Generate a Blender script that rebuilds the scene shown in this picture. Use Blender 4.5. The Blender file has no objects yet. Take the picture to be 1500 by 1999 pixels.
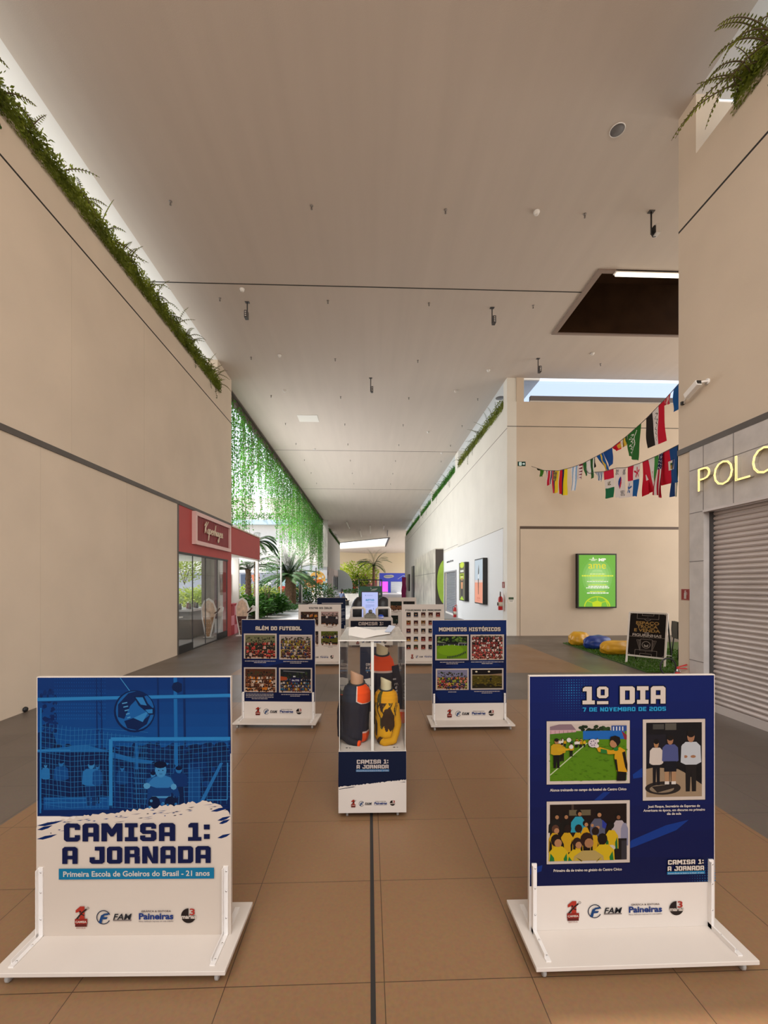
import bpy, math, random
from mathutils import Vector, Matrix
from mathutils.geometry import tessellate_polygon
random.seed(7)
SC = bpy.context.scene
COL = SC.collection

# ------------------------------------------------------------------ camera
F, EYE, HOR = 830.0, 1.65, 1140.0
YAW = math.atan(29/830)
CT, ST = math.cos(YAW), math.sin(YAW)
cd = bpy.data.cameras.new('camera'); cam = bpy.data.objects.new('camera', cd); COL.objects.link(cam)
cam.location = (0, 0, EYE); cam.rotation_euler = (math.pi/2, 0, -YAW)
cd.sensor_fit = 'HORIZONTAL'; cd.sensor_width = 36; cd.lens = 36*F/1500
cd.shift_x = 0; cd.shift_y = (HOR-999.5)/1500
cd.clip_end = 400; cd.clip_start = .05
SC.camera = cam

# ------------------------------------------------------------------ light and exposure
SC.view_settings.view_transform = 'Standard'; SC.view_settings.look = 'None'
SC.view_settings.gamma = 1; SC.view_settings.use_curve_mapping = False
SC.view_settings.exposure = 0.55
W = bpy.data.worlds.new('sky'); SC.world = W; W.use_nodes = True
nt = W.node_tree; nt.nodes.clear()
wo = nt.nodes.new('ShaderNodeOutputWorld'); wb = nt.nodes.new('ShaderNodeBackground')
tc = nt.nodes.new('ShaderNodeTexCoord'); sx = nt.nodes.new('ShaderNodeSeparateXYZ'); cr = nt.nodes.new('ShaderNodeValToRGB')
nt.links.new(tc.outputs['Generated'], sx.inputs[0]); nt.links.new(sx.outputs['Z'], cr.inputs[0])
cr.color_ramp.elements[0].position = 0.0; cr.color_ramp.elements[0].color = (1.0, .90, .78, 1)
cr.color_ramp.elements[1].position = .8; cr.color_ramp.elements[1].color = (.50, .72, .95, 1)
e = cr.color_ramp.elements.new(.15); e.color = (.90, .93, 1.0, 1)
nt.links.new(cr.outputs[0], wb.inputs[0]); wb.inputs[1].default_value = 1.35
nt.links.new(wb.outputs[0], wo.inputs[0])
sl = bpy.data.lights.new('sun', 'SUN'); sl.energy = 3.6; sl.angle = .009; sl.color = (1, .93, .82)
so = bpy.data.objects.new('sun', sl); COL.objects.link(so)
so.rotation_euler = Vector((.55, .25, -.8)).to_track_quat('-Z', 'Y').to_euler()

def area_fill(name, loc, aim, sx, sy, power, col):  # unseen area lamp, added to brighten the interior
    l = bpy.data.lights.new(name, 'AREA'); l.shape = 'RECTANGLE'; l.size = sx; l.size_y = sy; l.energy = power; l.color = col
    o = bpy.data.objects.new(name, l); COL.objects.link(o); o.location = loc
    o.rotation_euler = (Vector(aim)-Vector(loc)).to_track_quat('-Z', 'Y').to_euler(); return o
area_fill('entrance_fill', (0, -3.5, 7.2), (0, 4.5, 0), 8.5, 5, 430, (1, .89, .77))  # added fill high behind the camera, for the near floor and boards
area_fill('side_hall_fill', (13.2, 9.6, 3.6), (4, 9.6, 3.0), 7, 6, 270, (1, .88, .74))  # added fill at the open right end of the alcove
area_fill('courtyard_fill', (-5.2, 24, 4.2), (4, 24, 4.4), 18, 5.5, 880, (.97, .98, 1))  # added fill beside the vines, brightens the far right wall

# ------------------------------------------------------------------ helpers
def pray(px, py):
    a = (px-750)/F
    return a*CT+ST, -a*ST+CT, (HOR-py)/F
def onX(px, py, X): r = pray(px, py); t = X/r[0]; return Vector((X, r[1]*t, EYE+r[2]*t))
def onY(px, py, Y): r = pray(px, py); t = Y/r[1]; return Vector((r[0]*t, Y, EYE+r[2]*t))
def onZ(px, py, Z=0.): r = pray(px, py); t = (Z-EYE)/r[2]; return Vector((r[0]*t, r[1]*t, Z))
def lin(h):
    h = h.lstrip('#')
    o = []
    for i in (0, 2, 4):
        c = int(h[i:i+2], 16)/255
        o.append(c/12.92 if c <= .04045 else ((c+.055)/1.055)**2.4)
    return tuple(o)+(1,)
def mixc(a, b, t): return tuple(a[i]*(1-t)+b[i]*t for i in range(3))+(1,)
MATS = {}
def mat(name, color, rough=.6, metal=0, noise=.0, scale=6, bump=0, bscale=120, emit=0, spec=.5, trans=0, alpha=None):
    if name in MATS: return MATS[name]
    m = bpy.data.materials.new(name); m.use_nodes = True
    n = m.node_tree; b = n.nodes['Principled BSDF']
    c = lin(color) if isinstance(color, str) else tuple(color)+(1,)
    b.inputs['Base Color'].default_value = c
    b.inputs['Roughness'].default_value = rough; b.inputs['Metallic'].default_value = metal
    b.inputs['Specular IOR Level'].default_value = spec
    if noise or bump:
        t = n.nodes.new('ShaderNodeTexCoord')
    if noise:
        nz = n.nodes.new('ShaderNodeTexNoise'); nz.inputs['Scale'].default_value = scale; nz.inputs['Detail'].default_value = 6
        n.links.new(t.outputs['Object'], nz.inputs['Vector'])
        r = n.nodes.new('ShaderNodeValToRGB')
        r.color_ramp.elements[0].position = .3; r.color_ramp.elements[1].position = .7
        r.color_ramp.elements[0].color = tuple(x*(1-noise) for x in c[:3])+(1,)
        r.color_ramp.elements[1].color = tuple(min(1, x*(1+noise)) for x in c[:3])+(1,)
        n.links.new(nz.outputs[0], r.inputs[0]); n.links.new(r.outputs[0], b.inputs['Base Color'])
    if bump:
        nb = n.nodes.new('ShaderNodeTexNoise'); nb.inputs['Scale'].default_value = bscale; nb.inputs['Detail'].default_value = 4
        n.links.new(t.outputs['Object'], nb.inputs['Vector'])
        bp = n.nodes.new('ShaderNodeBump'); bp.inputs['Strength'].default_value = bump; bp.inputs['Distance'].default_value = .01
        n.links.new(nb.outputs[0], bp.inputs['Height']); n.links.new(bp.outputs[0], b.inputs['Normal'])
    if emit:
        b.inputs['Emission Color'].default_value = c; b.inputs['Emission Strength'].default_value = emit
    if trans: b.inputs['Transmission Weight'].default_value = trans
    MATS[name] = m
    return m
def printmat(name, rough=.5, emit=0, spec=.15, gain=.55):
    if name in MATS: return MATS[name]
    m = bpy.data.materials.new(name); m.use_nodes = True; n = m.node_tree; b = n.nodes['Principled BSDF']
    a = n.nodes.new('ShaderNodeAttribute'); a.attribute_name = 'ink'
    g = n.nodes.new('ShaderNodeMix'); g.data_type = 'RGBA'; g.blend_type = 'MULTIPLY'; g.inputs[0].default_value = 1
    g.inputs[7].default_value = (gain, gain*.95, gain*.91, 1); n.links.new(a.outputs['Color'], g.inputs[6]); n.links.new(g.outputs[2], b.inputs['Base Color'])
    b.inputs['Roughness'].default_value = rough; b.inputs['Specular IOR Level'].default_value = spec
    if emit:
        n.links.new(a.outputs['Color'], b.inputs['Emission Color']); b.inputs['Emission Strength'].default_value = emit
    MATS[name] = m
    return m
def glassmat(name, tint=(.95, .97, .96), refl=.06, rough=.0, edge=.75):
    if name in MATS: return MATS[name]
    m = bpy.data.materials.new(name); m.use_nodes = True; n = m.node_tree; n.nodes.clear()
    o = n.nodes.new('ShaderNodeOutputMaterial'); mx = n.nodes.new('ShaderNodeMixShader')
    tr = n.nodes.new('ShaderNodeBsdfTransparent'); gl = n.nodes.new('ShaderNodeBsdfGlossy'); fr = n.nodes.new('ShaderNodeLayerWeight')
    fr.inputs['Blend'].default_value = .12
    tr.inputs[0].default_value = tint+(1,); gl.inputs['Roughness'].default_value = rough
    mr = n.nodes.new('ShaderNodeMapRange'); mr.inputs['To Min'].default_value = refl; mr.inputs['To Max'].default_value = edge
    n.links.new(fr.outputs['Fresnel'], mr.inputs[0]); n.links.new(mr.outputs[0], mx.inputs[0])
    n.links.new(tr.outputs[0], mx.inputs[1]); n.links.new(gl.outputs[0], mx.inputs[2]); n.links.new(mx.outputs[0], o.inputs[0])
    MATS[name] = m
    return m
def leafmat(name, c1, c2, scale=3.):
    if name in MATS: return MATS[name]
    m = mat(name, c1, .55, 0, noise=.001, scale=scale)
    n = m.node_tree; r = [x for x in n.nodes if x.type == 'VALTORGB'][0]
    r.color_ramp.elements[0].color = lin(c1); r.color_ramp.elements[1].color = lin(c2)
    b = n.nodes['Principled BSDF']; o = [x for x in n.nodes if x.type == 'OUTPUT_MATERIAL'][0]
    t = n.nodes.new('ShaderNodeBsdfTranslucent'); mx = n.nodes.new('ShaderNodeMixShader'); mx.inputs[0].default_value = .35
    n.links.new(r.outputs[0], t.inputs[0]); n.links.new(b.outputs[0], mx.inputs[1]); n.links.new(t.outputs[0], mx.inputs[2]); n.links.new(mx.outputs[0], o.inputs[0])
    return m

class MB:
    """collects shapes and links them as one mesh object"""
    def __init__(s): s.v = []; s.f = []; s.m = []; s.c = []; s.s = []
    def add(s, vs, fs, mi=0, col=None, sm=False):
        o = len(s.v); s.v += [tuple(v) for v in vs]
        for f in fs: s.f.append([i+o for i in f]); s.m.append(mi); s.c.append(col); s.s.append(sm)
    def box(s, x0, y0, z0, x1, y1, z1, mi=0, col=None):
        if x0 > x1: x0, x1 = x1, x0
        if y0 > y1: y0, y1 = y1, y0
        if z0 > z1: z0, z1 = z1, z0
        s.add([(x0,y0,z0),(x1,y0,z0),(x1,y1,z0),(x0,y1,z0),(x0,y0,z1),(x1,y0,z1),(x1,y1,z1),(x0,y1,z1)],
              [(0,3,2,1),(4,5,6,7),(0,1,5,4),(1,2,6,5),(2,3,7,6),(3,0,4,7)], mi, col)
        return s
    def obox(s, c, ax, ay, az, mi=0, col=None):
        c = Vector(c); ax = Vector(ax); ay = Vector(ay); az = Vector(az)
        s.add([c-ax-ay-az, c+ax-ay-az, c+ax+ay-az, c-ax+ay-az, c-ax-ay+az, c+ax-ay+az, c+ax+ay+az, c-ax+ay+az],
              [(0,3,2,1),(4,5,6,7),(0,1,5,4),(1,2,6,5),(2,3,7,6),(3,0,4,7)], mi, col); return s
    def quad(s, a, b, c, d, mi=0, col=None): s.add([a, b, c, d], [(0,1,2,3)], mi, col); return s
    def prism(s, pts, h, mi=0, axis='z', base=0., col=None):
        n = len(pts)
        def P(p, k):
            if axis == 'z': return (p[0], p[1], k)
            if axis == 'y': return (p[0], k, p[1])
            return (k, p[0], p[1])
        vs = [P(p, base) for p in pts]+[P(p, base+h) for p in pts]
        tri = tessellate_polygon([[Vector((p[0], p[1], 0)) for p in pts]])
        fs = [tuple(t) for t in tri]+[tuple(i+n for i in t)[::-1] for t in tri]
        fs += [(i, (i+1) % n, (i+1) % n+n, i+n) for i in range(n)]
        s.add(vs, fs, mi, col); return s
    def tube(s, pts, r, n=8, mi=0, closed=False, sm=True, col=None):
        pts = [Vector(p) for p in pts]; k = len(pts)
        rr = r if isinstance(r, (list, tuple)) else [r]*k
        vs = []; u = None
        for i, p in enumerate(pts):
            a = pts[(i-1) % k] if (closed or i > 0) else p
            b = pts[(i+1) % k] if (closed or i < k-1) else p
            d = (b-a).normalized()
            if u is None:
                u = d.orthogonal().normalized()
            else:
                u = u-d*u.dot(d)
                u = u.normalized() if u.length > 1e-6 else d.orthogonal().normalized()
            w = d.cross(u)
            for j in range(n):
                t = 2*math.pi*j/n
                vs.append(p+(u*math.cos(t)+w*math.sin(t))*rr[i])
        fs = []
        for i in range(k if closed else k-1):
            a = i*n; b = ((i+1) % k)*n
            for j in range(n): fs.append((a+j, a+(j+1) % n, b+(j+1) % n, b+j))
        if not closed: fs += [tuple(range(n))[::-1], tuple(range((k-1)*n, k*n))]
        s.add(vs, fs, mi, col, sm); return s
    def lathe(s, prof, n=20, c=(0,0,0), mi=0, sm=True, ax='z', col=None, sq=(1,1)):
        vs = []; c = Vector(c)
        for r, z in prof:
            for j in range(n):
                t = 2*math.pi*j/n; p = (r*math.cos(t)*sq[0], r*math.sin(t)*sq[1], z)
                if ax == 'y': p = (p[0], z, p[1])
                if ax == 'x': p = (z, p[0], p[1])
                vs.append(c+Vector(p))
        fs = []
        for i in range(len(prof)-1):
            for j in range(n): fs.append((i*n+j, i*n+(j+1) % n, (i+1)*n+(j+1) % n, (i+1)*n+j))
        fs += [tuple(range(n))[::-1], tuple(range((len(prof)-1)*n, len(prof)*n))]
        s.add(vs, fs, mi, col, sm); return s
    def ball(s, c, r, n=12, mi=0, col=None):
        r = r if isinstance(r, (tuple, list)) else (r, r, r)
        m = max(5, n//2); vs = []; fs = []
        for i in range(m+1):
            ph = math.pi*i/m
            for j in range(n):
                t = 2*math.pi*j/n
                vs.append((c[0]+r[0]*math.sin(ph)*math.cos(t), c[1]+r[1]*math.sin(ph)*math.sin(t), c[2]+r[2]*math.cos(ph)))
        for i in range(m):
            for j in range(n): fs.append((i*n+j, (i+1)*n+j, (i+1)*n+(j+1) % n, i*n+(j+1) % n))
        s.add(vs, fs, mi, col, True); return s
    def build(s, name, mats, parent=None, bevel=0, loc=None, label=None):
        me = bpy.data.meshes.new(name); me.from_pydata(s.v, [], s.f)
        mats = mats if isinstance(mats, (list, tuple)) else [mats]
        for m in mats: me.materials.append(m)
        me.polygons.foreach_set('material_index', s.m); me.polygons.foreach_set('use_smooth', s.s)
        if any(c is not None for c in s.c):
            at = me.color_attributes.new('ink', 'FLOAT_COLOR', 'CORNER'); buf = []
            for f, c in zip(s.f, s.c): buf += list(c or (1,1,1,1))*len(f)
            at.data.foreach_set('color', buf)
        me.validate(); me.update()
        o = bpy.data.objects.new(name, me); COL.objects.link(o)
        if parent: o.parent = parent
        if loc: o.location = loc
        if bevel:
            b = o.modifiers.new('edge', 'BEVEL'); b.width = bevel; b.segments = 2; b.limit_method = 'ANGLE'
        if label: o['label'] = label
        return o
def tag(o, label, cat, group=None, kind=None):
    o['label'] = label; o['category'] = cat
    if group: o['group'] = group
    if kind: o['kind'] = kind
    return o
def struct(o, label, cat='wall'):
    o['kind'] = 'structure'; o['label'] = label; o['category'] = cat; return o
def thing(name, label, cat, loc=(0,0,0), rz=0, group=None, kind=None):
    o = bpy.data.objects.new(name, None); COL.objects.link(o); o.empty_display_size = .1
    o.location = loc; o.rotation_euler = (0, 0, rz)
    return tag(o, label, cat, group, kind)
def dup(root, loc=None, rz=None, label=None):
    r = root.copy(); COL.objects.link(r)
    if loc is not None: r.location = loc
    if rz is not None: r.rotation_euler = (0, 0, rz)
    if label: r['label'] = label
    for ch in list(root.children):
        c = ch.copy(); COL.objects.link(c); c.parent = r
        for g in list(ch.children):
            d = g.copy(); COL.objects.link(d); d.parent = c
    return r

# ------------------------------------------------------------------ lettering
TXT = {}
def text_tris(st, bold=0., shear=0.):
    k = (st, bold, shear)
    if k in TXT: return TXT[k]
    cu = bpy.data.curves.new('lettering', 'FONT'); cu.body = st; cu.size = 1; cu.offset = bold; cu.shear = shear; cu.resolution_u = 3
    cu.fill_mode = 'FRONT'
    ob = bpy.data.objects.new('lettering', cu); COL.objects.link(ob)
    dg = bpy.context.evaluated_depsgraph_get(); dg.update()
    ev = ob.evaluated_get(dg); me = ev.to_mesh()
    vs = [(v.co.x, v.co.y) for v in me.vertices]; fs = [tuple(p.vertices) for p in me.polygons]
    ev.to_mesh_clear(); bpy.data.objects.remove(ob); bpy.data.curves.remove(cu)
    x0 = min([v[0] for v in vs] or [0]); x1 = max([v[0] for v in vs] or [1])
    TXT[k] = ([(a-x0, b) for a, b in vs], fs, x1-x0)
    return TXT[k]
O_ = [(0,0,1.7,7,'ac'),(3.3,0,5,7,'bd'),(1,5.4,4,7,''),(1,0,4,1.6,'')]
I_ = [(0,5.4,3.9,7,''),(0,0,3.9,1.6,''),(1.1,0,2.8,7,'')]
GL = {
'A':(5,[(0,0,1.7,7,'a'),(3.3,0,5,7,'b'),(1,5.4,4,7,''),(1,1.9,4,3.4,'')]),
'B':(5,[(0,0,1.7,7,''),(1,5.5,4.9,7,'b'),(1,2.8,4.6,4.2,''),(1,0,5,1.5,'d'),(3.2,3.7,4.9,6.2,''),(3.2,.8,5,3.3,'')]),
'C':(4.9,[(0,0,1.7,7,'ac'),(1,5.4,4.9,7,'b'),(1,0,4.9,1.6,'d'),(3.3,4.5,4.9,6.2,''),(3.3,.8,4.9,2.5,'')]),
'D':(5,[(0,0,1.7,7,''),(1,5.4,4.2,7,''),(1,0,4.2,1.6,''),(3.3,0,5,7,'bd')]),
'E':(4.6,[(0,0,1.7,7,''),(1,5.4,4.6,7,''),(1,2.8,4.2,4.2,''),(1,0,4.6,1.6,'')]),
'F':(4.6,[(0,0,1.7,7,''),(1,5.4,4.6,7,''),(1,2.6,4.2,4.1,'')]),
'G':(5,[(0,0,1.7,7,'ac'),(1,5.4,4.9,7,'b'),(1,0,5,1.6,'d'),(3.3,4.8,4.9,6.2,''),(3.3,.8,5,3.6,''),(2.4,2.5,5,3.8,'')]),
'H':(5,[(0,0,1.7,7,''),(3.3,0,5,7,''),(1,2.8,4,4.3,'')]),
'I':(3.9,I_),
'J':(4.9,[(3.2,0,4.9,7,'d'),(1.7,5.4,4.9,7,''),(0,0,4.2,1.6,'c'),(0,.6,1.7,2.7,'')]),
'L':(4.5,[(0,0,1.7,7,''),(1,0,4.5,1.6,''),(3,1,4.5,2.3,'')]),
'M':(6.4,[(0,0,1.7,7,''),(4.7,0,6.4,7,''),[(1,7),(1.9,7),(3.6,4.1),(3.6,1.9),(2.8,1.9),(1,5)],[(5.4,7),(4.5,7),(2.8,4.1),(2.8,1.9),(3.6,1.9),(5.4,5)]]),
'N':(5.2,[(0,0,1.7,7,''),(3.5,0,5.2,7,''),[(1,7),(1.9,7),(4.2,0),(3.3,0),(1,4.6)]]),
'O':(5,O_), 'Q':(5,O_+[(2.6,-.9,5.2,.8,'')]),
'P':(5,[(0,0,1.7,7,''),(1,5.5,4.9,7,'b'),(1,2.3,4.9,3.8,'d'),(3.3,3,4.9,6.2,'')]),
'R':(5,[(0,0,1.7,7,''),(1,5.5,4.9,7,'b'),(1,2.6,4.6,4.0,''),(3.2,3.3,4.9,6.2,''),(3.3,0,5,3.1,'')]),
'S':(5,[(0,2.9,1.7,7,'ac'),(1,5.5,4.9,7,'b'),(.7,2.8,4.3,4.2,''),(3.3,0,5,4.1,'bd'),(0,0,4.3,1.5,'c'),(3.4,4.8,4.9,6.2,''),(0,.8,1.6,2.2,'')]),
'T':(5,[(0,5.4,5,7,''),(1.65,0,3.35,7,''),(0,4.4,1.1,6,''),(3.9,4.4,5,6,'')]),
'U':(5,[(0,0,1.7,7,'c'),(3.3,0,5,7,'d'),(1,0,4,1.6,'')]),
'V':(5,[[(0,7),(1.75,7),(3.3,0),(1.7,0)],[(5,7),(3.25,7),(1.7,0),(3.3,0)]]),
'0':(5,O_),
'1':(4.1,[(1.4,0,3.1,7,''),(.1,5.2,2,7,'a'),(0,0,4.1,1.5,'')]),
'2':(4.9,[(0,5.4,4.9,7,'ab'),(3.2,3,4.9,6.4,''),(0,2.7,4.5,4.2,'a'),(0,0,1.7,3.6,''),(0,0,4.9,1.6,'')]),
'5':(4.9,[(0,5.4,4.8,7,''),(0,3,1.7,7,''),(0,2.8,4.9,4.3,'b'),(3.2,.4,4.9,3.6,''),(0,0,4.6,1.6,'cd')]),
'7':(4.7,[(0,5.4,4.7,7,''),[(3,5.8),(4.7,5.8),(3,0),(1.2,0)]]),
':':(1.8,[(0,.7,1.8,2.6,''),(0,4.4,1.8,6.3,'')]),
'º':(3.8,[(0,2.4,1.2,7,'ac'),(2.6,2.4,3.8,7,'bd'),(.7,5.9,3.1,7,''),(.7,2.4,3.1,3.5,''),(0,0,3.8,1.2,'')]),
' ':(2.4,[]),
}
ACC = {'É':'E','Ó':'O','Í':'I','Á':'A'}
def block_polys(st):
    """chamfered slab letters as convex polygons on a 7-unit high grid"""
    x = 0; out = []
    for ch in st:
        acc = ch in ACC; w, bars = GL[ACC.get(ch, ch)]
        for b in bars:
            if isinstance(b, list): out.append([(x+p, q) for p, q in b]); continue
            x0, y0, x1, y1, fl = b; k = .75; pts = []
            pts += [(x0+k, y0), (x0, y0+k)][::-1] if 'c' in fl else [(x0, y0)]
            pts += [(x1-k, y0), (x1, y0+k)] if 'd' in fl else [(x1, y0)]
            pts += [(x1, y1-k), (x1-k, y1)] if 'b' in fl else [(x1, y1)]
            pts += [(x0+k, y1), (x0, y1-k)] if 'a' in fl else [(x0, y1)]
            out.append([(x+p, q) for p, q in pts])
        if acc: out.append([(x+w/2-.8, 7.4), (x+w/2+.4, 7.4), (x+w/2+1.4, 8.9), (x+w/2, 8.9)])
        x += w+.75
    return out, x-.75

class Art(MB):
    """flat print: shapes in artwork units (y down) laid on a plane, each layer a hair above the last"""
    def __init__(s, rect, origin, ux, uz, n, size, base=.0006):
        MB.__init__(s); s.r = rect; s.o = Vector(origin); s.ux = Vector(ux); s.uz = Vector(uz); s.n = Vector(n); s.size = size; s.h = base; s.l = 4e-5
        s.kx = size[0]/(rect[2]-rect[0]); s.ky = size[1]/(rect[3]-rect[1])
    def like(s, base=.0012): return Art(s.r, s.o, s.ux, s.uz, s.n, s.size, base)
    def P(s, x, y): return s.o+s.ux*((x-s.r[0])*s.kx)+s.uz*((s.r[3]-y)*s.ky)+s.n*s.h
    def up(s, d=None): s.h += d or s.l; return s
    def poly(s, pts, col, lift=True):
        s.h += s.l if lift else (s.l*.2 if lift is False else 0)
        col = lin(col) if isinstance(col, str) else col
        n = len(pts); vs = [s.P(*p) for p in pts]
        if n <= 4: s.add(vs, [tuple(range(n))], 0, col)
        else: s.add(vs, [tuple(t) for t in tessellate_polygon([[Vector((p[0], p[1], 0)) for p in pts]])], 0, col)
        return s
    def rect(s, x0, y0, x1, y1, col, lift=True): return s.poly([(x0,y1),(x1,y1),(x1,y0),(x0,y0)], col, lift)
    def ell(s, cx, cy, rx, ry, col, n=14, lift=True, a0=0, a1=2*math.pi):
        return s.poly([(cx+rx*math.cos(a0+(a1-a0)*i/n), cy+ry*math.sin(a0+(a1-a0)*i/n)) for i in range(n+(a1-a0 < 6.28))], col, lift)
    def line(s, pts, w, col, lift=True):
        if lift: s.up()
        for (x0, y0), (x1, y1) in zip(pts, pts[1:]):
            d = math.hypot(x1-x0, y1-y0) or 1; nx, ny = -(y1-y0)/d*w/2, (x1-x0)/d*w/2
            s.poly([(x0+nx,y0+ny),(x1+nx,y1+ny),(x1-nx,y1-ny),(x0-nx,y0-ny)], col, False)
        return s
    def ring(s, cx, cy, r, w, col, a0=0, a1=2*math.pi, n=24, sy=1):
        return s.line([(cx+r*math.cos(a0+(a1-a0)*i/n), cy+sy*r*math.sin(a0+(a1-a0)*i/n)) for i in range(n+1)], w, col)
    def block(s, st, x0, x1, ytop, ybot, col, outline=None):
        ps, w = block_polys(st); kx = (x1-x0)/w; ky = (ybot-ytop)/7.
        if outline:
            s.up(); g = outline[1]
            for p in ps:
                cx = sum(q[0] for q in p)/len(p); cy = sum(q[1] for q in p)/len(p)
                s.poly([(x0+q[0]*kx+(g if q[0] > cx else -g), ybot-q[1]*ky+(-g if q[1] > cy else g)) for q in p], outline[0], False)
        s.up(.0004)
        for p in ps: s.poly([(x0+a*kx, ybot-b*ky) for a, b in p], col, False)
        return s
    def text(s, st, x0, x1, ybase, cap, col, bold=.0, shear=0., align='fit'):
        vs, fs, w = text_tris(st, bold, shear); col = lin(col) if isinstance(col, str) else col
        k = cap/.70
        kx = (x1-x0)/w if align == 'fit' else k*s.ky/s.kx
        xo = x0 if align == 'fit' else (x0+x1)/2-w*kx/2
        s.up(); s.add([s.P(xo+a*kx, ybase-b*k) for a, b in vs], fs, 0, col); return s
    def man(s, x, y, h, shirt, legs='16161c', skin='b98a66', hair='17110e', w=1.):
        u = h/7.5; w *= u
        s.poly([(x-.75*w,y),(x-.8*w,y-3.6*u),(x+.8*w,y-3.6*u),(x+.75*w,y),(x+.15*w,y),(x,y-2.8*u),(x-.15*w,y)], legs)
        s.poly([(x-.8*w,y-3.3*u),(x-1.5*w,y-3.6*u),(x-1.4*w,y-5.6*u),(x-.8*w,y-6.1*u),(x+.8*w,y-6.1*u),(x+1.4*w,y-5.6*u),(x+1.5*w,y-3.6*u),(x+.8*w,y-3.3*u)], shirt)
        s.ell(x, y-6.75*u, .55*w, .72*u, skin, 10); s.ell(x, y-7.1*u, .58*w, .45*u, hair, 10)
        return s
    def crowd(s, x0, y0, x1, y1, n, pal, size, seed=1, skin=('b98a66','8a5a3c','d0a080'), hair=('17110e','2a1c14')):
        R = random.Random(seed); s.l = 1.2e-5; rows = max(2, int(math.sqrt(n*(y1-y0)/(x1-x0))))
        per = max(2, n//rows)
        for r in range(rows):
            t = r/(rows-1); sz = size*(.6+.55*t); y = y0+(y1-y0)*t
            for i in range(per):
                x = x0+(x1-x0)*(i+R.uniform(.1, .9))/per; yy = y+R.uniform(-.4, .4)*sz
                yb = min(yy+sz*1.7, y1)
                xa = max(x-sz*.75, x0); xb = min(x+sz*.75, x1)
                if yb > yy: s.poly([(xa,yb),(xb,yb),(min(x+sz*.5, x1),yy),(max(x-sz*.5, x0),yy)], R.choice(pal))
                s.ell(min(max(x, x0+sz*.4), x1-sz*.4), yy-sz*.15, sz*.38, sz*.48, R.choice(skin), 7, False)
                s.up().ell(min(max(x, x0+sz*.4), x1-sz*.4), yy-sz*.38, sz*.4, sz*.3, R.choice(hair), 7, False)
        return s
# ------------------------------------------------------------------ materials of the place
PL = mat('beige_plaster', (.62,.515,.405), .85, noise=.05, scale=.9, bump=.12, bscale=160)
PLF = mat('pale_plaster', (.74,.71,.64), .85, noise=.04, scale=.9, bump=.12, bscale=160)
CEILM = mat('ceiling_paint', (.58,.50,.435), .85, noise=.03, scale=.5, bump=.1, bscale=90)
_n = CEILM.node_tree; _mp = _n.nodes.new('ShaderNodeMapping'); _mp.inputs['Scale'].default_value = (2.2, .16, 1)   # roller streaks along the slab
_tc = [x for x in _n.nodes if x.type == 'TEX_COORD'][0]; _nz = [x for x in _n.nodes if x.type == 'TEX_NOISE' and x.inputs['Scale'].default_value < 1][0]
_nz.inputs['Scale'].default_value = 1.6
_n.links.new(_tc.outputs['Object'], _mp.inputs[0]); _n.links.new(_mp.outputs[0], _nz.inputs['Vector'])
CEIL_LIT = mat('sky_lit_soffit', (.80,.77,.74), .8, noise=.02, scale=1)  # same ceiling past the walls, light from the gap painted in as white
JOINT = mat('joint_black', (.02,.017,.015), .8)
PROF = mat('bronze_profile', (.10,.085,.075), .5, .3, noise=.1, scale=3)
CONC = mat('concrete_cladding', (.53,.495,.475), .75, noise=.10, scale=5, bump=.1, bscale=60)
ALU = mat('shutter_aluminium', (.52,.455,.43), .45, .12, noise=.12, scale=1.2)
WHT = mat('white_board', (.58,.515,.46), .5, noise=.015, scale=5)
WHM = mat('white_metal', (.80,.76,.72), .35, .0, noise=.02)
BLK = mat('black_metal', (.015,.014,.014), .45, noise=.1)
DKG = mat('dark_grey', (.06,.055,.055), .5, noise=.1)
CHR = mat('chrome', (.6,.58,.56), .25, .9, noise=.03)
REDM = mat('extinguisher_red', (.55,.02,.02), .3, noise=.05)
INK = printmat('printed_ink')
SCR = printmat('backlit_ink', .3, emit=.42)
GLS = glassmat('clear_acrylic', (.985,.99,.985), .015)
GLW = glassmat('shop_glass', (.97,.985,.985), .04, 0, .22)
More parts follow.
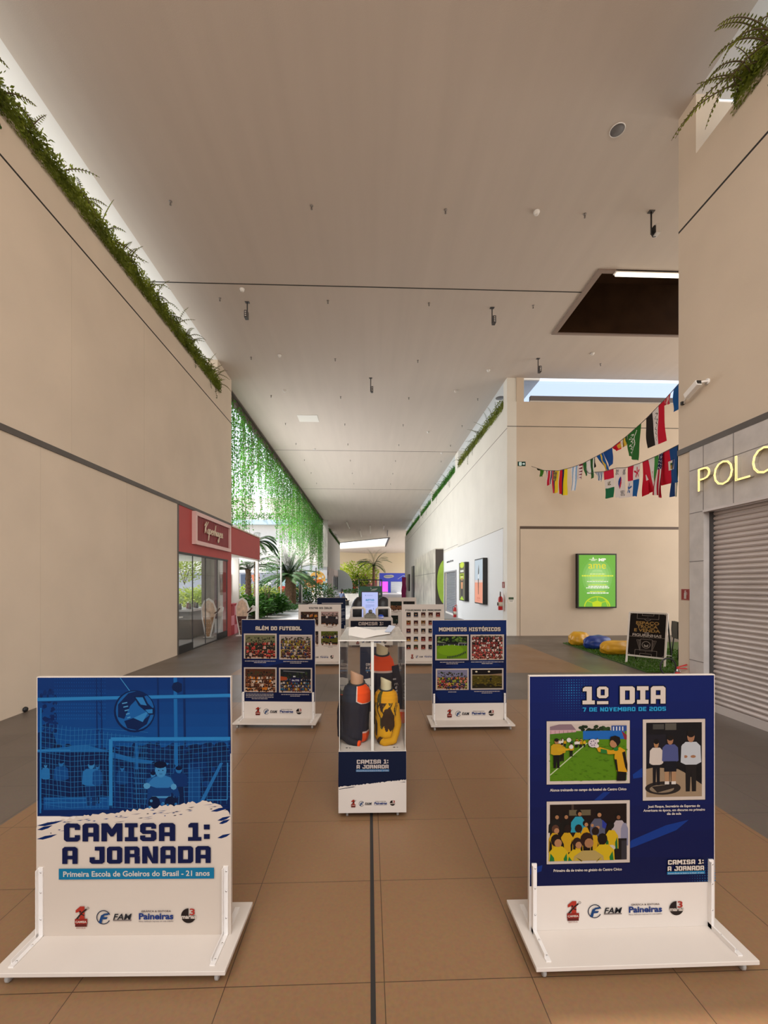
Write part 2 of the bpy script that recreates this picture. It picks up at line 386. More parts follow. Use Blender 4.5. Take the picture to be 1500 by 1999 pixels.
def tilemat(name, c1, c2, cm, ox, oy, bw, rough):
    m = bpy.data.materials.new(name); m.use_nodes = True; n = m.node_tree; b = n.nodes['Principled BSDF']
    t = n.nodes.new('ShaderNodeTexCoord'); mp = n.nodes.new('ShaderNodeMapping'); mp.inputs['Location'].default_value = (-ox, -oy, 0)
    br = n.nodes.new('ShaderNodeTexBrick'); br.offset = 0; br.squash = 1
    br.inputs['Scale'].default_value = 1; br.inputs['Mortar Size'].default_value = .0022; br.inputs['Mortar Smooth'].default_value = .4
    br.inputs['Brick Width'].default_value = bw; br.inputs['Row Height'].default_value = .604
    br.inputs['Color1'].default_value = c1+(1,); br.inputs['Color2'].default_value = c2+(1,); br.inputs['Mortar'].default_value = cm+(1,)
    n.links.new(t.outputs['Object'], mp.inputs[0]); n.links.new(mp.outputs[0], br.inputs['Vector'])
    nz = n.nodes.new('ShaderNodeTexNoise'); nz.inputs['Scale'].default_value = 60; nz.inputs['Detail'].default_value = 8; n.links.new(t.outputs['Object'], nz.inputs['Vector'])
    mx = n.nodes.new('ShaderNodeMix'); mx.data_type = 'RGBA'; mx.blend_type = 'MULTIPLY'; mx.inputs[0].default_value = .35
    n.links.new(br.outputs['Color'], mx.inputs[6]); n.links.new(nz.outputs['Color'], mx.inputs[7])
    n2 = n.nodes.new('ShaderNodeTexNoise'); n2.inputs['Scale'].default_value = .7; n2.inputs['Detail'].default_value = 5; n.links.new(t.outputs['Object'], n2.inputs['Vector'])
    mr = n.nodes.new('ShaderNodeMapRange'); mr.inputs['From Min'].default_value = .3; mr.inputs['From Max'].default_value = .7
    mr.inputs['To Min'].default_value = rough-.08; mr.inputs['To Max'].default_value = rough+.1
    n.links.new(n2.outputs[0], mr.inputs[0]); n.links.new(mr.outputs[0], b.inputs['Roughness'])
    n.links.new(mx.outputs[2], b.inputs['Base Color'])
    b.inputs['Specular IOR Level'].default_value = .45
    return m
TANC = ((.285,.158,.078),(.268,.148,.073),(.075,.042,.024))
TAN_L = tilemat('tan_tile_left', *TANC, .02, 1.761, .61, .42)
TAN_R = tilemat('tan_tile_right', *TANC, .063, 1.761, .62, .42)
GREY = tilemat('grey_tile', (.150,.118,.095), (.137,.108,.088), (.05,.04,.034), -.1, 1.761, .61, .40)
PAVE = tilemat('far_paving', (.46,.43,.42), (.43,.41,.40), (.2,.19,.19), 0, 1.76, 1.2, .4)
GRASS = leafmat('synthetic_turf', '2c4a0c', '4f7a14', 40)

# ------------------------------------------------------------------ the setting
XL, XR, XF, ZC, YB = -4.44, 4.38, 4.39, 8.22, 13.38
def Q(b, x0, y0, x1, y1, mi, z=0): b.quad((x0,y0,z),(x1,y0,z),(x1,y1,z),(x0,y1,z), mi)
fl = MB()
Q(fl, XL, -9, -2.52, 13.6, 2); Q(fl, -2.52, -9, .02, 6.0, 0); Q(fl, .02, -9, 2.58, 6.0, 1); Q(fl, 2.58, -9, 6.5, 7.8, 2)
Q(fl, -2.52, 6.0, 2.58, 7.8, 2); Q(fl, -2.52, 7.8, .02, 11.46, 0); Q(fl, .02, 7.8, 4.2, 11.46, 1)
Q(fl, -2.52, 11.46, 4.2, 13.6, 2); Q(fl, 4.2, 7.8, 13.5, 13.6, 2); Q(fl, 6.5, 5.6, 13.5, 7.8, 2)
Q(fl, XL, 13.6, 5.2, 20.0, 2)
Q(fl, -5.4, 20.0, 5.2, 100, 3)
struct(fl.build('floor', [TAN_L, TAN_R, GREY, PAVE]), 'tiled mall floor, tan in the middle with grey margins', 'floor')
g = MB(); g.box(.006, -2, .0, .026, 5.99, .0025)
struct(g.build('trim_1', JOINT), 'black expansion joint running down the middle of the floor', 'floor joint')

# outside ground; unseen white shop roofs added to bounce sun up to the ceiling
og = MB(); Q(og, -60, -20, XL, 13.6, 0, -.02); Q(og, -60, 13.6, XL, 120, 0, -.02); Q(og, -5.4, 100, 60, 130, 0, -.02); Q(og, 13.5, -20, 60, 130, 0, -.02); Q(og, -60,-60,60,-9,0,-.02)
struct(og.build('ground', mat('sunlit_paving', (.50,.47,.44), .8, noise=.08, scale=2)), 'pale outdoor paving around the mall', 'ground')
rf = MB(); rf.box(-16, -9, 7.05, -4.75, 13.6, 7.2); rf.box(4.75, -9, 7.05, 16, 5.9, 7.2); rf.box(4.75, 13.75, 7.05, 16, 52, 7.2)
struct(rf.build('roof', mat('bounce_roof', (.75,.73,.70), .8)), 'unseen flat white roofs over the shops, added to bounce sun upward', 'roof')

# ceiling slab with the well on the right
ce = MB(); CT_ = .3
def C(x0, y0, x1, y1, mi=0): ce.box(x0, y0, ZC, x1, y1, ZC+CT_, mi)
C(XL, -1.0, XR, 5.87); C(XL, 5.87, 4.80, 13.4); C(4.80, 5.87, 13.5, 8.72); C(4.80, 10.98, 13.5, 13.4); C(8.6, 8.72, 13.5, 10.98)
C(-4.75, 13.4, XF, 44.2)
C(-5.5, -1.0, XL, 13.9, 1); C(XR, -1.0, 5.5, 5.6, 1); C(XF, 13.5, 5.5, 52, 1)  # outer strips in the whitened, light-painted ceiling colour
for pg in ([(-6,44.2),(4.39,44.2),(4.39,52),(12,52),(12,60),(2.8,60),(-6,69)],[(2.8,60),(12,60),(12,93),(2.8,93)],[(-9,82.8),(2.8,74),(2.8,93),(-9,93)],[(-9,69),(-6,69),(-6,80.56),(-9,82.8)]): ce.prism(pg, CT_, 0, 'z', ZC)
struct(ce.build('ceiling', [CEILM, CEIL_LIT]), 'smooth painted ceiling slab high over the corridor', 'ceiling')
s = MB(); s.box(-4.95, 9.40, ZC-.004, 4.78, 9.425, ZC+.01); s.box(-4.7, 21.0, ZC-.004, XF, 21.03, ZC+.01); s.box(-4.7, 29.5, ZC-.004, XF, 29.54, ZC+.01)
struct(s.build('trim_2', JOINT), 'thin dark joints across the ceiling slab', 'ceiling joint')
# ceiling well: sides, dark back, frame
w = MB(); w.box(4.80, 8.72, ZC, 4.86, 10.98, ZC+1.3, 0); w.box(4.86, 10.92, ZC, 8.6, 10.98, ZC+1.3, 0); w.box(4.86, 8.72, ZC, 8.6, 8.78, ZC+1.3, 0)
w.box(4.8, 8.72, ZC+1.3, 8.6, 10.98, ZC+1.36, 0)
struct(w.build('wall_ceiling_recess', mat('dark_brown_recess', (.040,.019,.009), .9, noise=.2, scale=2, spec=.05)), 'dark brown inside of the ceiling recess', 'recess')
w = MB(); w.box(4.78, 8.70, ZC-.03, 4.90, 11.0, ZC); w.box(4.90, 8.70, ZC-.03, 8.6, 8.79, ZC); w.box(4.90, 10.93, ZC-.03, 8.6, 11.0, ZC)
struct(w.build('trim_3', mat('recess_frame', (.27,.20,.165), .7)), 'thin frame round the dark ceiling recess', 'trim')

# left wall
w = MB()
w.box(XL-.3, -9, 0, XL, 10.05, 3.51); w.box(XL-.3, -9, 3.51, XL, 13.87, 7.45); w.box(XL-.3, 12.62, 7.45, XL, 13.87, ZC)
struct(w.build('wall_left', PL), 'tall beige plaster wall on the left with plants on top', 'wall')
t = MB(); t.box(XL, -3, 6.805, XL+.003, 13.87, 6.832)
struct(t.build('trim_4', JOINT), 'thin dark groove high along the left wall', 'groove')
t = MB(); t.box(XL-.01, -3, 3.505, XL+.018, 10.06, 3.585); t.box(XL-.3, 10.0, 0, XL+.012, 10.06, 3.5); t.box(XL-.01, 10.06, 3.50, XL+.022, 13.87, 3.585)
struct(t.build('trim_5', PROF), 'bronze metal profile along the left wall over the shop', 'trim')
t = MB()
for y in (2.6, 5.9, 7.95): t.box(XL, y, 0, XL+.0012, y+.006, 3.5); t.box(XL, y+.6, 3.59, XL+.0012, y+.606, 6.8)
struct(t.build('trim_6', mat('faint_joint', (.55,.455,.355), .9)), 'faint upright panel joints in the left wall', 'groove')

# right near wall with clad portal and shutter
w = MB()
w.box(XR, -9, 3.46, XR+.32, 5.87, 7.42); w.box(XR, 5.55, 7.42, XR+.32, 5.87, ZC); w.box(XR, 5.645, 0, XR+.32, 5.87, 3.46)
struct(w.build('wall_right', PL), 'tall beige plaster wall on the right above the shutter', 'wall')
w = MB(); w.box(XR-.015, 5.40, 0, XR+.3, 5.645, 2.60); w.box(XR-.015, -9, 2.60, XR+.3, 5.645, 3.46)
struct(w.build('wall_right_cladding', CONC), 'grey concrete cladding round the roller shutter', 'wall')
t = MB()
for z in (.62, 1.95, 2.60): t.box(XR-.018, 5.40, z, XR-.014, 5.645, z+.008)
t.box(XR-.018, 2, 3.18, XR-.014, 5.645, 3.188)
for y in (5.40, 4.94, 4.0): t.box(XR-.018, y, 2.6, XR-.014, y+.008, 3.46)
struct(t.build('trim_7', mat('panel_joint', (.20,.18,.175), .9)), 'fine joints between the concrete cladding panels', 'groove')
t = MB(); t.box(XR-.02, -3, 3.46, XR+.01, 5.87, 3.535)
struct(t.build('trim_8', PROF), 'bronze metal profile along the right wall over the cladding', 'trim')
t = MB(); t.box(XR-.001, -3, 6.60, XR+.002, 5.87, 6.63)
struct(t.build('trim_9', JOINT), 'thin dark groove high along the right wall', 'groove')
t = MB(); t.box(XR-.03, -3, 2.585, XR+.05, 5.40, 2.615)
struct(t.build('trim_10', ALU), 'aluminium edge under the clad lintel', 'trim')
# shutter: convex slats
b = MB(); z = .10
while z < 2.58:
    pr = [(XR+.115, z), (XR+.09, z+.012), (XR+.082, z+.03), (XR+.09, z+.05), (XR+.115, z+.062)]
    for (xa, za), (xb, zb) in zip(pr, pr[1:]): b.quad((xa,-3,za),(xb,-3,zb),(xb,5.39,zb),(xa,5.39,za))
    z += .064
d = b.build('door_1', ALU); struct(d, 'closed ribbed aluminium roller shutter on the right', 'shutter')
b = MB(); b.box(XR+.07, -3, .0, XR+.13, 5.39, .10); b.build('bottom_rail', mat('shutter_rail', (.62,.56,.53), .4, .3), d)
b = MB(); b.box(XR+.06, 5.36, .0, XR+.14, 5.40, 2.59); b.build('guide_rail', DKG, d)

# alcove back wall
w = MB()
w.box(XF+.3, YB, 0, 14, YB+.3, 7.46); w.box(XF+.3, YB, 7.46, 4.93, YB+.3, ZC)
struct(w.build('wall_back', PL), 'beige plaster wall facing us at the back of the right alcove', 'wall')
t = MB(); t.box(4.80, YB-.004, 3.405, 14, YB, 3.49); t.box(4.80, YB-.003, 0, 4.812, YB, 3.41)
struct(t.build('trim_11', mat('brown_profile', (.085,.05,.03), .6)), 'brown groove along the back wall above the lit poster', 'groove')
t = MB(); t.box(XF, YB-.003, 6.66, 14, YB, 6.678)
struct(t.build('trim_12', JOINT), 'thin dark groove high on the back wall', 'groove')
w = MB()
w.box(XR+.32, 5.63, 0, 13.5, 5.87, ZC)
struct(w.build('wall_alcove_side', PL), 'side wall of the right alcove', 'wall')
# roof light behind the back wall
b = MB(); b.box(5.15, YB+.02, 7.52, 13.5, YB+.14, 7.66); b.box(5.15, YB+.05, 7.46, 13.5, YB+.1, 7.52, 1)
d = b.build('window_3', [mat('skylight_beam', (.16,.145,.15), .5), WHM]); struct(d, 'dark beam of the roof light over the back wall', 'window')
b = MB(); b.box(4.93, YB+.2, 7.46, 13.5, YB+.206, ZC); b.build('glass_pane', glassmat('polycarbonate', (.72,.75,.82), .05), d)

# far right wall
w = MB()
w.box(XF, YB, 0, XF+.3, 21.2, 7.46); w.box(XF, 21.2, 2.3, XF+.3, 24.5, 7.46); w.box(XF, 24.5, 3.77, XF+.3, 52, 7.46)
w.box(XF, 24.5, 0, XF+.3, 25.0, 3.77); w.box(XF, 36.0, 0, XF+.3, 52, 3.77); w.box(XF, 25, 0, XF+.3, 36, 3.77)
w.box(XF, 13.4, 7.46, XF+.3, 13.75, ZC)
for y in (20.8, 29.3, 36, 43): w.box(XF, y, 7.46, XF+.3, y+.75, ZC)
struct(w.build('wall_far_right', PLF), 'long pale wall on the right running into the distance', 'wall')
t = MB(); t.box(XF-.003, YB, 6.60, XF, 50, 6.625); t.box(XF-.004, YB+.4, 3.465, XF, 20.9, 3.49); t.box(XF-.004, 20.87, 0, XF, 20.9, 3.49)
t.box(XF-.004, 20.9, 3.60, XF, 25, 3.62)
struct(t.build('trim_13', mat('soft_joint', (.28,.25,.21), .9)), 'grooves in the long right wall', 'groove')
w = MB()
for a_ in ((YB+.4,0,21.2,3.47),(21.2,2.36,24.5,3.47),(24.5,0,25.0,3.47)): w.box(XF-.005, a_[0], a_[1], XF-.0035, a_[2], a_[3])
struct(w.build('wall_far_right_panel', mat('white_panelling', (.74,.74,.73), .7)), 'white lower panelling of the long right wall', 'wall')
# door in it
b = MB(); z = .08
while z < 2.25:
    b.quad((XF+.10,21.25,z),(XF+.07,21.25,z+.045),(XF+.07,24.45,z+.045),(XF+.10,24.45,z)); b.quad((XF+.07,21.25,z+.045),(XF+.10,21.25,z+.09),(XF+.10,24.45,z+.09),(XF+.07,24.45,z+.045)); z += .09
d = b.build('door_2', mat('grey_shutter', (.30,.31,.35), .45, .4)); struct(d, 'grey roller shutter in the long right wall', 'shutter')
b = MB(); b.box(XF-.05, 21.2, 0, XF-.006, 21.26, 2.3); b.box(XF-.05, 24.44, 0, XF-.006, 24.5, 2.3); b.box(XF-.05, 21.2, 2.3, XF-.006, 24.5, 2.36); b.build('door_frame', mat('frame_grey', (.36,.36,.38), .5), d)
b = MB(); b.box(XF+.02, 21.26, 0, XF+.10, 24.44, .09); b.build('bottom_rail', WHM, d)

# left edge beam of the ceiling over the courtyard
t = MB(); t.box(-4.88, 13.9, ZC-.22, -4.75, 44, ZC+.1); t.box(-4.75, 13.9, ZC-.05, -4.66, 44, ZC-.001)
struct(t.build('trim_14', mat('edge_beam', (.10,.075,.06), .5)), 'dark metal edge beam carrying the hanging vines', 'beam')
# far left wall and pier
w = MB(); w.box(-5.3, 43.6, 3.4, -4.25, 44.2, ZC); w.box(-5.0, 44.2, 3.4, -4.25, 62, 7.4)
w.box(-4.3, 56, 7.4, -4.6, 57, ZC)
struct(w.build('wall_far_left', mat('grey_plaster', (.50,.47,.43), .85, noise=.05)), 'grey wall and white pier at the far left of the corridor', 'wall')
w = MB(); w.box(-10.5, 43.7, 2.55, -4.3, 43.95, 3.55, 0); w.box(-4.72, 43.7, 0, -4.3, 62, 2.55, 0); w.box(-4.72, 44.2, 2.55, -4.22, 62, 3.4, 1)
w.box(-4.29, 44.2, 0, -4.24, 50, 2.9, 1)
for y in (51.5, 54, 56.5): w.box(-4.28, y, .9, -4.22, y+1.3, 2.7, 2)
struct(w.build('wall_far_left_shops', [mat('pale_fascia', (.60,.60,.62), .7), mat('dusty_pink_panel', (.52,.42,.38), .7, noise=.2, scale=.8), BLK]), 'shop fronts below the grey wall far on the left', 'wall')
# far end
w = MB(); w.prism([(-9,86),(-.2,92),(-.2,92.3),(-9,86.3)], ZC+2); w.prism([(-.2,92),(12,88),(12,88.3),(-.2,92.3)], ZC+2)
struct(w.build('wall_end', mat('cream_end_wall', (.78,.66,.46), .85)), 'cream walls meeting in a corner at the far end', 'wall')
w = MB(); w.prism([(-6,80.6),(2.8,74.05),(2.8,74.4),(-6,80.9)], 2.6, base=ZC+.02); w.prism([(2.8,60),(3.0,60),(3.0,74.4),(2.8,74.4)], 2.6, base=ZC+.02)
w.prism([(-6,68.9),(2.8,59.9),(2.8,60.15),(-6,69.15)], .07, 1, base=ZC-.075); w.prism([(2.75,60),(2.95,60),(2.95,74),(2.75,74)], .07, 1, base=ZC-.075)
struct(w.build('window_4', [mat('skylight_white', (.86,.84,.84), .7), BLK]), 'white sided skylight opening at the far end of the ceiling', 'skylight')
# ------------------------------------------------------------------ poster stands
NAVY, NAVY2, WHITE, CYAN = '071b52', '0a2a78', 'f2e6da', '1c86c8'
PW, PH, ZB = .87, 1.163, .07
def caster(b, x, y, z, mi=0):
    b.box(x-.014, y-.014, z-.006, x+.014, y+.014, z, 1); b.lathe([(.018,-.008),(.021,-.004),(.021,.004),(.018,.008)], 12, (x, y, z-.029), 0, True, 'x')
    b.box(x-.013, y-.004, z-.030, x-.010, y+.010, z-.004, 1); b.box(x+.010, y-.004, z-.030, x+.013, y+.010, z-.004, 1)
RUB = mat('caster_grey', (.35,.33,.31), .5)
BRK = mat('bracket_white', (.72,.68,.65), .35, .1)
def stand(label, x, y, rz):
    t = thing('poster_stand', label, 'poster stand', (x, y, 0), rz, 'exhibition poster stands')
    b = MB(); b.box(-.475, -.19, .052, .475, .19, .07); b.build('base_board', WHT, t, .002)
    b = MB(); b.box(-PW/2, -.005, ZB, PW/2, .013, ZB+PH); p = b.build('panel', WHT, t, .001)
    for sx in (-1, 1):
        b = MB(); X = sx*(PW/2-.022)
        b.box(X-.011, -.0125, ZB, X+.011, -.005, ZB+.31); b.box(X-.0115, -.026, ZB, X-.0085, -.005, ZB+.305)
        b.box(X-.011, -.165, ZB, X+.011, -.005, ZB+.005); b.box(X-.0115, -.15, ZB, X-.0085, -.005, ZB+.02)
        b.box(X-.011, .013, ZB, X+.011, .017, ZB+.31); b.box(X-.011, .013, ZB, X+.011, .15, ZB+.005)
        for zz in (.08, .2, .29): b.lathe([(.0001,0),(.004,.001),(.004,.003)], 8, (X+.003, -.0155, ZB+zz), 1, True, 'y')
        for yy in (-.06, -.14): b.lathe([(.004,.0),(.004,.002),(.0001,.003)], 8, (X+.003, yy, ZB+.005), 1)
        b.build('angle_bracket', [BRK, CHR], t)
    for cx in (-.43, .43):
        for cy in (-.15, .15):
            b = MB(); caster(b, cx, cy, .052); b.build('caster', [RUB, CHR], t)
    return t, p
def art(rect, y=-.005, base=.0006):
    a = Art(rect, (-PW/2, y, ZB), (1,0,0), (0,0,1), (0,-1,0), (PW, PH), base); a.panel = p; return a
def logos(A0, x0, x1, yc, h=0):
    """the row of four sponsor marks: the red 1, FAM, Paineiras, 3 marias, each a part of its own"""
    w = x1-x0; u = w/692.; Y = yc
    ox = lambda v: x0+(v-640)*u
    oy = lambda v: Y+(v-1760)*u
    A = A0.like(A0.h)
    A.poly([(ox(650),oy(1722)),(ox(676),oy(1700)),(ox(700),oy(1700)),(ox(700),oy(1772)),(ox(672),oy(1772)),(ox(672),oy(1730)),(ox(650),oy(1737))], 'c03a2a')
    A.line([(ox(648),oy(1782)),(ox(668),oy(1757)),(ox(684),oy(1738)),(ox(712),oy(1716))], 9*u, '33221e'); A.ell(ox(676),oy(1730),6*u,6*u,'33221e',8)
    A.line([(ox(682),oy(1744)),(ox(700),oy(1752))], 6*u, '33221e'); A.ring(ox(720),oy(1710),6*u,2*u,'33221e')
    A.rect(ox(646),oy(1770),ox(716),oy(1800),'a02c22'); A.text('CAMISA', ox(650),ox(712),oy(1793),11*u,WHITE,.03)
    A.rect(ox(648),oy(1800),ox(714),oy(1815),'6b241e'); A.text('ESCOLA', ox(655),ox(707),oy(1826),7*u,'a02c22')
    A.build('sponsor_logo', INK, A0.panel)
    A = A0.like(A0.h)
    A.ring(ox(808),oy(1763),38*u,5*u,'23314e',.5,5.9)
    A.poly([(ox(780),oy(1795)),(ox(794),oy(1752)),(ox(812),oy(1742)),(ox(842),oy(1738)),(ox(836),oy(1750)),(ox(814),oy(1752)),(ox(806),oy(1762)),(ox(832),oy(1762)),(ox(826),oy(1773)),(ox(802),oy(1775)),(ox(798),oy(1795))], '1b4a86')
    A.text('FAM', ox(862),ox(968),oy(1778),34*u,'2a2b33',.02,.25); A.rect(ox(862),oy(1777),ox(966),oy(1784),'8a7f7c')
    A.build('sponsor_logo', INK, A0.panel)
    A = A0.like(A0.h)
    A.text('GRÁFICA & EDITORA', ox(1022),ox(1190),oy(1736),10*u,'5a4a48',.015); A.text('Paineiras', ox(1008),ox(1204),oy(1776),34*u,'24418c',.035)
    A.text('Nossa dedicação impressa em cada trabalho', ox(1008),ox(1204),oy(1792),9*u,'5a5563')
    A.build('sponsor_logo', INK, A0.panel)
    A = A0.like(A0.h); cx, cy = ox(1290), oy(1758)
    A.poly([(cx,cy)]+[(cx+42*u*math.cos(a*math.pi/2/8), cy+42*u*math.sin(a*math.pi/2/8)) for a in range(0,25)], '2a1f1c')
    A.text('marias', cx-40*u, cx+44*u, cy+16*u, 22*u, WHITE, .03); A.text('3', cx+6*u, cx+36*u, cy-4*u, 36*u, 'c23a30', .02)
    A.build('sponsor_logo', INK, A0.panel)
PH_ = []
def photo(A, rect, fn, p, frame=.02, fc='d9cdc4'):
    x0, y0, x1, y1 = rect; B = A.like(.0014); m = frame*(x1-x0)
    B.rect(x0-m*.25, y0-m*.25, x1+m*.25, y1+m*.35, '04102e'); B.rect(x0, y0, x1, y1, fc)
    B.up(); fn(B, x0+m*1.9, y0+m*1.9, x1-m*1.9, y1-m*1.9); return B.build('photo', INK, p)
def lines(A0, x0, x1, y, n, dy, col, h=.45, seed=3):
    """captions too small to read in the photograph"""
    R = random.Random(seed); A = A0.like(A0.h)
    for i in range(n):
        ww = (x1-x0)*(1 if i < n-1 else R.uniform(.25, .6))/2; c = (x0+x1)/2; x = c-ww
        A.up()
        while x < c+ww:
            wd = R.uniform(.05, .13)*(x1-x0); e = min(x+wd, c+ww)
            A.rect(x, y+i*dy, e, y+i*dy+dy*h, col, False); x = e+(x1-x0)*.012
    A.build('caption', INK, A0.panel)

# --- front left: title poster
R0 = (74.2, 1319.9, 451.3, 1822)
t, p = stand('nearest left poster stand, blue goalkeeper picture above CAMISA 1: A JORNADA', -1.058, 1.957, -.024)
A = art(R0); A.l = 5e-6; rd = random.Random(4)
A.rect(76,1321.5,450,1588,'0d4f96')
for i in range(6): A.rect(76,1321.5+i*24,450,1346+i*24, mixc(lin('0a4488'), lin('1263ab'), i/5), i == 0)
A.rect(76,1466,450,1590,'08336f')
tree = [(76,1500)]+[(76+i*7.5, 1452+rd.uniform(-7,7)-(20 if i < 5 else 0)+(8 if 8 < i < 22 else 0)) for i in range(50)]+[(450,1500)]
A.poly(tree, '0a2f62')
for i in range(90): A.ell(rd.uniform(84,442), rd.uniform(1452,1476), rd.uniform(3,7), rd.uniform(2,5), rd.choice(['0b2a58','0e3c78','082350']), 7, i % 20 == 0)
for i in range(60): A.ell(rd.uniform(83,112), rd.uniform(1345,1440), rd.uniform(2,6), rd.uniform(2,6), rd.choice(['0c3a78','0a2f68']), 7, i % 20 == 0)
A.up()
for i in range(22):
    for j in range(12): A.ell(110+i*4.6, 1324+j*7, .8+.9*j/12, .8+.9*j/12, '1b6db4', 5, False)
for x, w, c in ((190,3,'0a3b7a'),(199,3,'0a3b7a'),(309,3.5,'0a3670'),(360,4.5,'0a3670'),(447,5,'0a3670'),(343,7,'2a7fc4'),(268,6,'1f6fb4')):
    A.line([(x,1322),(x+2,1470 if w < 6 else 1500)] if x != 268 else [(x,1440),(x,1545)], w, c)
A.line([(343,1345),(345,1500)], 6, '2f86c8')
for yy in (1340,1362,1386,1420): A.line([(191,yy),(198,yy+9)], 1.6, '0a3b7a')
A.poly([(336,1340),(340,1332),(348,1330),(356,1334),(356,1348),(348,1352),(338,1346)], '0a2a58')
A.line([(76,1364),(240,1361),(450,1357)], 7, '4aa3de'); A.line([(76,1367.5),(450,1360.5)], 1.5, '1b5c9c')
A.line([(236,1322),(258,1352)], 1.4, '6fb4e4')
# shed, bench people, floor
A.poly([(76,1461),(170,1452),(262,1478),(330,1488),(330,1492),(260,1486),(170,1466),(76,1466)], '2f7fc0')
A.rect(76,1466,215,1560,'082a5c'); A.rect(76,1461,140,1464,'4a9fd8')
A.rect(88,1553,215,1578,'1a63a8'); A.line([(90,1556),(210,1556)], 2, '3a8ccc'); A.line([(90,1564),(200,1564)], 2, '3a8ccc')
A.man(180,1570,88,'3d8fce','123f78','5fa8dc','0a2858'); A.man(192,1566,80,'1d5ea0','0a3064','3a86c4','0a2858',.6); A.man(122,1552,72,'1d5ea0','0a3064','3a86c4','0a2858'); A.man(92,1545,60,'3d8fce','0a3064','5fa8dc','0a2858',.7)
A.man(240,1560,70,'15528f','0a2c5c','3a86c4','082350',.8)
A.rect(262,1500,448,1585,'092e63')
for i in range(24): A.ell(rd.uniform(265,440), rd.uniform(1488,1530), rd.uniform(4,9), rd.uniform(3,7), rd.choice(['0b3a74','0e4484','082a5a']), 7, i % 8 == 0)
A.rect(368,1490,392,1585,'1a5a9a'); A.rect(372,1485,404,1500,'0c3c78')
A.poly([(384,1576),(430,1488),(436,1488),(392,1576)], '3a88c8'); A.line([(445,1488),(444,1560),(404,1560)], 2, '5aa8de')
# nets
A.up()
for i in range(26):
    x = 84+i*8; A.line([(x,1408+i*1.2),(x-3+3*math.sin(i),1480),(x+2*math.sin(i*2),1575)], .7, '4c98d0', False)
for j in range(16):
    y = 1420+j*10; A.line([(84,y-4),(140,y+4),(200,y+1),(290,y+8)], .7, '4c98d0', False)
for i in range(20):
    x = 268+i*9.2; A.line([(x,1440),(x+2*math.sin(i*3),1510),(x+2*math.sin(i*2),1568)], .6, '4f9bd4', False)
for j in range(12): A.line([(262,1448+j*10),(350,1454+j*9),(450,1444+j*10)], .6, '4f9bd4', False)
A.line([(83,1380),(82,1584)], 3, '3d93d4')
A.line([(218,1570),(218,1441),(450,1441)], 7, '4aa6e2'); A.line([(226,1570),(226,1447),(450,1447)], 2, '1b5c9c')
# three keepers waiting
A.man(300,1570,66,'2a6fb0','0a2a58','5aa0d6','0a1f46'); A.man(350,1566,72,'0e3f7c','0a2a58','3f8cc8','0a1f46',1.2)
A.poly([(286,1588),(290,1535),(298,1516),(318,1506),(334,1512),(346,1532),(352,1550),(346,1556),(336,1544),(330,1560),(336,1586)], '1a4f8c')
A.poly([(288,1530),(300,1516),(318,1510),(334,1516),(342,1530),(330,1536),(306,1536)], '4f98d2')
A.ell(315,1502,11,14,'6fb2e2',14); A.ell(314,1491,12.5,7,'0a1a3c',12); A.ell(311,1502,1.5,1,'0a1a3c',6); A.ell(319,1502,1.5,1,'0a1a3c',6); A.line([(312,1509),(318,1509)], 1, '1f5a96')
A.ell(288,1532,7,6,'8cc4ea',8); A.ell(340,1534,6,6,'8cc4ea',8); A.rect(298,1552,334,1556,'7ab4de'); A.ell(302,1566,12,14,'0a2348',10); A.ell(334,1566,12,14,'0a2348',10)
for i in range(14): A.ell(rd.uniform(290,350), rd.uniform(1558,1580), 3, 3, rd.choice(['7ab4de','0a1f46','3f8cc8']), 6, i % 5 == 0)
# ball
A.ell(264,1387,40,41,'0a2c5e',28); A.ell(265,1386,37,38,'2a78bc',28)
A.poly([(232,1374),(252,1352),(272,1347),(290,1356),(270,1362),(256,1376),(244,1402),(232,1398)], '0b2f64')
A.poly([(262,1358),(282,1356),(290,1372),(300,1382),(284,1386),(272,1376)], '0a2a58'); A.poly([(266,1360),(280,1360),(288,1376),(276,1374)], '4f9ed8')
A.poly([(244,1406),(262,1400),(284,1402),(296,1392),(288,1412),(270,1424),(250,1420)], '0a2c5e'); A.poly([(262,1400),(292,1386),(280,1408)], '5aa8e0')
A.poly([(282,1382),(302,1380),(302,1394),(292,1394)], '0a2a58'); A.poly([(285,1384),(299,1383),(299,1391),(291,1391)], '4f9ed8')
for i in range(5): A.line([(240+i*2.5,1372+i*7),(250+i*1.5,1370+i*7)], 2, '8cc6ee', i == 0)
# brush edge of the white
A.up(.0001)
edge = [(74.2,1822),(74.2,1612)]
for i in range(95):
    x = 76+i*3.95; base = 1608-(i/94)**.75*50+(24*max(0, (i-80)/14)**2 if i > 80 else 0)
    edge.append((x, base+rd.uniform(-3.2, 3.2)))
edge += [(451.3,1594),(451.3,1822)]
A.poly(edge, WHITE)
for i in range(46):
    x = rd.uniform(78,440); yb = 1610-((x-76)/372)**.75*50+rd.uniform(2,20); w = rd.uniform(3,26)
    A.poly([(x,yb),(x+w*.5,yb-1.2),(x+w,yb-w*.12),(x+w*.6,yb+1.2-w*.08)], rd.choice(['0c3c80','081a44','0a4a94']), i == 0)
for x, y, w in ((75,1632,40),(75,1606,52),(76,1614,30),(120,1588,64),(425,1598,26),(412,1580,39),(425,1632,26),(428,1604,22)):
    A.poly([(x,y+2),(x+w*.4,y-4),(x+w,y-5-w*.06),(x+w*.7,y+1-w*.06),(x+w*.3,y+3)], '0a3474')
A.c = [(c[0]*.35, c[1]*.66, c[2]*.85, 1) if c[2] > c[0]*1.4 else c for c in A.c]   # duotone ink is denser than the paper
A.build('picture_print', INK, p)
A = art(R0, base=.0065)
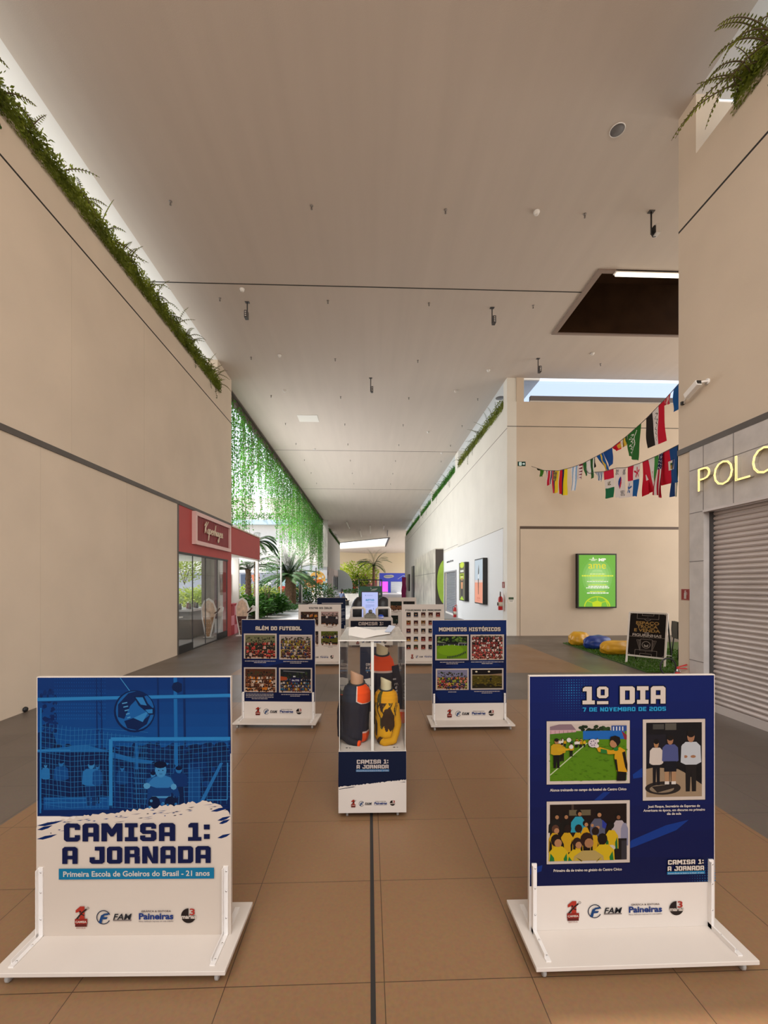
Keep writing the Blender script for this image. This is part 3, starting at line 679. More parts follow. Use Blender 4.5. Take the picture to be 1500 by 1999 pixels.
A.block('CAMISA 1:', 129,411,1603,1638,'101c4e'); A.block('A JORNADA', 126,413,1648,1681,'101c4e')
A.rect(119.5,1690,419.5,1711,'1583b4'); A.text('Primeira Escola de Goleiros do Brasil - 21 anos', 128,411,1705.5,10.2,WHITE,.018)
A.build('title_lettering', INK, p)
A = art(R0, base=.0065); logos(A, 148,384,1784,0); pass

# --- photo pictures
def ph_train(B, x0, y0, x1, y1):
    w = x1-x0; h = y1-y0; X = lambda u: x0+u*w; Y = lambda v: y0+v*h
    B.rect(x0,y0,x1,y1,'5a8a12'); B.rect(x0,y0,x1,Y(.12),'cfc2ba')
    B.poly([(X(0),Y(.04)),(X(.12),Y(0)),(X(.28),Y(.0)),(X(.34),Y(.1)),(X(.34),Y(.16)),(X(0),Y(.18))], '8e7680'); B.rect(X(0),Y(.10),X(.34),Y(.17),'d0a8b0')
    for i in range(6): B.rect(X(.01+i*.055),Y(.11),X(.015+i*.055),Y(.17),'8a5560')
    R = random.Random(2)
    for i in range(26): B.ell(X(R.uniform(.36,.78)),Y(R.uniform(.03,.12)),w*.03,h*.03,R.choice(['20331a','2f4a22','16260f']),7,i == 0)
    B.rect(X(.8),Y(.03),X(1),Y(.13),'2d4f96'); [B.rect(X(.82+i*.04),Y(.05),X(.835+i*.04),Y(.12),'dfe4ee') for i in range(4)]
    B.poly([(X(0),Y(.17)),(X(.43),Y(.13)),(X(.43),Y(.25)),(X(0),Y(.26))], '4a7a1c')
    B.poly([(X(.43),Y(.12)),(X(.96),Y(.12)),(X(1),Y(.27)),(X(.43),Y(.27))], '1f6ac0'); B.poly([(X(.93),Y(.12)),(X(1),Y(.2)),(X(1),Y(.28)),(X(.97),Y(.28))], '8a2a3a')
    for i in range(160): B.ell(X(R.random()),Y(R.uniform(.3,1)),w*.02,h*.008,R.choice(['4f7d0e','668f1c','4a750c','5f9214']),5,i % 40 == 0)
    B.poly([(X(0),Y(.9)),(X(0),Y(.875)),(X(.47),Y(.33)),(X(.49),Y(.33))], 'c8d8a8')
    for i in range(18): B.man(X(R.uniform(.03,.62)),Y(R.uniform(.36,.42)),h*.13,R.choice(['d8b020','e8e4da','2a5a2a','c89a18']),'1a1a1a')
    for u, v, hh in ((.15,.64,.32),(.27,.56,.24)): B.man(X(u),Y(v),h*hh,'c89a18','14120c')
    B.man(X(.08),Y(.76),h*.52,'caa01e','0f0e0c','a87850'); B.poly([(X(.08),Y(.40)),(X(.24),Y(.42)),(X(.24),Y(.45)),(X(.1),Y(.47))], 'd2a81e'); B.ell(X(.24),Y(.27),w*.03,h*.04,'e6e2e0',12); B.ell(X(.27),Y(.39),w*.028,h*.038,'e6e2e0',12)
    # the boy with the ball
    B.poly([(X(.86),Y(1)),(X(.87),Y(.82)),(X(.99),Y(.82)),(X(.98),Y(1))], '12100e')
    B.poly([(X(.86),Y(.83)),(X(.83),Y(.58)),(X(.84),Y(.46)),(X(.9),Y(.4)),(X(.97),Y(.46)),(X(1),Y(.7)),(X(1),Y(.85))], 'd8a11a')
    B.poly([(X(.93),Y(.5)),(X(.97),Y(.48)),(X(1),Y(.72)),(X(1),Y(.84)),(X(.97),Y(.76))], '16140e'); B.poly([(X(.83),Y(.62)),(X(.86),Y(.62)),(X(.88),Y(.84)),(X(.86),Y(.82))], '16140e')
    B.poly([(X(.6),Y(.42)),(X(.64),Y(.4)),(X(.78),Y(.46)),(X(.88),Y(.44)),(X(.88),Y(.52)),(X(.76),Y(.53)),(X(.62),Y(.48))], 'd8a11a'); B.poly([(X(.65),Y(.43)),(X(.73),Y(.45)),(X(.74),Y(.52)),(X(.65),Y(.5))], '2a7a32'); B.ell(X(.85),Y(.44),w*.035,h*.035,'2a7a32',8)
    B.ell(X(.6),Y(.38),w*.03,h*.035,'e9dccf',8)
    B.ell(X(.82),Y(.34),w*.05,h*.075,'b98560',12); B.poly([(X(.765),Y(.35)),(X(.785),Y(.31)),(X(.79),Y(.36))], 'b98560'); B.poly([(X(.77),Y(.29)),(X(.78),Y(.22)),(X(.84),Y(.2)),(X(.9),Y(.23)),(X(.91),Y(.32)),(X(.87),Y(.4)),(X(.85),Y(.33)),(X(.81),Y(.28))], '1a1210')
    B.ell(X(.55),Y(.33),w*.06,h*.075,'d9d0d8',18); [B.ell(X(.55+.03*math.cos(k)),Y(.33+.04*math.sin(k)),w*.009,h*.012,'6a5a72',6,k == 0) for k in range(0,6)]
def ph_huddle(B, x0, y0, x1, y1):
    w = x1-x0; h = y1-y0; X = lambda u: x0+u*w; Y = lambda v: y0+v*h
    def head(u, v, r, hair='1c1310', skin=None):
        B.ell(X(u),Y(v),w*r,w*r*1.15,hair,12)
        if skin: B.ell(X(u+r*.35),Y(v+r*.7),w*r*.7,w*r*.75,skin,10)
    def body(u, v, s, c, c2=None, vb=1.):
        B.poly([(X(u-s),Y(vb)),(X(u-s*.95),Y(v+.1)),(X(u-s*.4),Y(v)),(X(u+s*.4),Y(v)),(X(u+s*.95),Y(v+.1)),(X(u+s),Y(vb))], c)
        if c2: B.poly([(X(u-s*.9),Y(vb)),(X(u-s*.8),Y(v+.12)),(X(u-s*.45),Y(v+.2)),(X(u-s*.4),Y(vb))], c2); B.poly([(X(u+s*.9),Y(vb)),(X(u+s*.8),Y(v+.12)),(X(u+s*.5),Y(v+.22)),(X(u+s*.55),Y(vb))], c2)
    B.rect(x0,y0,x1,y1,'1b0f0c'); B.rect(X(.25),Y(.1),X(.53),Y(.2),'6a6048'); B.rect(X(.28),Y(.0),X(.31),Y(.1),'4a3a30')
    body(.07,.26,.09,'1a1a18',vb=.5); head(.08,.2,.035,'140e0c','a87854'); body(.2,.27,.08,'15120f',vb=.5); head(.2,.2,.035,'140e0c','a87854')
    body(.37,.22,.1,'2c9cb8',vb=.5); head(.375,.15,.036,'0f0b0a','a87854')
    body(.62,.26,.1,'5c5e72',vb=.6); B.poly([(X(.68),Y(.28)),(X(.74),Y(.36)),(X(.72),Y(.45)),(X(.68),Y(.42))], '2a3a9a'); head(.63,.17,.038,'0f0b0a','b5835c'); B.ell(X(.55),Y(.38),w*.02,h*.03,'b5835c',8); B.ell(X(.62),Y(.42),w*.03,h*.03,'b5835c',8)
    body(.9,.3,.1,'b9aeb4',vb=.62); head(.88,.22,.036,'0f0b0a','8a5c40'); body(1.0-.03,.35,.05,'8f8fa8',vb=.75); B.rect(X(.85),Y(.62),X(1),Y(1),'1a1618'); B.rect(X(.93),Y(.66),X(1),Y(1),'34323a')
    body(.46,.41,.06,'d6a41a',vb=.55); head(.46,.34,.035,'20140f','b5835c')
    for u, v, s in ((.06,.5,.08),(.22,.5,.09),(.36,.5,.07),(.58,.55,.06)): body(u,v,s,'cfa31c','16140e',.85); head(u+.01,v-.07,.048,'241611' if u != .06 else '5a3a2c','b5835c' if u < .1 else None)
    body(.8,.47,.09,'d8b41e','1f6a34',.8); head(.79,.38,.045,'15110f'); B.ell(X(.8),Y(.78),w*.05,h*.05,'cfc6bc',10)
    body(.11,.74,.13,'d8b81c','1f7a38'); head(.08,.63,.07,'20130f','b5835c')
    body(.34,.8,.12,'d8b81c','1f7a38'); head(.35,.68,.06,'2a1813','b5835c')
    body(.7,.72,.14,'d8b81c','1f7a38'); head(.68,.62,.065,'18100d')
    body(.5,.82,.2,'b7a060','c0a83a'); head(.475,.63,.085,'2c1712','a87854')
def ph_three(B, x0, y0, x1, y1):
    w = x1-x0; h = y1-y0; X = lambda u: x0+u*w; Y = lambda v: y0+v*h
    B.rect(x0,y0,x1,y1,'141216'); B.rect(X(.12),Y(.02),X(.32),Y(.09),'4a4844'); B.rect(X(.34),Y(.01),X(.54),Y(.1),'5a564e'); B.rect(X(0),Y(.16),X(.35),Y(.55),'1c1a24')
    B.poly([(X(0),Y(1)),(X(0),Y(.62)),(X(.15),Y(.6)),(X(.6),Y(.63)),(X(1),Y(.84)),(X(1),Y(1))], 'a08a70'); B.poly([(X(.5),Y(.6)),(X(1),Y(.6)),(X(1),Y(.8))], '0e0d10')
    B.ell(X(.3),Y(.88),w*.32,h*.09,'2a2422',24); B.ell(X(.28),Y(.89),w*.22,h*.055,'8a7a66',20); B.poly([(X(.1),Y(.86)),(X(.45),Y(.83)),(X(.5),Y(.88)),(X(.2),Y(.94))], '2a2422')
    B.man(X(.18),Y(.84),h*.62,'d6ccc4','16141a','b08058','14100e',.75); B.rect(X(.08),Y(.42),X(.28),Y(.56),'d6ccc4')
    B.man(X(.43),Y(.83),h*.66,'50588c','12141e','a8785a','1a1210',.85); B.rect(X(.33),Y(.62),X(.41),Y(.8),'b08a68'); B.rect(X(.45),Y(.62),X(.53),Y(.8),'b08a68'); B.rect(X(.32),Y(.52),X(.54),Y(.66),'12141e'); B.rect(X(.33),Y(.79),X(.41),Y(.83),'e0dad4'); B.rect(X(.45),Y(.79),X(.53),Y(.83),'e0dad4')
    B.man(X(.8),Y(.93),h*.82,'c6ccd4','1e1a1a','a8785a','1a1210',.85); B.ell(X(.7),Y(.46),w*.04,h*.02,'a8785a',8); B.ell(X(.84),Y(.46),w*.05,h*.02,'a8785a',8); B.poly([(X(.62),Y(.47)),(X(.64),Y(.3)),(X(.68),Y(.28)),(X(.68),Y(.48))], 'c6ccd4')
def ph_crowd(sky, ground, pal, n, size, seed, top=.25, extra=None):
    def f(B, x0, y0, x1, y1):
        h = y1-y0; w = x1-x0; R = random.Random(seed); B.rect(x0,y0,x1,y1,ground); B.rect(x0,y0,x1,y0+h*top,sky)
        for i in range(40): B.ell(R.uniform(x0+w*.04,x1-w*.04), y0+h*top*R.uniform(.3,1), w*R.uniform(.015,.04), h*R.uniform(.02,.05), R.choice(['2a3a20','4a3a30','201a18','3c4a2c']),6,i == 0)
        B.crowd(x0,y0+h*top,x1,y1,n,pal,size,seed)
        if extra: extra(B,x0,y0,x1,y1)
    return f
def ph_goal(B, x0, y0, x1, y1):
    w = x1-x0; h = y1-y0; R = random.Random(5); B.rect(x0,y0,x1,y1,'0f1a0c'); B.rect(x0,y0+h*.42,x1,y1,'6f9a10')
    for i in range(70): B.ell(x0+w*R.uniform(.04,.96),y0+h*R.uniform(.04,.3),w*.04,h*.05,R.choice(['16240c','3a5a1c','6a8a34','0c1408']),6,i % 20 == 0)
    B.rect(x0,y0+h*.32,x1,y0+h*.41,'2c2c30'); B.ell(x0+w*.45,y0+h*.62,w*.42,h*.24,'7fae12',18)
    for i in range(10): B.ell(x0+w*R.uniform(.05,.95),y0+h*.39,w*.012,h*.03,R.choice(['d8d4d0','7a8aa8']),6,i == 0)
    B.line([(x0+w*.72,y0+h*.42),(x0+w*.72,y0+h*.3),(x0+w*.97,y0+h*.32)],w*.012,'e8e4dc'); B.line([(x0+w*.04,y0+h*.24),(x0+w*.3,y0+h*.3)],w*.01,'c8c4bc')
    for i in range(12): B.man(x0+w*(.36+i*.052),y0+h*(.99-.0035*i*i*.5),h*.12,'14203a','0e1420')
def ph_night(B, x0, y0, x1, y1):
    w = x1-x0; h = y1-y0; R = random.Random(6); B.rect(x0,y0,x1,y1,'2a2410'); B.rect(x0,y0,x1,y0+h*.25,'17100e'); B.rect(x0,y0+h*.28,x1,y0+h*.75,'5c5012')
    for i in range(80): B.ell(x0+w*R.uniform(.03,.97),y0+h*R.uniform(.3,.9),w*.04,h*.03,R.choice(['4a4410','6a5c1a','3a3810','75661e']),6,i % 20 == 0)
    B.rect(x0,y0+h*.26,x1,y0+h*.29,'c8b896')
    for u in (.14,.56): B.ell(x0+w*u,y0+h*.1,w*.04,h*.045,'f4e8c8',10)
    B.poly([(x0+w*.5,y0+h*.26),(x1,y0+h*.2),(x1,y0+h*.34),(x0+w*.8,y0+h*.3)],'a08468'); B.man(x0+w*.62,y0+h*.66,h*.28,'1a1a1a','14120f'); B.man(x0+w*.2,y0+h*.56,h*.2,'8a8a30','3a3a18')
def ph_board(B, x0, y0, x1, y1):
    w = x1-x0; h = y1-y0; ph_crowd('20242c','181a20',['2a3a5a','3a5a86','b08a2a','8a3a2a','c8c0b8','2c6a8a'],90,w*.05,9,.45)(B,x0,y0,x1,y1)
    B.line([(x0+w*.1,y0+h*.08),(x0+w*.8,y0+h*.14)],h*.03,'8a8a90'); B.poly([(x0,y0+h*.32),(x0+w*.22,y0+h*.36),(x0+w*.22,y0+h*.5),(x0,y0+h*.52)],'b4512a')
    B.rect(x0+w*.34,y0+h*.4,x0+w*.66,y0+h*.6,'1c1a52'); B.text('56.775',x0+w*.38,x0+w*.62,y0+h*.54,h*.07,'f0f0f4',.03); B.rect(x0+w*.42,y0+h*.3,x0+w*.5,y0+h*.36,'d8d8e0')

# --- front right
R1 = (1034.5, 1318, 1396.7, 1811)
t, p = stand('nearest right poster stand, navy poster headed 1º DIA with three photos', 1.163, 1.916, .0)
A = art(R1); A.rect(1035.8,1320,1395,1724.5,'041a62')
for i in range(8): A.rect(1035.8,1320+i*50.5,1395,1370.6+i*50.5, mixc(lin('041c68'), lin('04124a'), i/7), i == 0)
A.up()
for i in range(26):
    for j in range(25):
        d = math.hypot((i-15)/12., (j-4)/15.); r = 1.5*(1-d)
        if r > .3: A.ell(1041+i*5, 1327+j*5, r, r, mixc(lin('0a2f7c'), lin('1f7fc0'), max(0, 1-d)), 6, None)
for i in range(18):
    for j in range(17):
        d = math.hypot((i-16)/13., (j-15)/14.); r = 1.6*(1-d)
        if r > .3 and 1668+j*5 < 1737: A.ell(1312+i*5, 1657+j*5, r, r, '2f86c0', 6, None)
A.poly([(1235,1512),(1252,1500),(1290,1494),(1290,1512),(1236,1520)], '0c3a92'); A.poly([(1232,1640),(1300,1612),(1345,1602),(1320,1622),(1240,1652),(1222,1658)], '0c3a92'); A.poly([(1158,1562),(1178,1545),(1192,1545),(1172,1562)], '0c3488')
A.poly([(1036,1690),(1060,1684),(1058,1696),(1036,1702)], '0c3488')
A.build('background_print', INK, p)
A = art(R1, base=.0036)
A.h = .0042; A.block('1º DIA', 1136.5,1298,1340,1374,'e4d8ce',('020a26',1.6)); A.block('7 DE NOVEMBRO DE 2005', 1136.5,1298.5,1380,1388,'2aa4e0')
A.build('title_lettering', INK, p)
A = art(R1, base=.0036)
A.text('Alunos treinando no campo de futebol do Centro Cívico',1074,1222,1541.5,5,'ece4dc',.022); A.build('caption', INK, p); A = art(R1, base=.0036)
A.text('Primeiro dia de treino no ginásio do Centro Cívico',1081,1213,1697,5,'ece4dc',.022)
A.build('caption', INK, p); A = art(R1, base=.0036)
A.text('José Fioque, Secretário de Esportes de',1264,1366,1576.5,4.6,'ece4dc',.022); A.text('Americana na época, em discurso no primeiro',1255,1376,1584,4.6,'ece4dc',.022); A.text('dia de aula',1301,1329,1591,4.6,'ece4dc',.022)
A.build('caption', INK, p)
A = art(R1, base=.0036); A.block('CAMISA 1:',1303,1373,1679,1688,'f0e6dc',('020a26',.8)); A.block('A JORNADA',1302,1373.5,1691,1700,'f0e6dc',('020a26',.8)); A.rect(1301,1701.5,1375,1707,'2a8cc4'); A.text('Primeira Escola de Goleiros do Brasil - 21 anos',1303,1373,1706,2.6,'f0f0f0')
A.build('exhibition_mark', INK, p)
A = art(R1, base=.0036); logos(A,1105,1334,1774,0); pass
A = art(R1)
photo(A,(1068,1406.5,1229,1528.5),ph_train,p); photo(A,(1068,1561.5,1229,1682.5),ph_huddle,p); photo(A,(1254.5,1405,1377,1563),ph_three,p,.028)

# --- second row
R2 = (472.6, 1208.6, 615.6, 1400)
t, p = stand('left poster stand of the second row, navy poster headed ALÉM DO FUTEBOL', -1.068, 5.045, -.06)
A = art(R2); A.rect(472.9,1209.4,615.3,1367.5,'07184a'); A.rect(472.9,1209.4,615.3,1250,'082058'); A.poly([(490,1290),(560,1280),(610,1262),(610,1280),(520,1300)], '0a276a'); A.build('background_print', INK, p)
A = art(R2, base=.0036); A.block('ALÉM DO FUTEBOL',500,589,1222,1229.5,'e8dccf',('020a26',.7)); A.build('title_lettering', INK, p)
A = art(R2, base=.0036); lines(A,479,539,1288.5,2,3,'c8c0c0',seed=1); lines(A,554,602,1289,2,3,'c8c0c0',seed=2); lines(A,481,535,1352.5,4,3,'c8c0c0',seed=3); lines(A,550,604,1353,2,3,'c8c0c0',seed=4)
A = art(R2, base=.0036); logos(A,499,590,1386.5,0); pass
A = art(R2); red = ['8a2420','c03a34','d8584a','2a2024','3a2a28','c8a8a0']
photo(A,(477,1236,541,1284.5),ph_crowd('7a7a58','14301c',red,70,4.6,11,.35),p,.022); photo(A,(546,1238,610,1286),ph_crowd('b0a49c','8a7a28',['2a2a34','5a3a34','c8b8a8','2a3c6a','9a8a2a','70302a'],110,4,12,.2),p,.022)
photo(A,(477,1301.5,541,1349.5),ph_crowd('5a3420','4a2a18',['c8a890','8a5030','d8802a','5a3020','e0d0c0'],70,4.6,13,.35),p,.022); photo(A,(545.5,1302,610,1350),ph_board,p,.022)

R3 = (845.2, 1210.8, 989, 1403)
t, p = stand('right poster stand of the second row, navy poster headed MOMENTOS HISTÓRICOS', 1.165, 4.905, .0)
A = art(R3); A.rect(845.6,1211.6,988.6,1370.5,'071a50'); A.rect(845.6,1211.6,988.6,1240,'0a2c70'); A.poly([(850,1350),(910,1330),(980,1348),(980,1366),(860,1366)], '0a2766'); A.poly([(870,1300),(960,1285),(980,1300),(900,1306)], '0a2766'); A.build('background_print', INK, p)
A = art(R3, base=.0036); A.block('MOMENTOS HISTÓRICOS',858,977,1225,1232.5,'e8dccf',('020a26',.7)); A.build('title_lettering', INK, p)
A = art(R3, base=.0036); lines(A,860,907,1291,2,3,'c8c0c0',seed=5); lines(A,920,983,1291,2,3,'c8c0c0',seed=6); lines(A,862,906,1348,1,3,'c8c0c0',seed=7); lines(A,926,976,1347.5,2,3,'c8c0c0',seed=8)
A = art(R3, base=.0036); logos(A,873,965,1390,0); pass
A = art(R3)
photo(A,(851,1239,915.5,1288),ph_goal,p,.022); photo(A,(919,1239,984,1288),ph_crowd('b89a94','4a2424',['a83a3a','c8504a','8a2a2a','e8d8d0','1a1a1a'],170,3.2,15,.06),p,.022)
photo(A,(852,1304,915.5,1345),ph_crowd('8a88a8','3a4a20',['b03a3a','2a2a5a','c8a030','d8806a','3a3a6a','a8b040'],70,4,16,.4),p,.022); photo(A,(919.5,1304,983,1345),ph_night,p,.022)

# --- third row
PINKW = 'ead2be'
R4 = (584, 1178.4, 664.9, 1286.5)
t, p = stand('cream poster stand headed VISITAS DOS ÍDOLOS, left of the third row', -1.008, 8.71, -.03)
A = art(R4, base=.0006); A.block('VISITAS DOS ÍDOLOS',604,648,1183.5,1187,'14181f'); A.build('title_lettering', INK, p)
A = art(R4, base=.0006); lines(A,590,622,1218.5,2,2.2,'a8948a',seed=1); lines(A,632,656,1219,2,2.2,'a8948a',seed=2); lines(A,590,622,1256.5,2,2.2,'a8948a',seed=3); lines(A,632,657,1256.5,2,2.2,'a8948a',seed=4)
A = art(R4, base=.0006); logos(A,597,651,1278,0); pass
A = art(R4); FR = dict(frame=.004, fc='e8dcd0')
photo(A,(588.5,1192,622,1216),ph_crowd('5a3020','3a2418',['d8a02a','e8e0d8','1a2038','c87a3a','2a1a18'],24,4.4,21,.2),p,**FR); photo(A,(627,1192,660,1216),ph_crowd('c8a8a4','3a3032',['2a2a34','e8e0e0','1a1a22','c0a8a4'],14,4.6,22,.35),p,**FR)
photo(A,(588.5,1229,622,1252.5),ph_crowd('1a1414','6a5450',['8a7a78','4a3a3a','c8b0a8'],18,4.4,23,.3),p,**FR); photo(A,(627,1229,659,1252.5),ph_crowd('6a7420','6a6a20',['14184a','e8e8e0','1a2a6a','b03030'],18,4.6,24,.35),p,**FR)
R5 = (786.4, 1179, 866, 1285.5)
t, p = stand('cream poster stand headed FIGURINHAS QUE MARCARAM with a grid of stickers', 1.103, 8.68, -.03)
A = art(R5, base=.0006); A.block('FIGURINHAS QUE MARCARAM',793.5,860,1188.5,1191.6,'14302e'); A.build('title_lettering', INK, p)
A = art(R5, base=.0006); logos(A,803,852,1277,0); pass
A = art(R5); R = random.Random(31)
for j in range(5):
    for i in range(5):
        x = 795+i*13.8; y = 1194+j*15.2; c = R.choice(['2a2220','5a2420','3a4420','2a3a48','6a2026','8a5a1c','38302c'])
        def f(B, x0, y0, x1, y1, c=c):
            B.rect(x0,y1+.4,x1,y1+1.6,'b8a090'); B.rect(x0,y0,x1,y1,c); cx = (x0+x1)/2; B.poly([(x0+.6,y1),(x0+1,y1-2),(x1-1,y1-2),(x1-.6,y1)], R.choice(['c8b8a8','b03a30','d8a02a','1c2a4a'])); B.ell(cx,y0+(y1-y0)*.45,1.6,2.1,'b98a66',8); B.ell(cx,y0+(y1-y0)*.3,1.7,1.2,'17110e',8)
        photo(A,(x,y,x+8.2,y+10),lambda B,x0,y0,x1,y1,f=f: f(B,x0,y0,x1,y1-2.2),p,.002,'e8dcd0')

# --- fourth row
R6 = (627, 1166.4, 681, 1238)
t, p = stand('farthest left poster stand, dark navy text poster behind the cream one', -1.16, 13.1, .0)
A = art(R6); A.rect(627,1166.8,681,1225,'08204a'); A.poly([(640,1186),(672,1190),(680,1200),(650,1200)], '0c3068'); A.build('background_print', INK, p)
A = art(R6, base=.0036); A.rect(636,1176.4,676,1178.2,'d8d4d8'); A.build('title_lettering', INK, p); A = art(R6, base=.0036); [lines(A,666,679.5,y,n,1.9,'9aa0b4',.5,seed=int(y)) for y, n in ((1187,2),(1193,5),(1205,4),(1215,1))]; [lines(A,632,660,y,n,1.9,'9aa0b4',.5,seed=int(y)+1) for y, n in ((1187,2),(1193,5),(1205,4),(1215,1))]
R7 = (767.6, 1167.6, 822, 1240)
t, p = stand('farthest right poster stand, cream poster with four dark photos', 1.02, 13.1, .0)
A = art(R7)
photo(A,(772,1175,794,1191.5),ph_crowd('18241a','8a5a3a',['b07a52','c89068','1a1a1a'],6,3,41,.5),p,.004); photo(A,(797,1175,819,1191.5),ph_crowd('1a1210','3a2a24',['8a6a5a','2a2220'],8,3,42,.4),p,.004)
photo(A,(772,1202,787,1218),ph_crowd('101812','1a3028',['6a8a80','3a5a54','8a7a2a'],5,3,43,.5),p,.004); photo(A,(797,1202,819,1218),ph_crowd('101010','2a2420',['6a5a4a','3a3a3a'],6,3,44,.4),p,.004)
A = art(R7, base=.0006); lines(A,772,792,1194,2,1.8,'b09a8a',seed=1); lines(A,772,787,1220,2,1.8,'b09a8a',seed=2); logos(A,778,812,1232,0)
# ------------------------------------------------------------------ display cases
def on_plane(rect, x0, z0, w, h, y, base=.0006):
    return Art(rect, (x0, y, z0), (1,0,0), (0,0,1), (0,-1,0), (w, h), base)
t = thing('display_case', 'clear acrylic display case on a navy and white box, jerseys inside', 'display case', (.023, 2.985, 0), -.012)
CW, CD, Z0, Z1, Z2 = .478, .93, .043, .476, 1.255
b = MB(); b.box(-CW/2, 0, Z0, CW/2, CD, Z1); box_ = b.build('base_box', WHT, t, .002)
RC = (661, 1467, 793.9, 1587.6)
A = on_plane(RC, -CW/2, Z0, CW, Z1-Z0, 0)
rd = random.Random(8); pts = [(661.3,1467.4),(793.6,1467.4),(793.6,1525)]+[(793-i*2.2, 1523+(i/60)*13+rd.uniform(-1,1)) for i in range(61)]
A.poly(pts, '101d3e'); A.poly([(662,1540),(690,1535.5),(695,1536),(680,1538.5),(662,1541)], '101d3e'); A.poly([(790,1527),(780,1528.5),(793,1528)], '101d3e')
A.build('navy_print', INK, box_)
A = on_plane(RC, -CW/2, Z0, CW, Z1-Z0, 0, .003); A.block('CAMISA 1:',697,758.5,1483,1491,'e2d6d0'); A.block('A JORNADA',696.5,759,1493,1500.5,'e2d6d0'); A.rect(695.5,1502,760,1506.5,'5a8ec0'); A.text('Primeira Escola de Goleiros do Brasil - 21 anos',697,758.5,1505.6,2.2,'e8e8f0')
A.build('title_lettering', INK, box_)
A = on_plane(RC, -CW/2, Z0, CW, Z1-Z0, 0, .003); A.panel = box_; logos(A,685,772,1568.5)
for cx in (-.18, .18):
    for cy in (.06, CD-.06): b = MB(); caster(b, cx, cy, Z0); b.build('caster', [RUB, CHR], t)
# acrylic hood: five thin sheets, bright polished edges
EDG = mat('polished_edge', (.66,.63,.58), .25, spec=.6)
b = MB(); T = .004
for x in (-CW/2+.006, CW/2-.006-T): b.box(x, .006, Z1, x+T, CD-.006, Z2-T)
b.box(-CW/2+.006, .006, Z1, CW/2-.006, .006+T, Z2-T); b.box(-CW/2+.006, CD-.010, Z1, CW/2-.006, CD-.006, Z2-T)
b.build('acrylic_hood', GLS, t)
LIDM = bpy.data.materials.new('frosted_lid'); LIDM.use_nodes = True
n = LIDM.node_tree; pb = n.nodes['Principled BSDF']; pb.inputs['Base Color'].default_value = (.6,.58,.52,1); pb.inputs['Roughness'].default_value = .12; pb.inputs['Alpha'].default_value = .55
b = MB(); b.box(-CW/2, .0, Z2-T, CW/2, CD, Z2); b.build('lid', LIDM, t)
for x in (-CW/2+.006, CW/2-.010):
    for y in (.0045, CD-.0075): b = MB(); b.box(x, y, Z1, x+.004, y+.003, Z2-T); b.build('sheet_edge', EDG, t)
b = MB(); b.box(-CW/2, -.001, Z2-.006, CW/2, .002, Z2+.001); b.build('sheet_edge', EDG, t)
b = MB(); b.box(-.004, .012, Z1, .004, .40, Z2-.008, 0); b.box(-.010, .009, Z1, .010, .013, Z2-.008, 1); b.build('divider', [GLS, EDG], t)
for x in (-.17, -.05, .17):
    for z in (.84, 1.17): b = MB(); b.lathe([(.0001,0),(.006,.001),(.006,.006)], 8, (x, CD-.016, z), 0, True, 'y'); b.build('screw_cap', CHR, t)
# paper left on the lid
b = MB()
def sheet(b, pts, z, mi=0):
    b.add([(x, y, z+dz) for x, y, dz in pts]+[(x, y, z+dz+.0006) for x, y, dz in pts], [tuple(range(len(pts)))[::-1], tuple(range(len(pts), 2*len(pts)))]+[(i,(i+1) % len(pts),(i+1) % len(pts)+len(pts),i+len(pts)) for i in range(len(pts))], mi)
sheet(b, [(-.18,.28,0),(-.06,.10,0),(.03,.22,.004),(.14,.33,.006),(.17,.62,.012),(.02,.60,.004),(-.14,.80,.015),(-.20,.72,.01)], Z2+.001)
tag(b.build('paper_sheet', mat('paper_white', (.80,.77,.73), .7), None, 0, (.023, 2.985, 0)), 'crumpled white paper sheet lying on the acrylic case lid', 'paper')
b = MB(); sheet(b, [(.10,.40,.013),(.15,.38,.013),(.205,.68,.03),(.15,.72,.035)], Z2+.001)
tag(b.build('plastic_bag', mat('pale_blue_film', (.55,.62,.78), .3), None, 0, (.023, 2.985, 0)), 'pale blue plastic scrap beside the paper on the acrylic lid', 'plastic bag')

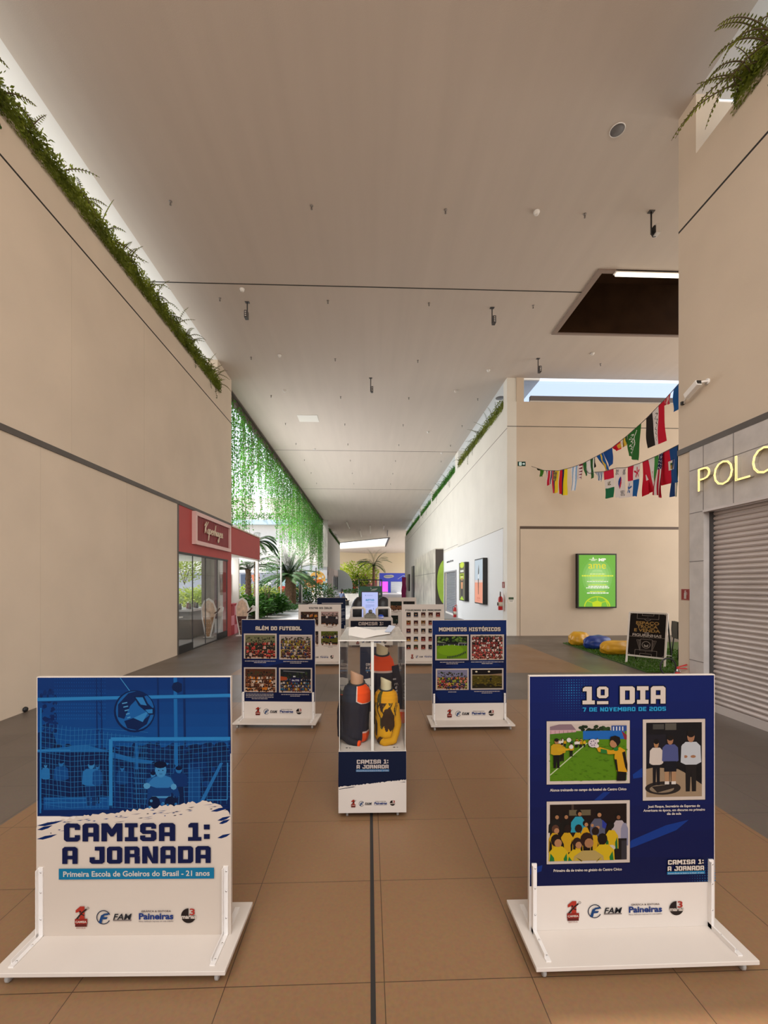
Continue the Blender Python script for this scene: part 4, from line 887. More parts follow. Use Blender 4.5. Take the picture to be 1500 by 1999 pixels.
# ------------------------------------------------------------------ jerseys on bust forms
def cloth_mat(): return printmat('jersey_cloth', .75, gain=.85)
def torso(name_label, loc, rz, w, d, h, colfn, neck_col, lean=0., neck_r=.05, group='jerseys in the acrylic case'):
    """a bust form dressed in a goalkeeper jersey; sections run from hem to collar"""
    t = thing('jersey_bust', name_label, 'jersey', loc, rz, group)
    prof = [(0,.70,.8),(.03,.93,.95),(.10,1.0,1.0),(.25,.96,.97),(.42,.96,1.0),(.60,1.0,1.08),(.74,1.03,1.08),(.85,1.0,1.0),(.92,.92,.88),(.97,.74,.72),(1.0,.52,.58)]
    n = 128; m = 110; vs = []; cs = []
    def sec(t_):
        for (a, wa, da), (b_, wb, db) in zip(prof, prof[1:]):
            if t_ <= b_: k = (t_-a)/(b_-a); k = k*k*(3-2*k); return wa+(wb-wa)*k, da+(db-da)*k
        return prof[-1][1:]
    b = MB()
    for i in range(m+1):
        t_ = i/m; ws, ds = sec(t_)
        for j in range(n):
            a = 2*math.pi*j/n
            fold = 1+.018*math.sin(a*7+t_*3)*(1-t_)+.012*math.sin(a*13-t_*9)*(1-t_)
            ex = abs(math.cos(a))**.85*math.copysign(1, math.cos(a)); ey = abs(math.sin(a))**.85*math.copysign(1, math.sin(a))
            vs.append((w*ws*ex*fold+lean*t_*h, d*ds*ey*fold, h*t_))
    o = 0; b.v = vs
    for i in range(m):
        for j in range(n):
            a = 2*math.pi*(j+.5)/n; b.f.append([i*n+j, i*n+(j+1) % n, (i+1)*n+(j+1) % n, (i+1)*n+j]); b.m.append(0); b.s.append(True)
            b.c.append(lin(colfn(a, (i+.5)/m)))
    b.build('jersey', cloth_mat(), t)
    b = MB(); b.lathe([(neck_r*.98,-.03),(neck_r,0),(neck_r*.96,.04),(neck_r*.98,.068),(neck_r*.93,.074),(.001,.075)], 24, (lean*h, 0, h), 0, True, 'z', None, (1, 1.1))
    b.v = [(x, y, z-(.45*(x-lean*h)+.15*y)*max(0, z-h)/.075) for x, y, z in b.v]
    b.build('neck_block', mat('neck_'+neck_col, neck_col, .5, noise=.05, scale=20), t)
    b = MB(); k = [(neck_r*1.12*math.cos(2*math.pi*i/24)+lean*h, neck_r*1.2*math.sin(2*math.pi*i/24)-.004, h+.006-.012*math.sin(2*math.pi*i/24)*-1) for i in range(24)]
    b.tube(k, .008, 6, 0, True); b.build('collar', mat('collar_black', (.012,.012,.016), .8), t)
    return t
def sleeve(t, pts, r, colfn):
    b = MB(); k = len(pts); N = 20; pp = []
    for i in range(N+1):
        u = i/N*(k-1); a = min(int(u), k-2); f = u-a; pp.append((Vector(pts[a]).lerp(Vector(pts[a+1]), f), r[a]+(r[a+1]-r[a])*f))
    b.tube([p for p, _ in pp], [q*(1+.05*math.sin(i*1.9)) for i, (_, q) in enumerate(pp)], 14)
    for fi in range(len(b.f)):
        b.c[fi] = lin(colfn(min(1, (fi//14)/N)))
    return b.build('sleeve', cloth_mat(), t)
def c_left(a, v):
    s = a % (2*math.pi); fr = abs(s-1.5*math.pi)
    if v > .70 and 4.75 < s < 6.1 and v > .74-.06*math.sin((s-4.75)*2.2): return 'f05010'
    if v > .69 and 4.71 < s < 6.13 and v > .722-.06*math.sin((s-4.75)*2.2): return 'd8c8c0'
    if v > .72: return '242c3c'
    if v < .20 and 5.2 < s < 6.2: return 'd84a14' if v < .175 else 'd0b0a8'
    return '1c1c2c' if s > 4.9 else '23232f'
def c_camo(a, v):
    s = a % (2*math.pi); q = math.sin(s*5.1+v*5)+.8*math.sin(v*9-s*7)+.5*math.sin(s*13+v*13)
    if v > .78: return '4c4a1c' if 3.9 < s < 4.3 else 'd89a10'
    if v < .12: return 'c8920c'
    if ((s-4.9)/.5)**2+((v-.38-.1*math.sin(s*3))/.22)**2+.28*q < 1: return '34200e'
    if v > .5 and abs((s*2.1+.25*math.sin(v*22)) % 1-.5) < .13: return '3a2a10'
    if q > .75: return '38220f'
    if q < -1.25: return '4a4a1e'
    return 'd8a00e'
def c_navy(a, v):
    s = a % (2*math.pi)
    if v > .76: return 'f04e14' if v > .79 else 'd0b8b0'
    return '14142a' if s < 4.6 else '1a1826'
zb = Z1+.002
t = torso('navy jersey with an orange shoulder patch, left half of the acrylic case', (-.105, 3.215, zb), 0, .104, .10, .425, c_left, 'b48a6c', .03, .050)
sleeve(t, [(-.085,.02,.33),(-.108,.0,.2),(-.10,-.06,.06),(-.03,-.10,.02),(.04,-.125,.012)], [.035,.03,.03,.026,.022], lambda u: 'f05010' if u > .9 else '1e1e28')
t = torso('yellow and brown camouflage jersey, right half of the acrylic case', (.128, 3.225, zb), 0, .088, .095, .375, c_camo, 'c8bc98', .0, .042)
sleeve(t, [(.07,-.02,.27),(.088,-.06,.12),(.05,-.13,.03),(-.02,-.13,.015),(-.055,-.10,.03)], [.028,.026,.026,.026,.022], lambda u: 'c8920c' if u < .85 else '38220f')
t = torso('tall navy jersey with orange shoulders standing behind the camouflage one', (.115, 3.58, zb), 0, .10, .10, .58, c_navy, 'd8c8a0', -.01, .05)
sl = sleeve(t, [(.085,-.03,.49),(.115,-.05,.36),(.125,-.06,.2),(.125,-.07,.10),(.11,-.09,.03)], [.045,.04,.036,.033,.028], lambda u: '1a1826' if u < .62 else ('d8b8b0' if u < .66 else 'e8501c'))
A = Art((0,0,10,34), (.085, -.113, .20), (.9,.42,0), (-.06,0,1), (.42,-.9,0), (.06, .20), .0006)
for k, (x, y) in enumerate(((1,0),(3,6))):
    if k: A.ring(x+1.2,y+4,1.3,.55,'e8e0dc',math.pi,2*math.pi,8,2.4); A.ring(x+3.8,y+4,1.3,.55,'e8e0dc',math.pi,2*math.pi,8,2.4)
    else: A.rect(x,y,x+5,y+2.2,'b8b4b8')
for k in range(4): A.poly([(3.5,12+k*5),(7,11+k*5),(7,13+k*5),(5,13.5+k*5),(7.5,14.5+k*5),(4,15+k*5)], 'c8c4c8')
A.build('sleeve_marks', INK, t)
for sx, nm in ((-1,'left'), (1,'right')):
    b = MB(); cx = .023+sx*.17; b.box(cx-.025, 3.03, zb-.001, cx+.025, 3.06, zb, 0); b.box(cx-.02, 3.04, zb, cx-.006, 3.055, zb+.0003, 1); b.box(cx+.004, 3.04, zb, cx+.014, 3.052, zb+.0003, 1)
    tag(b.build('caption_card', [WHT, BLK]), 'small printed caption card in the front %s corner of the acrylic case' % nm, 'card')
# green and white folded cloth on the far left
b = MB(); b.ball((-.19, 3.62, .57), (.03,.09,.095), 14); b.ball((-.185, 3.66, .70), (.02,.05,.045), 12, 1)
tag(b.build('folded_jersey', [mat('cream_cloth', (.66,.62,.54), .85, noise=.1, scale=30), mat('green_cloth', (.12,.30,.10), .85)]), 'pale folded jersey with green at the back left of the case', 'jersey')

# ------------------------------------------------------------------ navy pedestal behind the case
c = onZ(729, 1352); t = thing('display_pedestal', 'narrow navy and white pedestal seen through the acrylic case', 'pedestal', (.05, 6.45, 0))
b = MB(); b.box(-.19, 0, .04, .19, .40, .70); pb_ = b.build('body', WHT, t, .002)
RP = (0,0,100,174)
A = on_plane(RP, -.19, .04, .38, .66, 0); A.poly([(.4,.6),(99.6,.6),(99.6,120),(80,124),(55,122),(30,128),(.4,132)], '131f40'); A.build('navy_print', INK, pb_)
A = on_plane(RP, -.19, .04, .38, .66, 0, .003); A.block('CAMISA 1:',24,76,66,76,'e2d6d0'); A.block('A JORNADA',24,76,80,90,'e2d6d0'); A.rect(23,93,77,98,'5a8ec0'); A.build('title_lettering', INK, pb_)
A = on_plane(RP, -.19, .04, .38, .66, 0, .003); A.panel = pb_; logos(A,16,84,154)
for cx in (-.15, .15):
    for cy in (.06, .34): b = MB(); caster(b, cx, cy, .042); b.build('caster', [RUB, CHR], t)

# ------------------------------------------------------------------ counter with trophies
t = thing('display_counter', 'white counter with navy front lettered CAMISA 1: behind the pedestal', 'counter', (.38-.15, 11.1, 0))
cx0 = onY(684.7, 1213, 11.1).x-t.location.x; cx1 = onY(763.4, 1213, 11.1).x-t.location.x
b = MB(); b.box(cx0-.05, 0, .05, cx1+.05, .55, .745); bd = b.build('body', WHT, t, .003)
A = on_plane((681,1209,766.5,1263), cx0-.05, .02, cx1-cx0+.1, .725, 0); A.rect(684.7,1213,763.4,1240,'0f1830'); A.rect(684.7,1213,763.4,1240,'0f1830'); A.build('navy_print', INK, bd)
A = on_plane((681,1209,766.5,1263), cx0-.05, .02, cx1-cx0+.1, .725, 0, .003); A.block('CAMISA 1:',700,748,1215.5,1222,'e2d6d0'); A.block('A JORNADA',700,748,1225,1231.5,'e2d6d0'); A.build('title_lettering', INK, bd)
A = on_plane((681,1209,766.5,1263), cx0-.05, .02, cx1-cx0+.1, .725, 0, .003); A.panel = bd; logos(A,695,755,1254)
for a, c_ in ((cx0, cx0+.36), (cx1-.36, cx1)):
    b = MB(); b.tube([(a,.5,.745),(a,.5,.96),(a+.03,.5,1.0),(c_-.03,.5,1.0),(c_,.5,.96),(c_,.5,.745)], .035, 8); b.build('tube_rail', WHM, t)
for cx in (cx0+.02, cx1-.02):
    for cy in (.06, .5): b = MB(); caster(b, cx, cy, .052); b.build('caster', [RUB, CHR], t)
p0 = onY(723.5, 1207, 11.3)
t = thing('trophy', 'stepped grey trophy standing on the counter before the bright screen', 'trophy', (p0.x, 11.3, .7455))
b = MB(); b.box(-.155,-.07,0,.155,.07,.075); b.box(-.125,-.06,.075,.125,.06,.11); b.build('plinth', mat('trophy_grey', (.20,.19,.16), .5, .3, noise=.2, scale=20), t, .004)
b = MB(); b.box(-.10,-.05,.11,.10,.05,.135); b.lathe([(.04,.135),(.055,.15),(.05,.20),(.03,.22)], 14); b.build('figure_block', mat('trophy_bronze', (.16,.15,.12), .45, .5), t, .004)
p0 = onY(744, 1206, 11.3)
t = thing('cap', 'blue cap with a white stripe on the counter right of the trophy', 'cap', (p0.x, 11.3, .7455))
b = MB(); b.lathe([(.075,0),(.075,.04),(.06,.075),(.03,.09),(.001,.092)], 16); b.build('crown', mat('cap_blue', (.02,.08,.55), .6), t)
b = MB(); b.lathe([(.076,.015),(.0775,.02),(.0775,.032),(.076,.036)], 16); b.build('stripe', WHM, t)
b = MB(); b.prism([(-.06,-.06),(.06,-.06),(.045,-.13),(-.045,-.13)], .012); b.build('peak', MATS['cap_blue'], t)

# ------------------------------------------------------------------ lit totem
p0 = onY(722.5, 1207, 12.3)
t = thing('screen_totem', 'slim black totem with a pale lilac lit screen reading ame', 'screen', (p0.x, 12.3, 0))
b = MB(); b.box(-.26,0,.06,.26,.09,1.44); bd = b.build('housing', BLK, t, .006)
b = MB(); b.box(-.3,-.12,0,.3,.22,.06); b.build('foot', BLK, t, .006)
A = Art((707,1156,738,1208.5), (-.23, 0, .62), (1,0,0), (0,0,1), (0,-1,0), (.46, .79), .0008)
A.rect(707,1156,738,1208.5,'a8b4e6'); A.text('ame',714,731,1172.5,5.2,'3f7fae',.02); A.rect(713.5,1161.3,715,1162.6,'5a6aa8'); A.rect(717,1161.5,728,1162.4,'8896c8')
for y, a, c_ in ((1174.6,717,731),(1180,714,731),(1182,714,731),(1184.5,714,724),(1189,721,726)): A.rect(a,y,c_,y+.9,'7c8cc0')
A.rect(729,1186,730,1190,'6c7cb0'); A.build('screen', printmat('screen_ink', .2, emit=.6), bd)
# dark rounded armchairs either side, behind the totem
LEA = mat('black_leather', (.014,.014,.018), .38, noise=.4, scale=12, bump=.4, bscale=25)
for px, lab in ((702, 'black rounded armchair on the left of the lit totem'), (749, 'black rounded armchair on the right of the lit totem')):
    p0 = onY(px, 1180, 13.6)
    t = thing('armchair', lab, 'armchair', (p0.x, 13.6, 0), 0, 'black armchairs by the totem')
    b = MB(); b.ball((0,.28,.76), (.29,.14,.48), 18); b.build('backrest', LEA, t)
    b = MB(); b.box(-.25,-.25,.12,.25,.3,.44); b.build('seat', LEA, t, .06)
    for sx in (-1, 1): b = MB(); b.box(sx*.25-.07,-.27,.1,sx*.25+.07,.28,.62); b.build('armrest', LEA, t, .06)
    for sx in (-1, 1):
        for y in (-.2,.2): b = MB(); b.tube([(sx*.24,y,0),(sx*.23,y,.13)], .022, 8); b.build('leg', BLK, t)
# green kiosk behind
t = thing('kiosk', 'dark green kiosk stand with thin black posts behind the totem', 'kiosk', (onY(723.5,1150,17.5).x, 17.5, 0))
b = MB(); b.box(-.46,0,.05,.46,.7,1.20); b.build('body', mat('kiosk_green', (.015,.09,.045), .5, noise=.1, scale=4), t)
b = MB(); b.prism([(-.49,1.20),(.49,1.20),(.49,1.56),(-.43,1.54),(-.47,1.42)], .75, 0, 'y', -.03); b.build('canopy', MATS['kiosk_green'], t)
for sx in (-.47, .47):
    for y in (0, .66): b = MB(); b.tube([(sx,y,0),(sx,y,1.82)], .018, 6); b.build('post', BLK, t)
b = MB(); b.tube([(-.47,0,1.82),(.47,0,1.82),(.47,.66,1.82),(-.47,.66,1.82)], .018, 6, 0, True); b.build('top_frame', BLK, t)
b = MB(); b.box(-.2,-.06,1.20,.42,-.035,1.28); b.build('grey_sign', mat('sign_grey', (.4,.4,.4), .6), t)
A = on_plane((0,0,10,6), 0, 1.38, .3, .14, -.032, .001); A.poly([(0,6),(3,3.5),(6,2.6),(10,2),(8,5),(5,6)], 'd8dcd8'); A.poly([(0,0),(1.6,2),(1.2,4),(0,3)], 'd8dcd8'); A.build('white_mark', INK, t)
# ------------------------------------------------------------------ right alcove
t = MB(); t.prism([(5.39,11.65),(5.16,7.74),(9.5,7.5),(9.5,11.65)], .02)
tag(t.build('turf_mat', GRASS), 'bright green synthetic turf mat on the alcove floor', 'turf mat')
b = MB(); R = random.Random(3)
for i in range(9000):
    y = R.uniform(7.7, 11.6); x = R.uniform(5.2+(y-7.74)*.059, 7.6); a = R.uniform(0, 6.28); h = R.uniform(.015,.035); dx, dy = .012*math.cos(a), .012*math.sin(a)
    b.add([(x-dx,y-dy,.02),(x+dx,y+dy,.02),(x+R.uniform(-.015,.015),y+R.uniform(-.015,.015),.02+h)], [(0,1,2)])
tag(b.build('turf_pile', GRASS), 'short pile of the green synthetic turf mat', 'turf pile', kind='stuff')
def bag(label, c, L, r, ang, m, seed):
    b = MB(); R = random.Random(seed); n, k = 36, 26; ph = [R.uniform(0, 6.28) for _ in range(6)]; vs = []
    for i in range(k+1):
        u = -1+2*i/k; ru = max(.0, (1-abs(u)**3.2))**.42
        for j in range(n):
            a = 2*math.pi*j/n; w = 1+.045*math.sin(6*a+ph[0]+u*2)+.03*math.sin(11*a+ph[1]-u*4)+.02*math.sin(u*9+ph[2])
            z = math.sin(a)*ru*r*w; z = z if z > -r*.72 else -r*.72+(z+r*.72)*.15
            vs.append((u*L*(1-.03*math.cos(3*a)), math.cos(a)*ru*r*1.12*w, z+r*.76))
    fs = [(i*n+j, i*n+(j+1) % n, (i+1)*n+(j+1) % n, (i+1)*n+j) for i in range(k) for j in range(n)]
    b.add(vs, fs, 0, None, True); o = b.build('bean_bag', m); o.location = c; o.rotation_euler = (0, 0, ang)
    return tag(o, label, 'bean bag', 'bean bags on the turf')
YEL = mat('yellow_vinyl', (.66,.34,.015), .38, noise=.12, scale=5, bump=.3, bscale=14); BLU = mat('blue_vinyl', (.015,.045,.26), .38, noise=.15, scale=5, bump=.3, bscale=14)
bag('yellow bean bag at the left end of the row on the turf', (onY(1131,1250,11.2).x,11.2,.02), .27, .20, .25, YEL, 1)
bag('blue bean bag between the two yellow ones on the turf', (onY(1167,1258,10.55).x,10.55,.02), .36, .187, .15, BLU, 2)
bag('yellow bean bag nearest, half behind the black A-frame sign', (onY(1206,1268,9.72).x,9.72,.02), .42, .178, .1, YEL, 3)
# A-frame
t = thing('a_frame_sign', 'white A-frame board with black poster ESPAÇO TROCA E VENDA DE FIGURINHAS', 'a-frame sign', (5.34,8.65,.012), math.atan2(-.5,.45))
LW, LH, BK = .68, 1.04, .24
ax, az = Vector((1,0,0)), Vector((0,BK,LH)).normalized(); nn = Vector((0,-LH,BK)).normalized(); LL = math.hypot(BK, LH)
def bar(p, q, w=.016):
    b = MB(); d = (Vector(q)-Vector(p)); u = d.normalized(); s_ = Vector((1,0,0)) if abs(u.x) < .9 else Vector((0,0,1)); s2 = u.cross(s_).normalized()
    b.obox((Vector(p)+Vector(q))/2, d/2, u.cross(s2)*w, s2*w); return b
for x in (0, LW): bar((x,0,0),(x,BK,LH)).build('front_leg', WHM, t)
bar((0,BK,LH),(LW,BK,LH)).build('top_rail', WHM, t); bar(az*.17, az*.17+Vector((LW,0,0))).build('bottom_rail', WHM, t)
for x in (.01, LW-.01): bar((x,BK+.02,LH-.02),(x,.62,0),.012).build('back_leg', BLK, t)
bar((0,.55,.16),(LW,.55,.16),.01).build('back_brace', WHM, t)
b = MB(); b.obox(az*((LL+.17)/2)+Vector((LW/2,0,0)), ax*(LW/2-.01), az*((LL-.17)/2-.01), nn*.006); pn = b.build('poster_board', BLK, t)
RA = (0,0,100,140); A = Art(RA, az*.185+nn*.0065+Vector((.015,0,0)), ax, az, nn, (LW-.03, LL-.2), .0006)
A.rect(0,0,100,140,'1c110d')
G_ = 'b8aea8'
for yy, s_ in ((0,1),(140,-1)):
    A.line([(20,yy),(20,yy+18*s_),(80,yy+18*s_),(80,yy)], 1, G_); A.line([(34,yy),(34,yy+7*s_),(66,yy+7*s_),(66,yy)], 1, G_); A.ell(50,yy+12*s_,.9,.9,G_,8); A.ring(50,yy+14*s_,10,1,G_,*((.5,2.64) if s_ > 0 else (3.64,5.78)),n=10)
for cx, cy, a in ((0,0,0),(100,0,1.57),(100,140,3.14),(0,140,4.71)): A.ring(cx,cy,5,1,G_,a,a+1.57,6)
A.line([(0,79),(100,79)],1,G_)
A.text('ESPAÇO',18,82,37,10,'d0a860',.03); A.text('TROCA',21,79,49,10,'d0a860',.03); A.text('E VENDA',14,86,61.5,10,'d0a860',.03); A.text('DE',44,56,67,4.5,'e8e0da',.02); A.text('FIGURINHAS',10,90,77,8.5,'e8e0da',.03)
for k in (-8,-5,-2.5,2.5,5,8): A.line([(34+k*1.4,90-abs(k)*.1),(66+k*1.4,90-abs(k)*.1),(62+k*.6,124),(38+k*.6,124),(34+k*1.4,90-abs(k)*.1)], .8, G_)
A.rect(34,86,66,124,'1c110d'); A.line([(34,86),(66,86),(66,121),(34,121),(34,86)],1,G_); A.ring(50,104,11,2,G_); A.poly([(44,102),(50,106),(56,102),(55,110),(45,110)],'e8e0da'); A.text('W',45,55,108,7,'1c110d',.02); A.line([(42,82),(42,76)],.7,G_); A.line([(58,82),(58,76)],.7,G_)
A.build('poster_print', INK, pn)
# black chair peeping past the corner
cx_ = onY(1322, 1240, 9.0).x+.02
t = thing('plastic_chair', 'black chair mostly hidden behind the right wall corner', 'chair', (cx_+.24, 9.05, .02), 1.2)
b = MB(); b.prism([(-.2,.46),(-.21,.62),(-.17,.80),(.17,.80),(.21,.62),(.2,.46)], .03, 0, 'y', .2); b.build('backrest', BLK, t, .008)
b = MB(); b.box(-.22,-.22,.43,.22,.22,.46); b.build('seat', BLK, t, .01)
for sx in (-1, 1):
    for sy in (-1, 1): b = MB(); b.tube([(sx*.19,sy*.19,.44),(sx*.23,sy*.23,0)], .013, 8); b.build('leg', BLK, t)
# green lit poster on the back wall
def lightbox(name, label, origin, ux, n, w, h, d, drawer, rect):
    t = thing(name, label, 'lit poster', origin, 0, 'wall light boxes')
    ux = Vector(ux); n = Vector(n); up = Vector((0,0,1)); c = ux*w/2+up*h/2+n*d/2
    b = MB(); b.obox(c, ux*w/2, up*h/2, n*d/2); bx = b.build('case', BLK, t, .006)
    m = .045; A = Art(rect, ux*m+up*m+n*(d+.001), ux, up, n, (w-2*m, h-2*m), .0008); drawer(A); A.build('lit_poster', SCR, bx); return t
def d_green(A):
    A.rect(0,0,100,144,'72b64a'); A.up(.0002)
    for i in range(5): A.ell(50,62,48-i*7,60-i*9,mixc(lin('74b84e'),lin('a2da86'),i/4),24)
    A.up(.0002); A.text('MP',54,74,17,7.5,'f4f8ec',.05); A.rect(28,11.5,50,13,'e8f4dc'); A.poly([(36,11),(39,5),(42,11)],'e8f4dc'); A.rect(33,14,45,16.5,'c8e4b4')
    A.text('ame',26,74,38,20,'e8e23c',.0); A.text('CATARINA',38,64,46,3.6,'c8e8a8',.0)
    for y, a, c_, h_, k in ((53,30,72,2.8,'d8f0a0'),(58,8,94,3.8,'dcec50'),(70,36,68,2,'c8ec80'),(74,22,80,2.4,'e4f4d8'),(83,26,76,2.2,'d4ec58'),(87.5,26,80,3,'f0f8e8'),(91.5,20,84,3,'f0f8e8'),(102,30,72,2.4,'d4ec58'),(106,22,82,3,'f0f8e8')):
        A.up()
        x = a
        while x < c_: e_ = min(c_, x+R.uniform(3,9)); A.rect(x,y-h_/2,e_,y+h_/2,k,None); x = e_+1.2
    A.poly([(50+36*math.cos(math.pi+math.pi*i/20), 144-29*math.sin(math.pi*i/20)) for i in range(21)],'c4dc30'); A.up(.0002)
    A.poly([(50+33*math.cos(math.pi+math.pi*i/20), 144-26.5*math.sin(math.pi*i/20)) for i in range(21)],'7cc048'); A.up(.0002)
    A.poly([(38,144),(36,132),(50,127),(63,132),(61,144)],'c4dc30'); A.poly([(66,122),(78,128),(82,138),(74,128)],'c4dc30')
    for p in ([(36,132),(24,128)],[(63,132),(74,129)],[(50,127),(50,118)],[(26,126),(32,121)],[(74,129),(80,144)]): A.line(p,2,'c4dc30')
o = Vector((6.60,YB-.001,.885))
lightbox('light_box', 'green lit poster with a football on the alcove back wall', o, (1,0,0), (0,-1,0), 1.27, 1.73, .13, d_green, (0,0,100,144))
# two more along the far right wall
def d_pen(A):
    A.rect(0,0,100,144,'b8c8d4'); A.rect(0,74,100,144,'e49a80'); A.rect(0,68,100,76,'d8c8c4'); A.poly([(44,116),(41,60),(46,30),(52,14),(56,34),(52,62),(50,116)],'3a3430'); A.poly([(40,50),(58,46),(56,62),(42,64)],'d8dce0'); A.text('JULIA',28,70,132,7,'c8604a',.02); A.rect(30,136,66,138,'d07c66')
def d_lime(A):
    A.rect(0,0,100,144,'6a6a58'); A.ell(50,6,40,12,'b8d040',16); A.poly([(20,0),(80,0),(50,18)],'c8dc50'); A.rect(20,26,80,34,'d8dcd8'); A.rect(14,40,86,62,'a8c030'); A.rect(24,44,76,48,'38401c'); A.rect(30,52,70,56,'e8ecd0')
    A.poly([(30,144),(34,100),(28,70),(50,62),(72,70),(66,100),(70,144)],'3c3c40'); A.poly([(34,74),(66,74),(62,100),(38,100)],'d89a70'); A.ell(50,62,10,9,'b98a66',12); A.poly([(14,144),(50,128),(86,144)],'a8d030')
lightbox('light_box', 'lit poster with dark pen on pale blue and salmon, far right wall', (XF-.006,16.85,.885), (0,-1,0), (-1,0,0), 1.24, 1.74, .17, d_pen, (0,0,100,144))
lightbox('light_box', 'lime and grey lit poster with a figure, next to the shutter door', (XF-.006,19.80,.885), (0,-1,0), (-1,0,0), 1.24, 1.74, .17, d_lime, (0,0,100,144))
# signs
A = Art((0,0,100,50), (4.73,YB-.006,5.405), (1,0,0), (0,0,1), (0,-1,0), (.25,.14), .0004); A.rect(0,0,100,50,'1c3a30'); A.rect(18,6,48,44,'d8e4dc'); A.ell(34,15,4,5,'1c6a48',8); A.poly([(28,40),(32,22),(38,22),(42,38),(36,32)],'1c6a48'); A.line([(58,25),(84,25)],7,'e8f0ea'); A.poly([(76,12),(92,25),(76,38)],'e8f0ea')
t = thing('exit_sign', 'small green exit sign with an arrow high on the alcove wall', 'exit sign', (0,0,0)); A.build('sign_face', SCR, t); b = MB(); b.box(4.728,YB-.0055,5.403,4.982,YB-.0005,5.547); b.build('plate', DKG, t)
t = thing('notice_plate', 'tiny white notice with green heading by the wall corner', 'notice', (0,0,0)); b = MB(); b.box(4.43,YB-.006,1.05,4.60,YB-.001,1.23); pl = b.build('plate', WHM, t)
A = Art((0,0,100,100), (4.43,YB-.0062,1.05), (1,0,0), (0,0,1), (0,-1,0), (.17,.18), .0004); A.rect(2,2,98,40,'5c7a5c'); A.rect(10,50,90,58,'8a9a8a'); A.rect(20,70,80,78,'9aa89a'); A.build('printed_face', INK, pl)
def ext_icon(A, bg='b03428'):
    A.rect(0,0,100,100,bg); A.line([(4,4),(96,4),(96,96),(4,96),(4,4)],3,'d89a90'); A.poly([(36,88),(36,38),(42,30),(58,30),(64,38),(64,88)],'eadfd8'); A.rect(44,18,56,30,'eadfd8'); A.line([(40,18),(62,14)],5,'eadfd8'); A.line([(60,24),(74,34),(74,54)],4,'eadfd8')
p0 = onX(1331,1171,XR-.002); p1 = onX(1346.5,1150,XR-.002)
t = thing('extinguisher_sign', 'red extinguisher sign on the right wall corner strip', 'sign', (0,0,0)); hh = p1.z-p0.z
b = MB(); b.box(XR-.005, p1.y, p0.z, XR-.001, p0.y, p0.z+hh); pl = b.build('plate', REDM, t)
A = Art((0,0,100,100), (XR-.0055,p0.y,p0.z), (0,-1,0), (0,0,1), (-1,0,0), (p0.y-p1.y,hh), .0004); ext_icon(A); A.build('printed_face', INK, pl)
t = thing('extinguisher_sign', 'small red sign over the extinguisher on the far right wall', 'sign', (0,0,0))
b = MB(); b.box(XF-.008,13.62,1.52,XF-.005,13.86,1.72); pl = b.build('plate', REDM, t); A = Art((0,0,100,100), (XF-.0085,13.86,1.52), (0,-1,0), (0,0,1), (-1,0,0), (.24,.2), .0004); ext_icon(A); A.build('printed_face', INK, pl)
def extinguisher(label, loc, rz, s=1., loop=None):
    t = thing('fire_extinguisher', label, 'fire extinguisher', loc, rz)
    b = MB(); b.lathe([(.062*s,0),(.07*s,.01),(.07*s,.34*s),(.062*s,.39*s),(.035*s,.42*s),(.022*s,.43*s)], 18); cy = b.build('cylinder', REDM, t)
    b = MB(); b.lathe([(.0708*s,.12*s),(.0708*s,.25*s)], 18); b.build('label_band', mat('label_cream', (.7,.62,.5), .6), cy)
    b = MB(); b.lathe([(.022*s,.42*s),(.022*s,.46*s),(.012*s,.48*s)], 12); b.lathe([(.014*s,0),(.014*s,.012*s)], 10, (.028*s,-.01,.44*s), 0, True, 'x'); b.build('valve', CHR, t)
    b = MB(); b.box(-.012*s,-.012*s,.478*s,.12*s,.012*s,.49*s); b.obox((.055*s,0,.515*s), (.065*s,0,.024*s), (0,.012*s,0), (-.002,0,.006*s)); b.build('handle', REDM, t)
    b = MB(); b.tube(loop or [(-.02,0,.45*s),(-.09*s,0,.47*s),(-.12*s,0,.38*s),(-.105*s,-.02,.22*s),(-.085*s,-.03,.10*s)], .011*s, 8); h = b.build('hose', BLK, t); return t
p0 = onY(1334, 1380, 5.72)
extinguisher('red fire extinguisher with a looped black hose below the right wall sign', (min(p0.x, XR-.12), 5.74, 0), -.3, 1.0,
    [(-.02,0,.45)]+[(-.11+.095*math.cos(a), -.01, .50+.12*math.sin(a)) for a in [(-.3+6.0*i/14) for i in range(15)]]+[(-.06,-.02,.36),(-.078,-.03,.2)])
t = extinguisher('red fire extinguisher hanging at the near end of the far right wall', (XF-.11, 13.72, .80), 1.2, 1.05,
    [(-.02,0,.47)]+[(-.10+.07*math.cos(a), 0, .50+.10*math.sin(a)) for a in [(-.3+5.6*i/12) for i in range(13)]]+[(-.075,0,.3)])
b = MB(); b.box(-.06,.06,.15,.06,.10,.25); b.build('wall_bracket', DKG, t)
extinguisher('red fire extinguisher standing by the grey shutter door', (XF-.12, 21.05, .0), .5, 1.15)
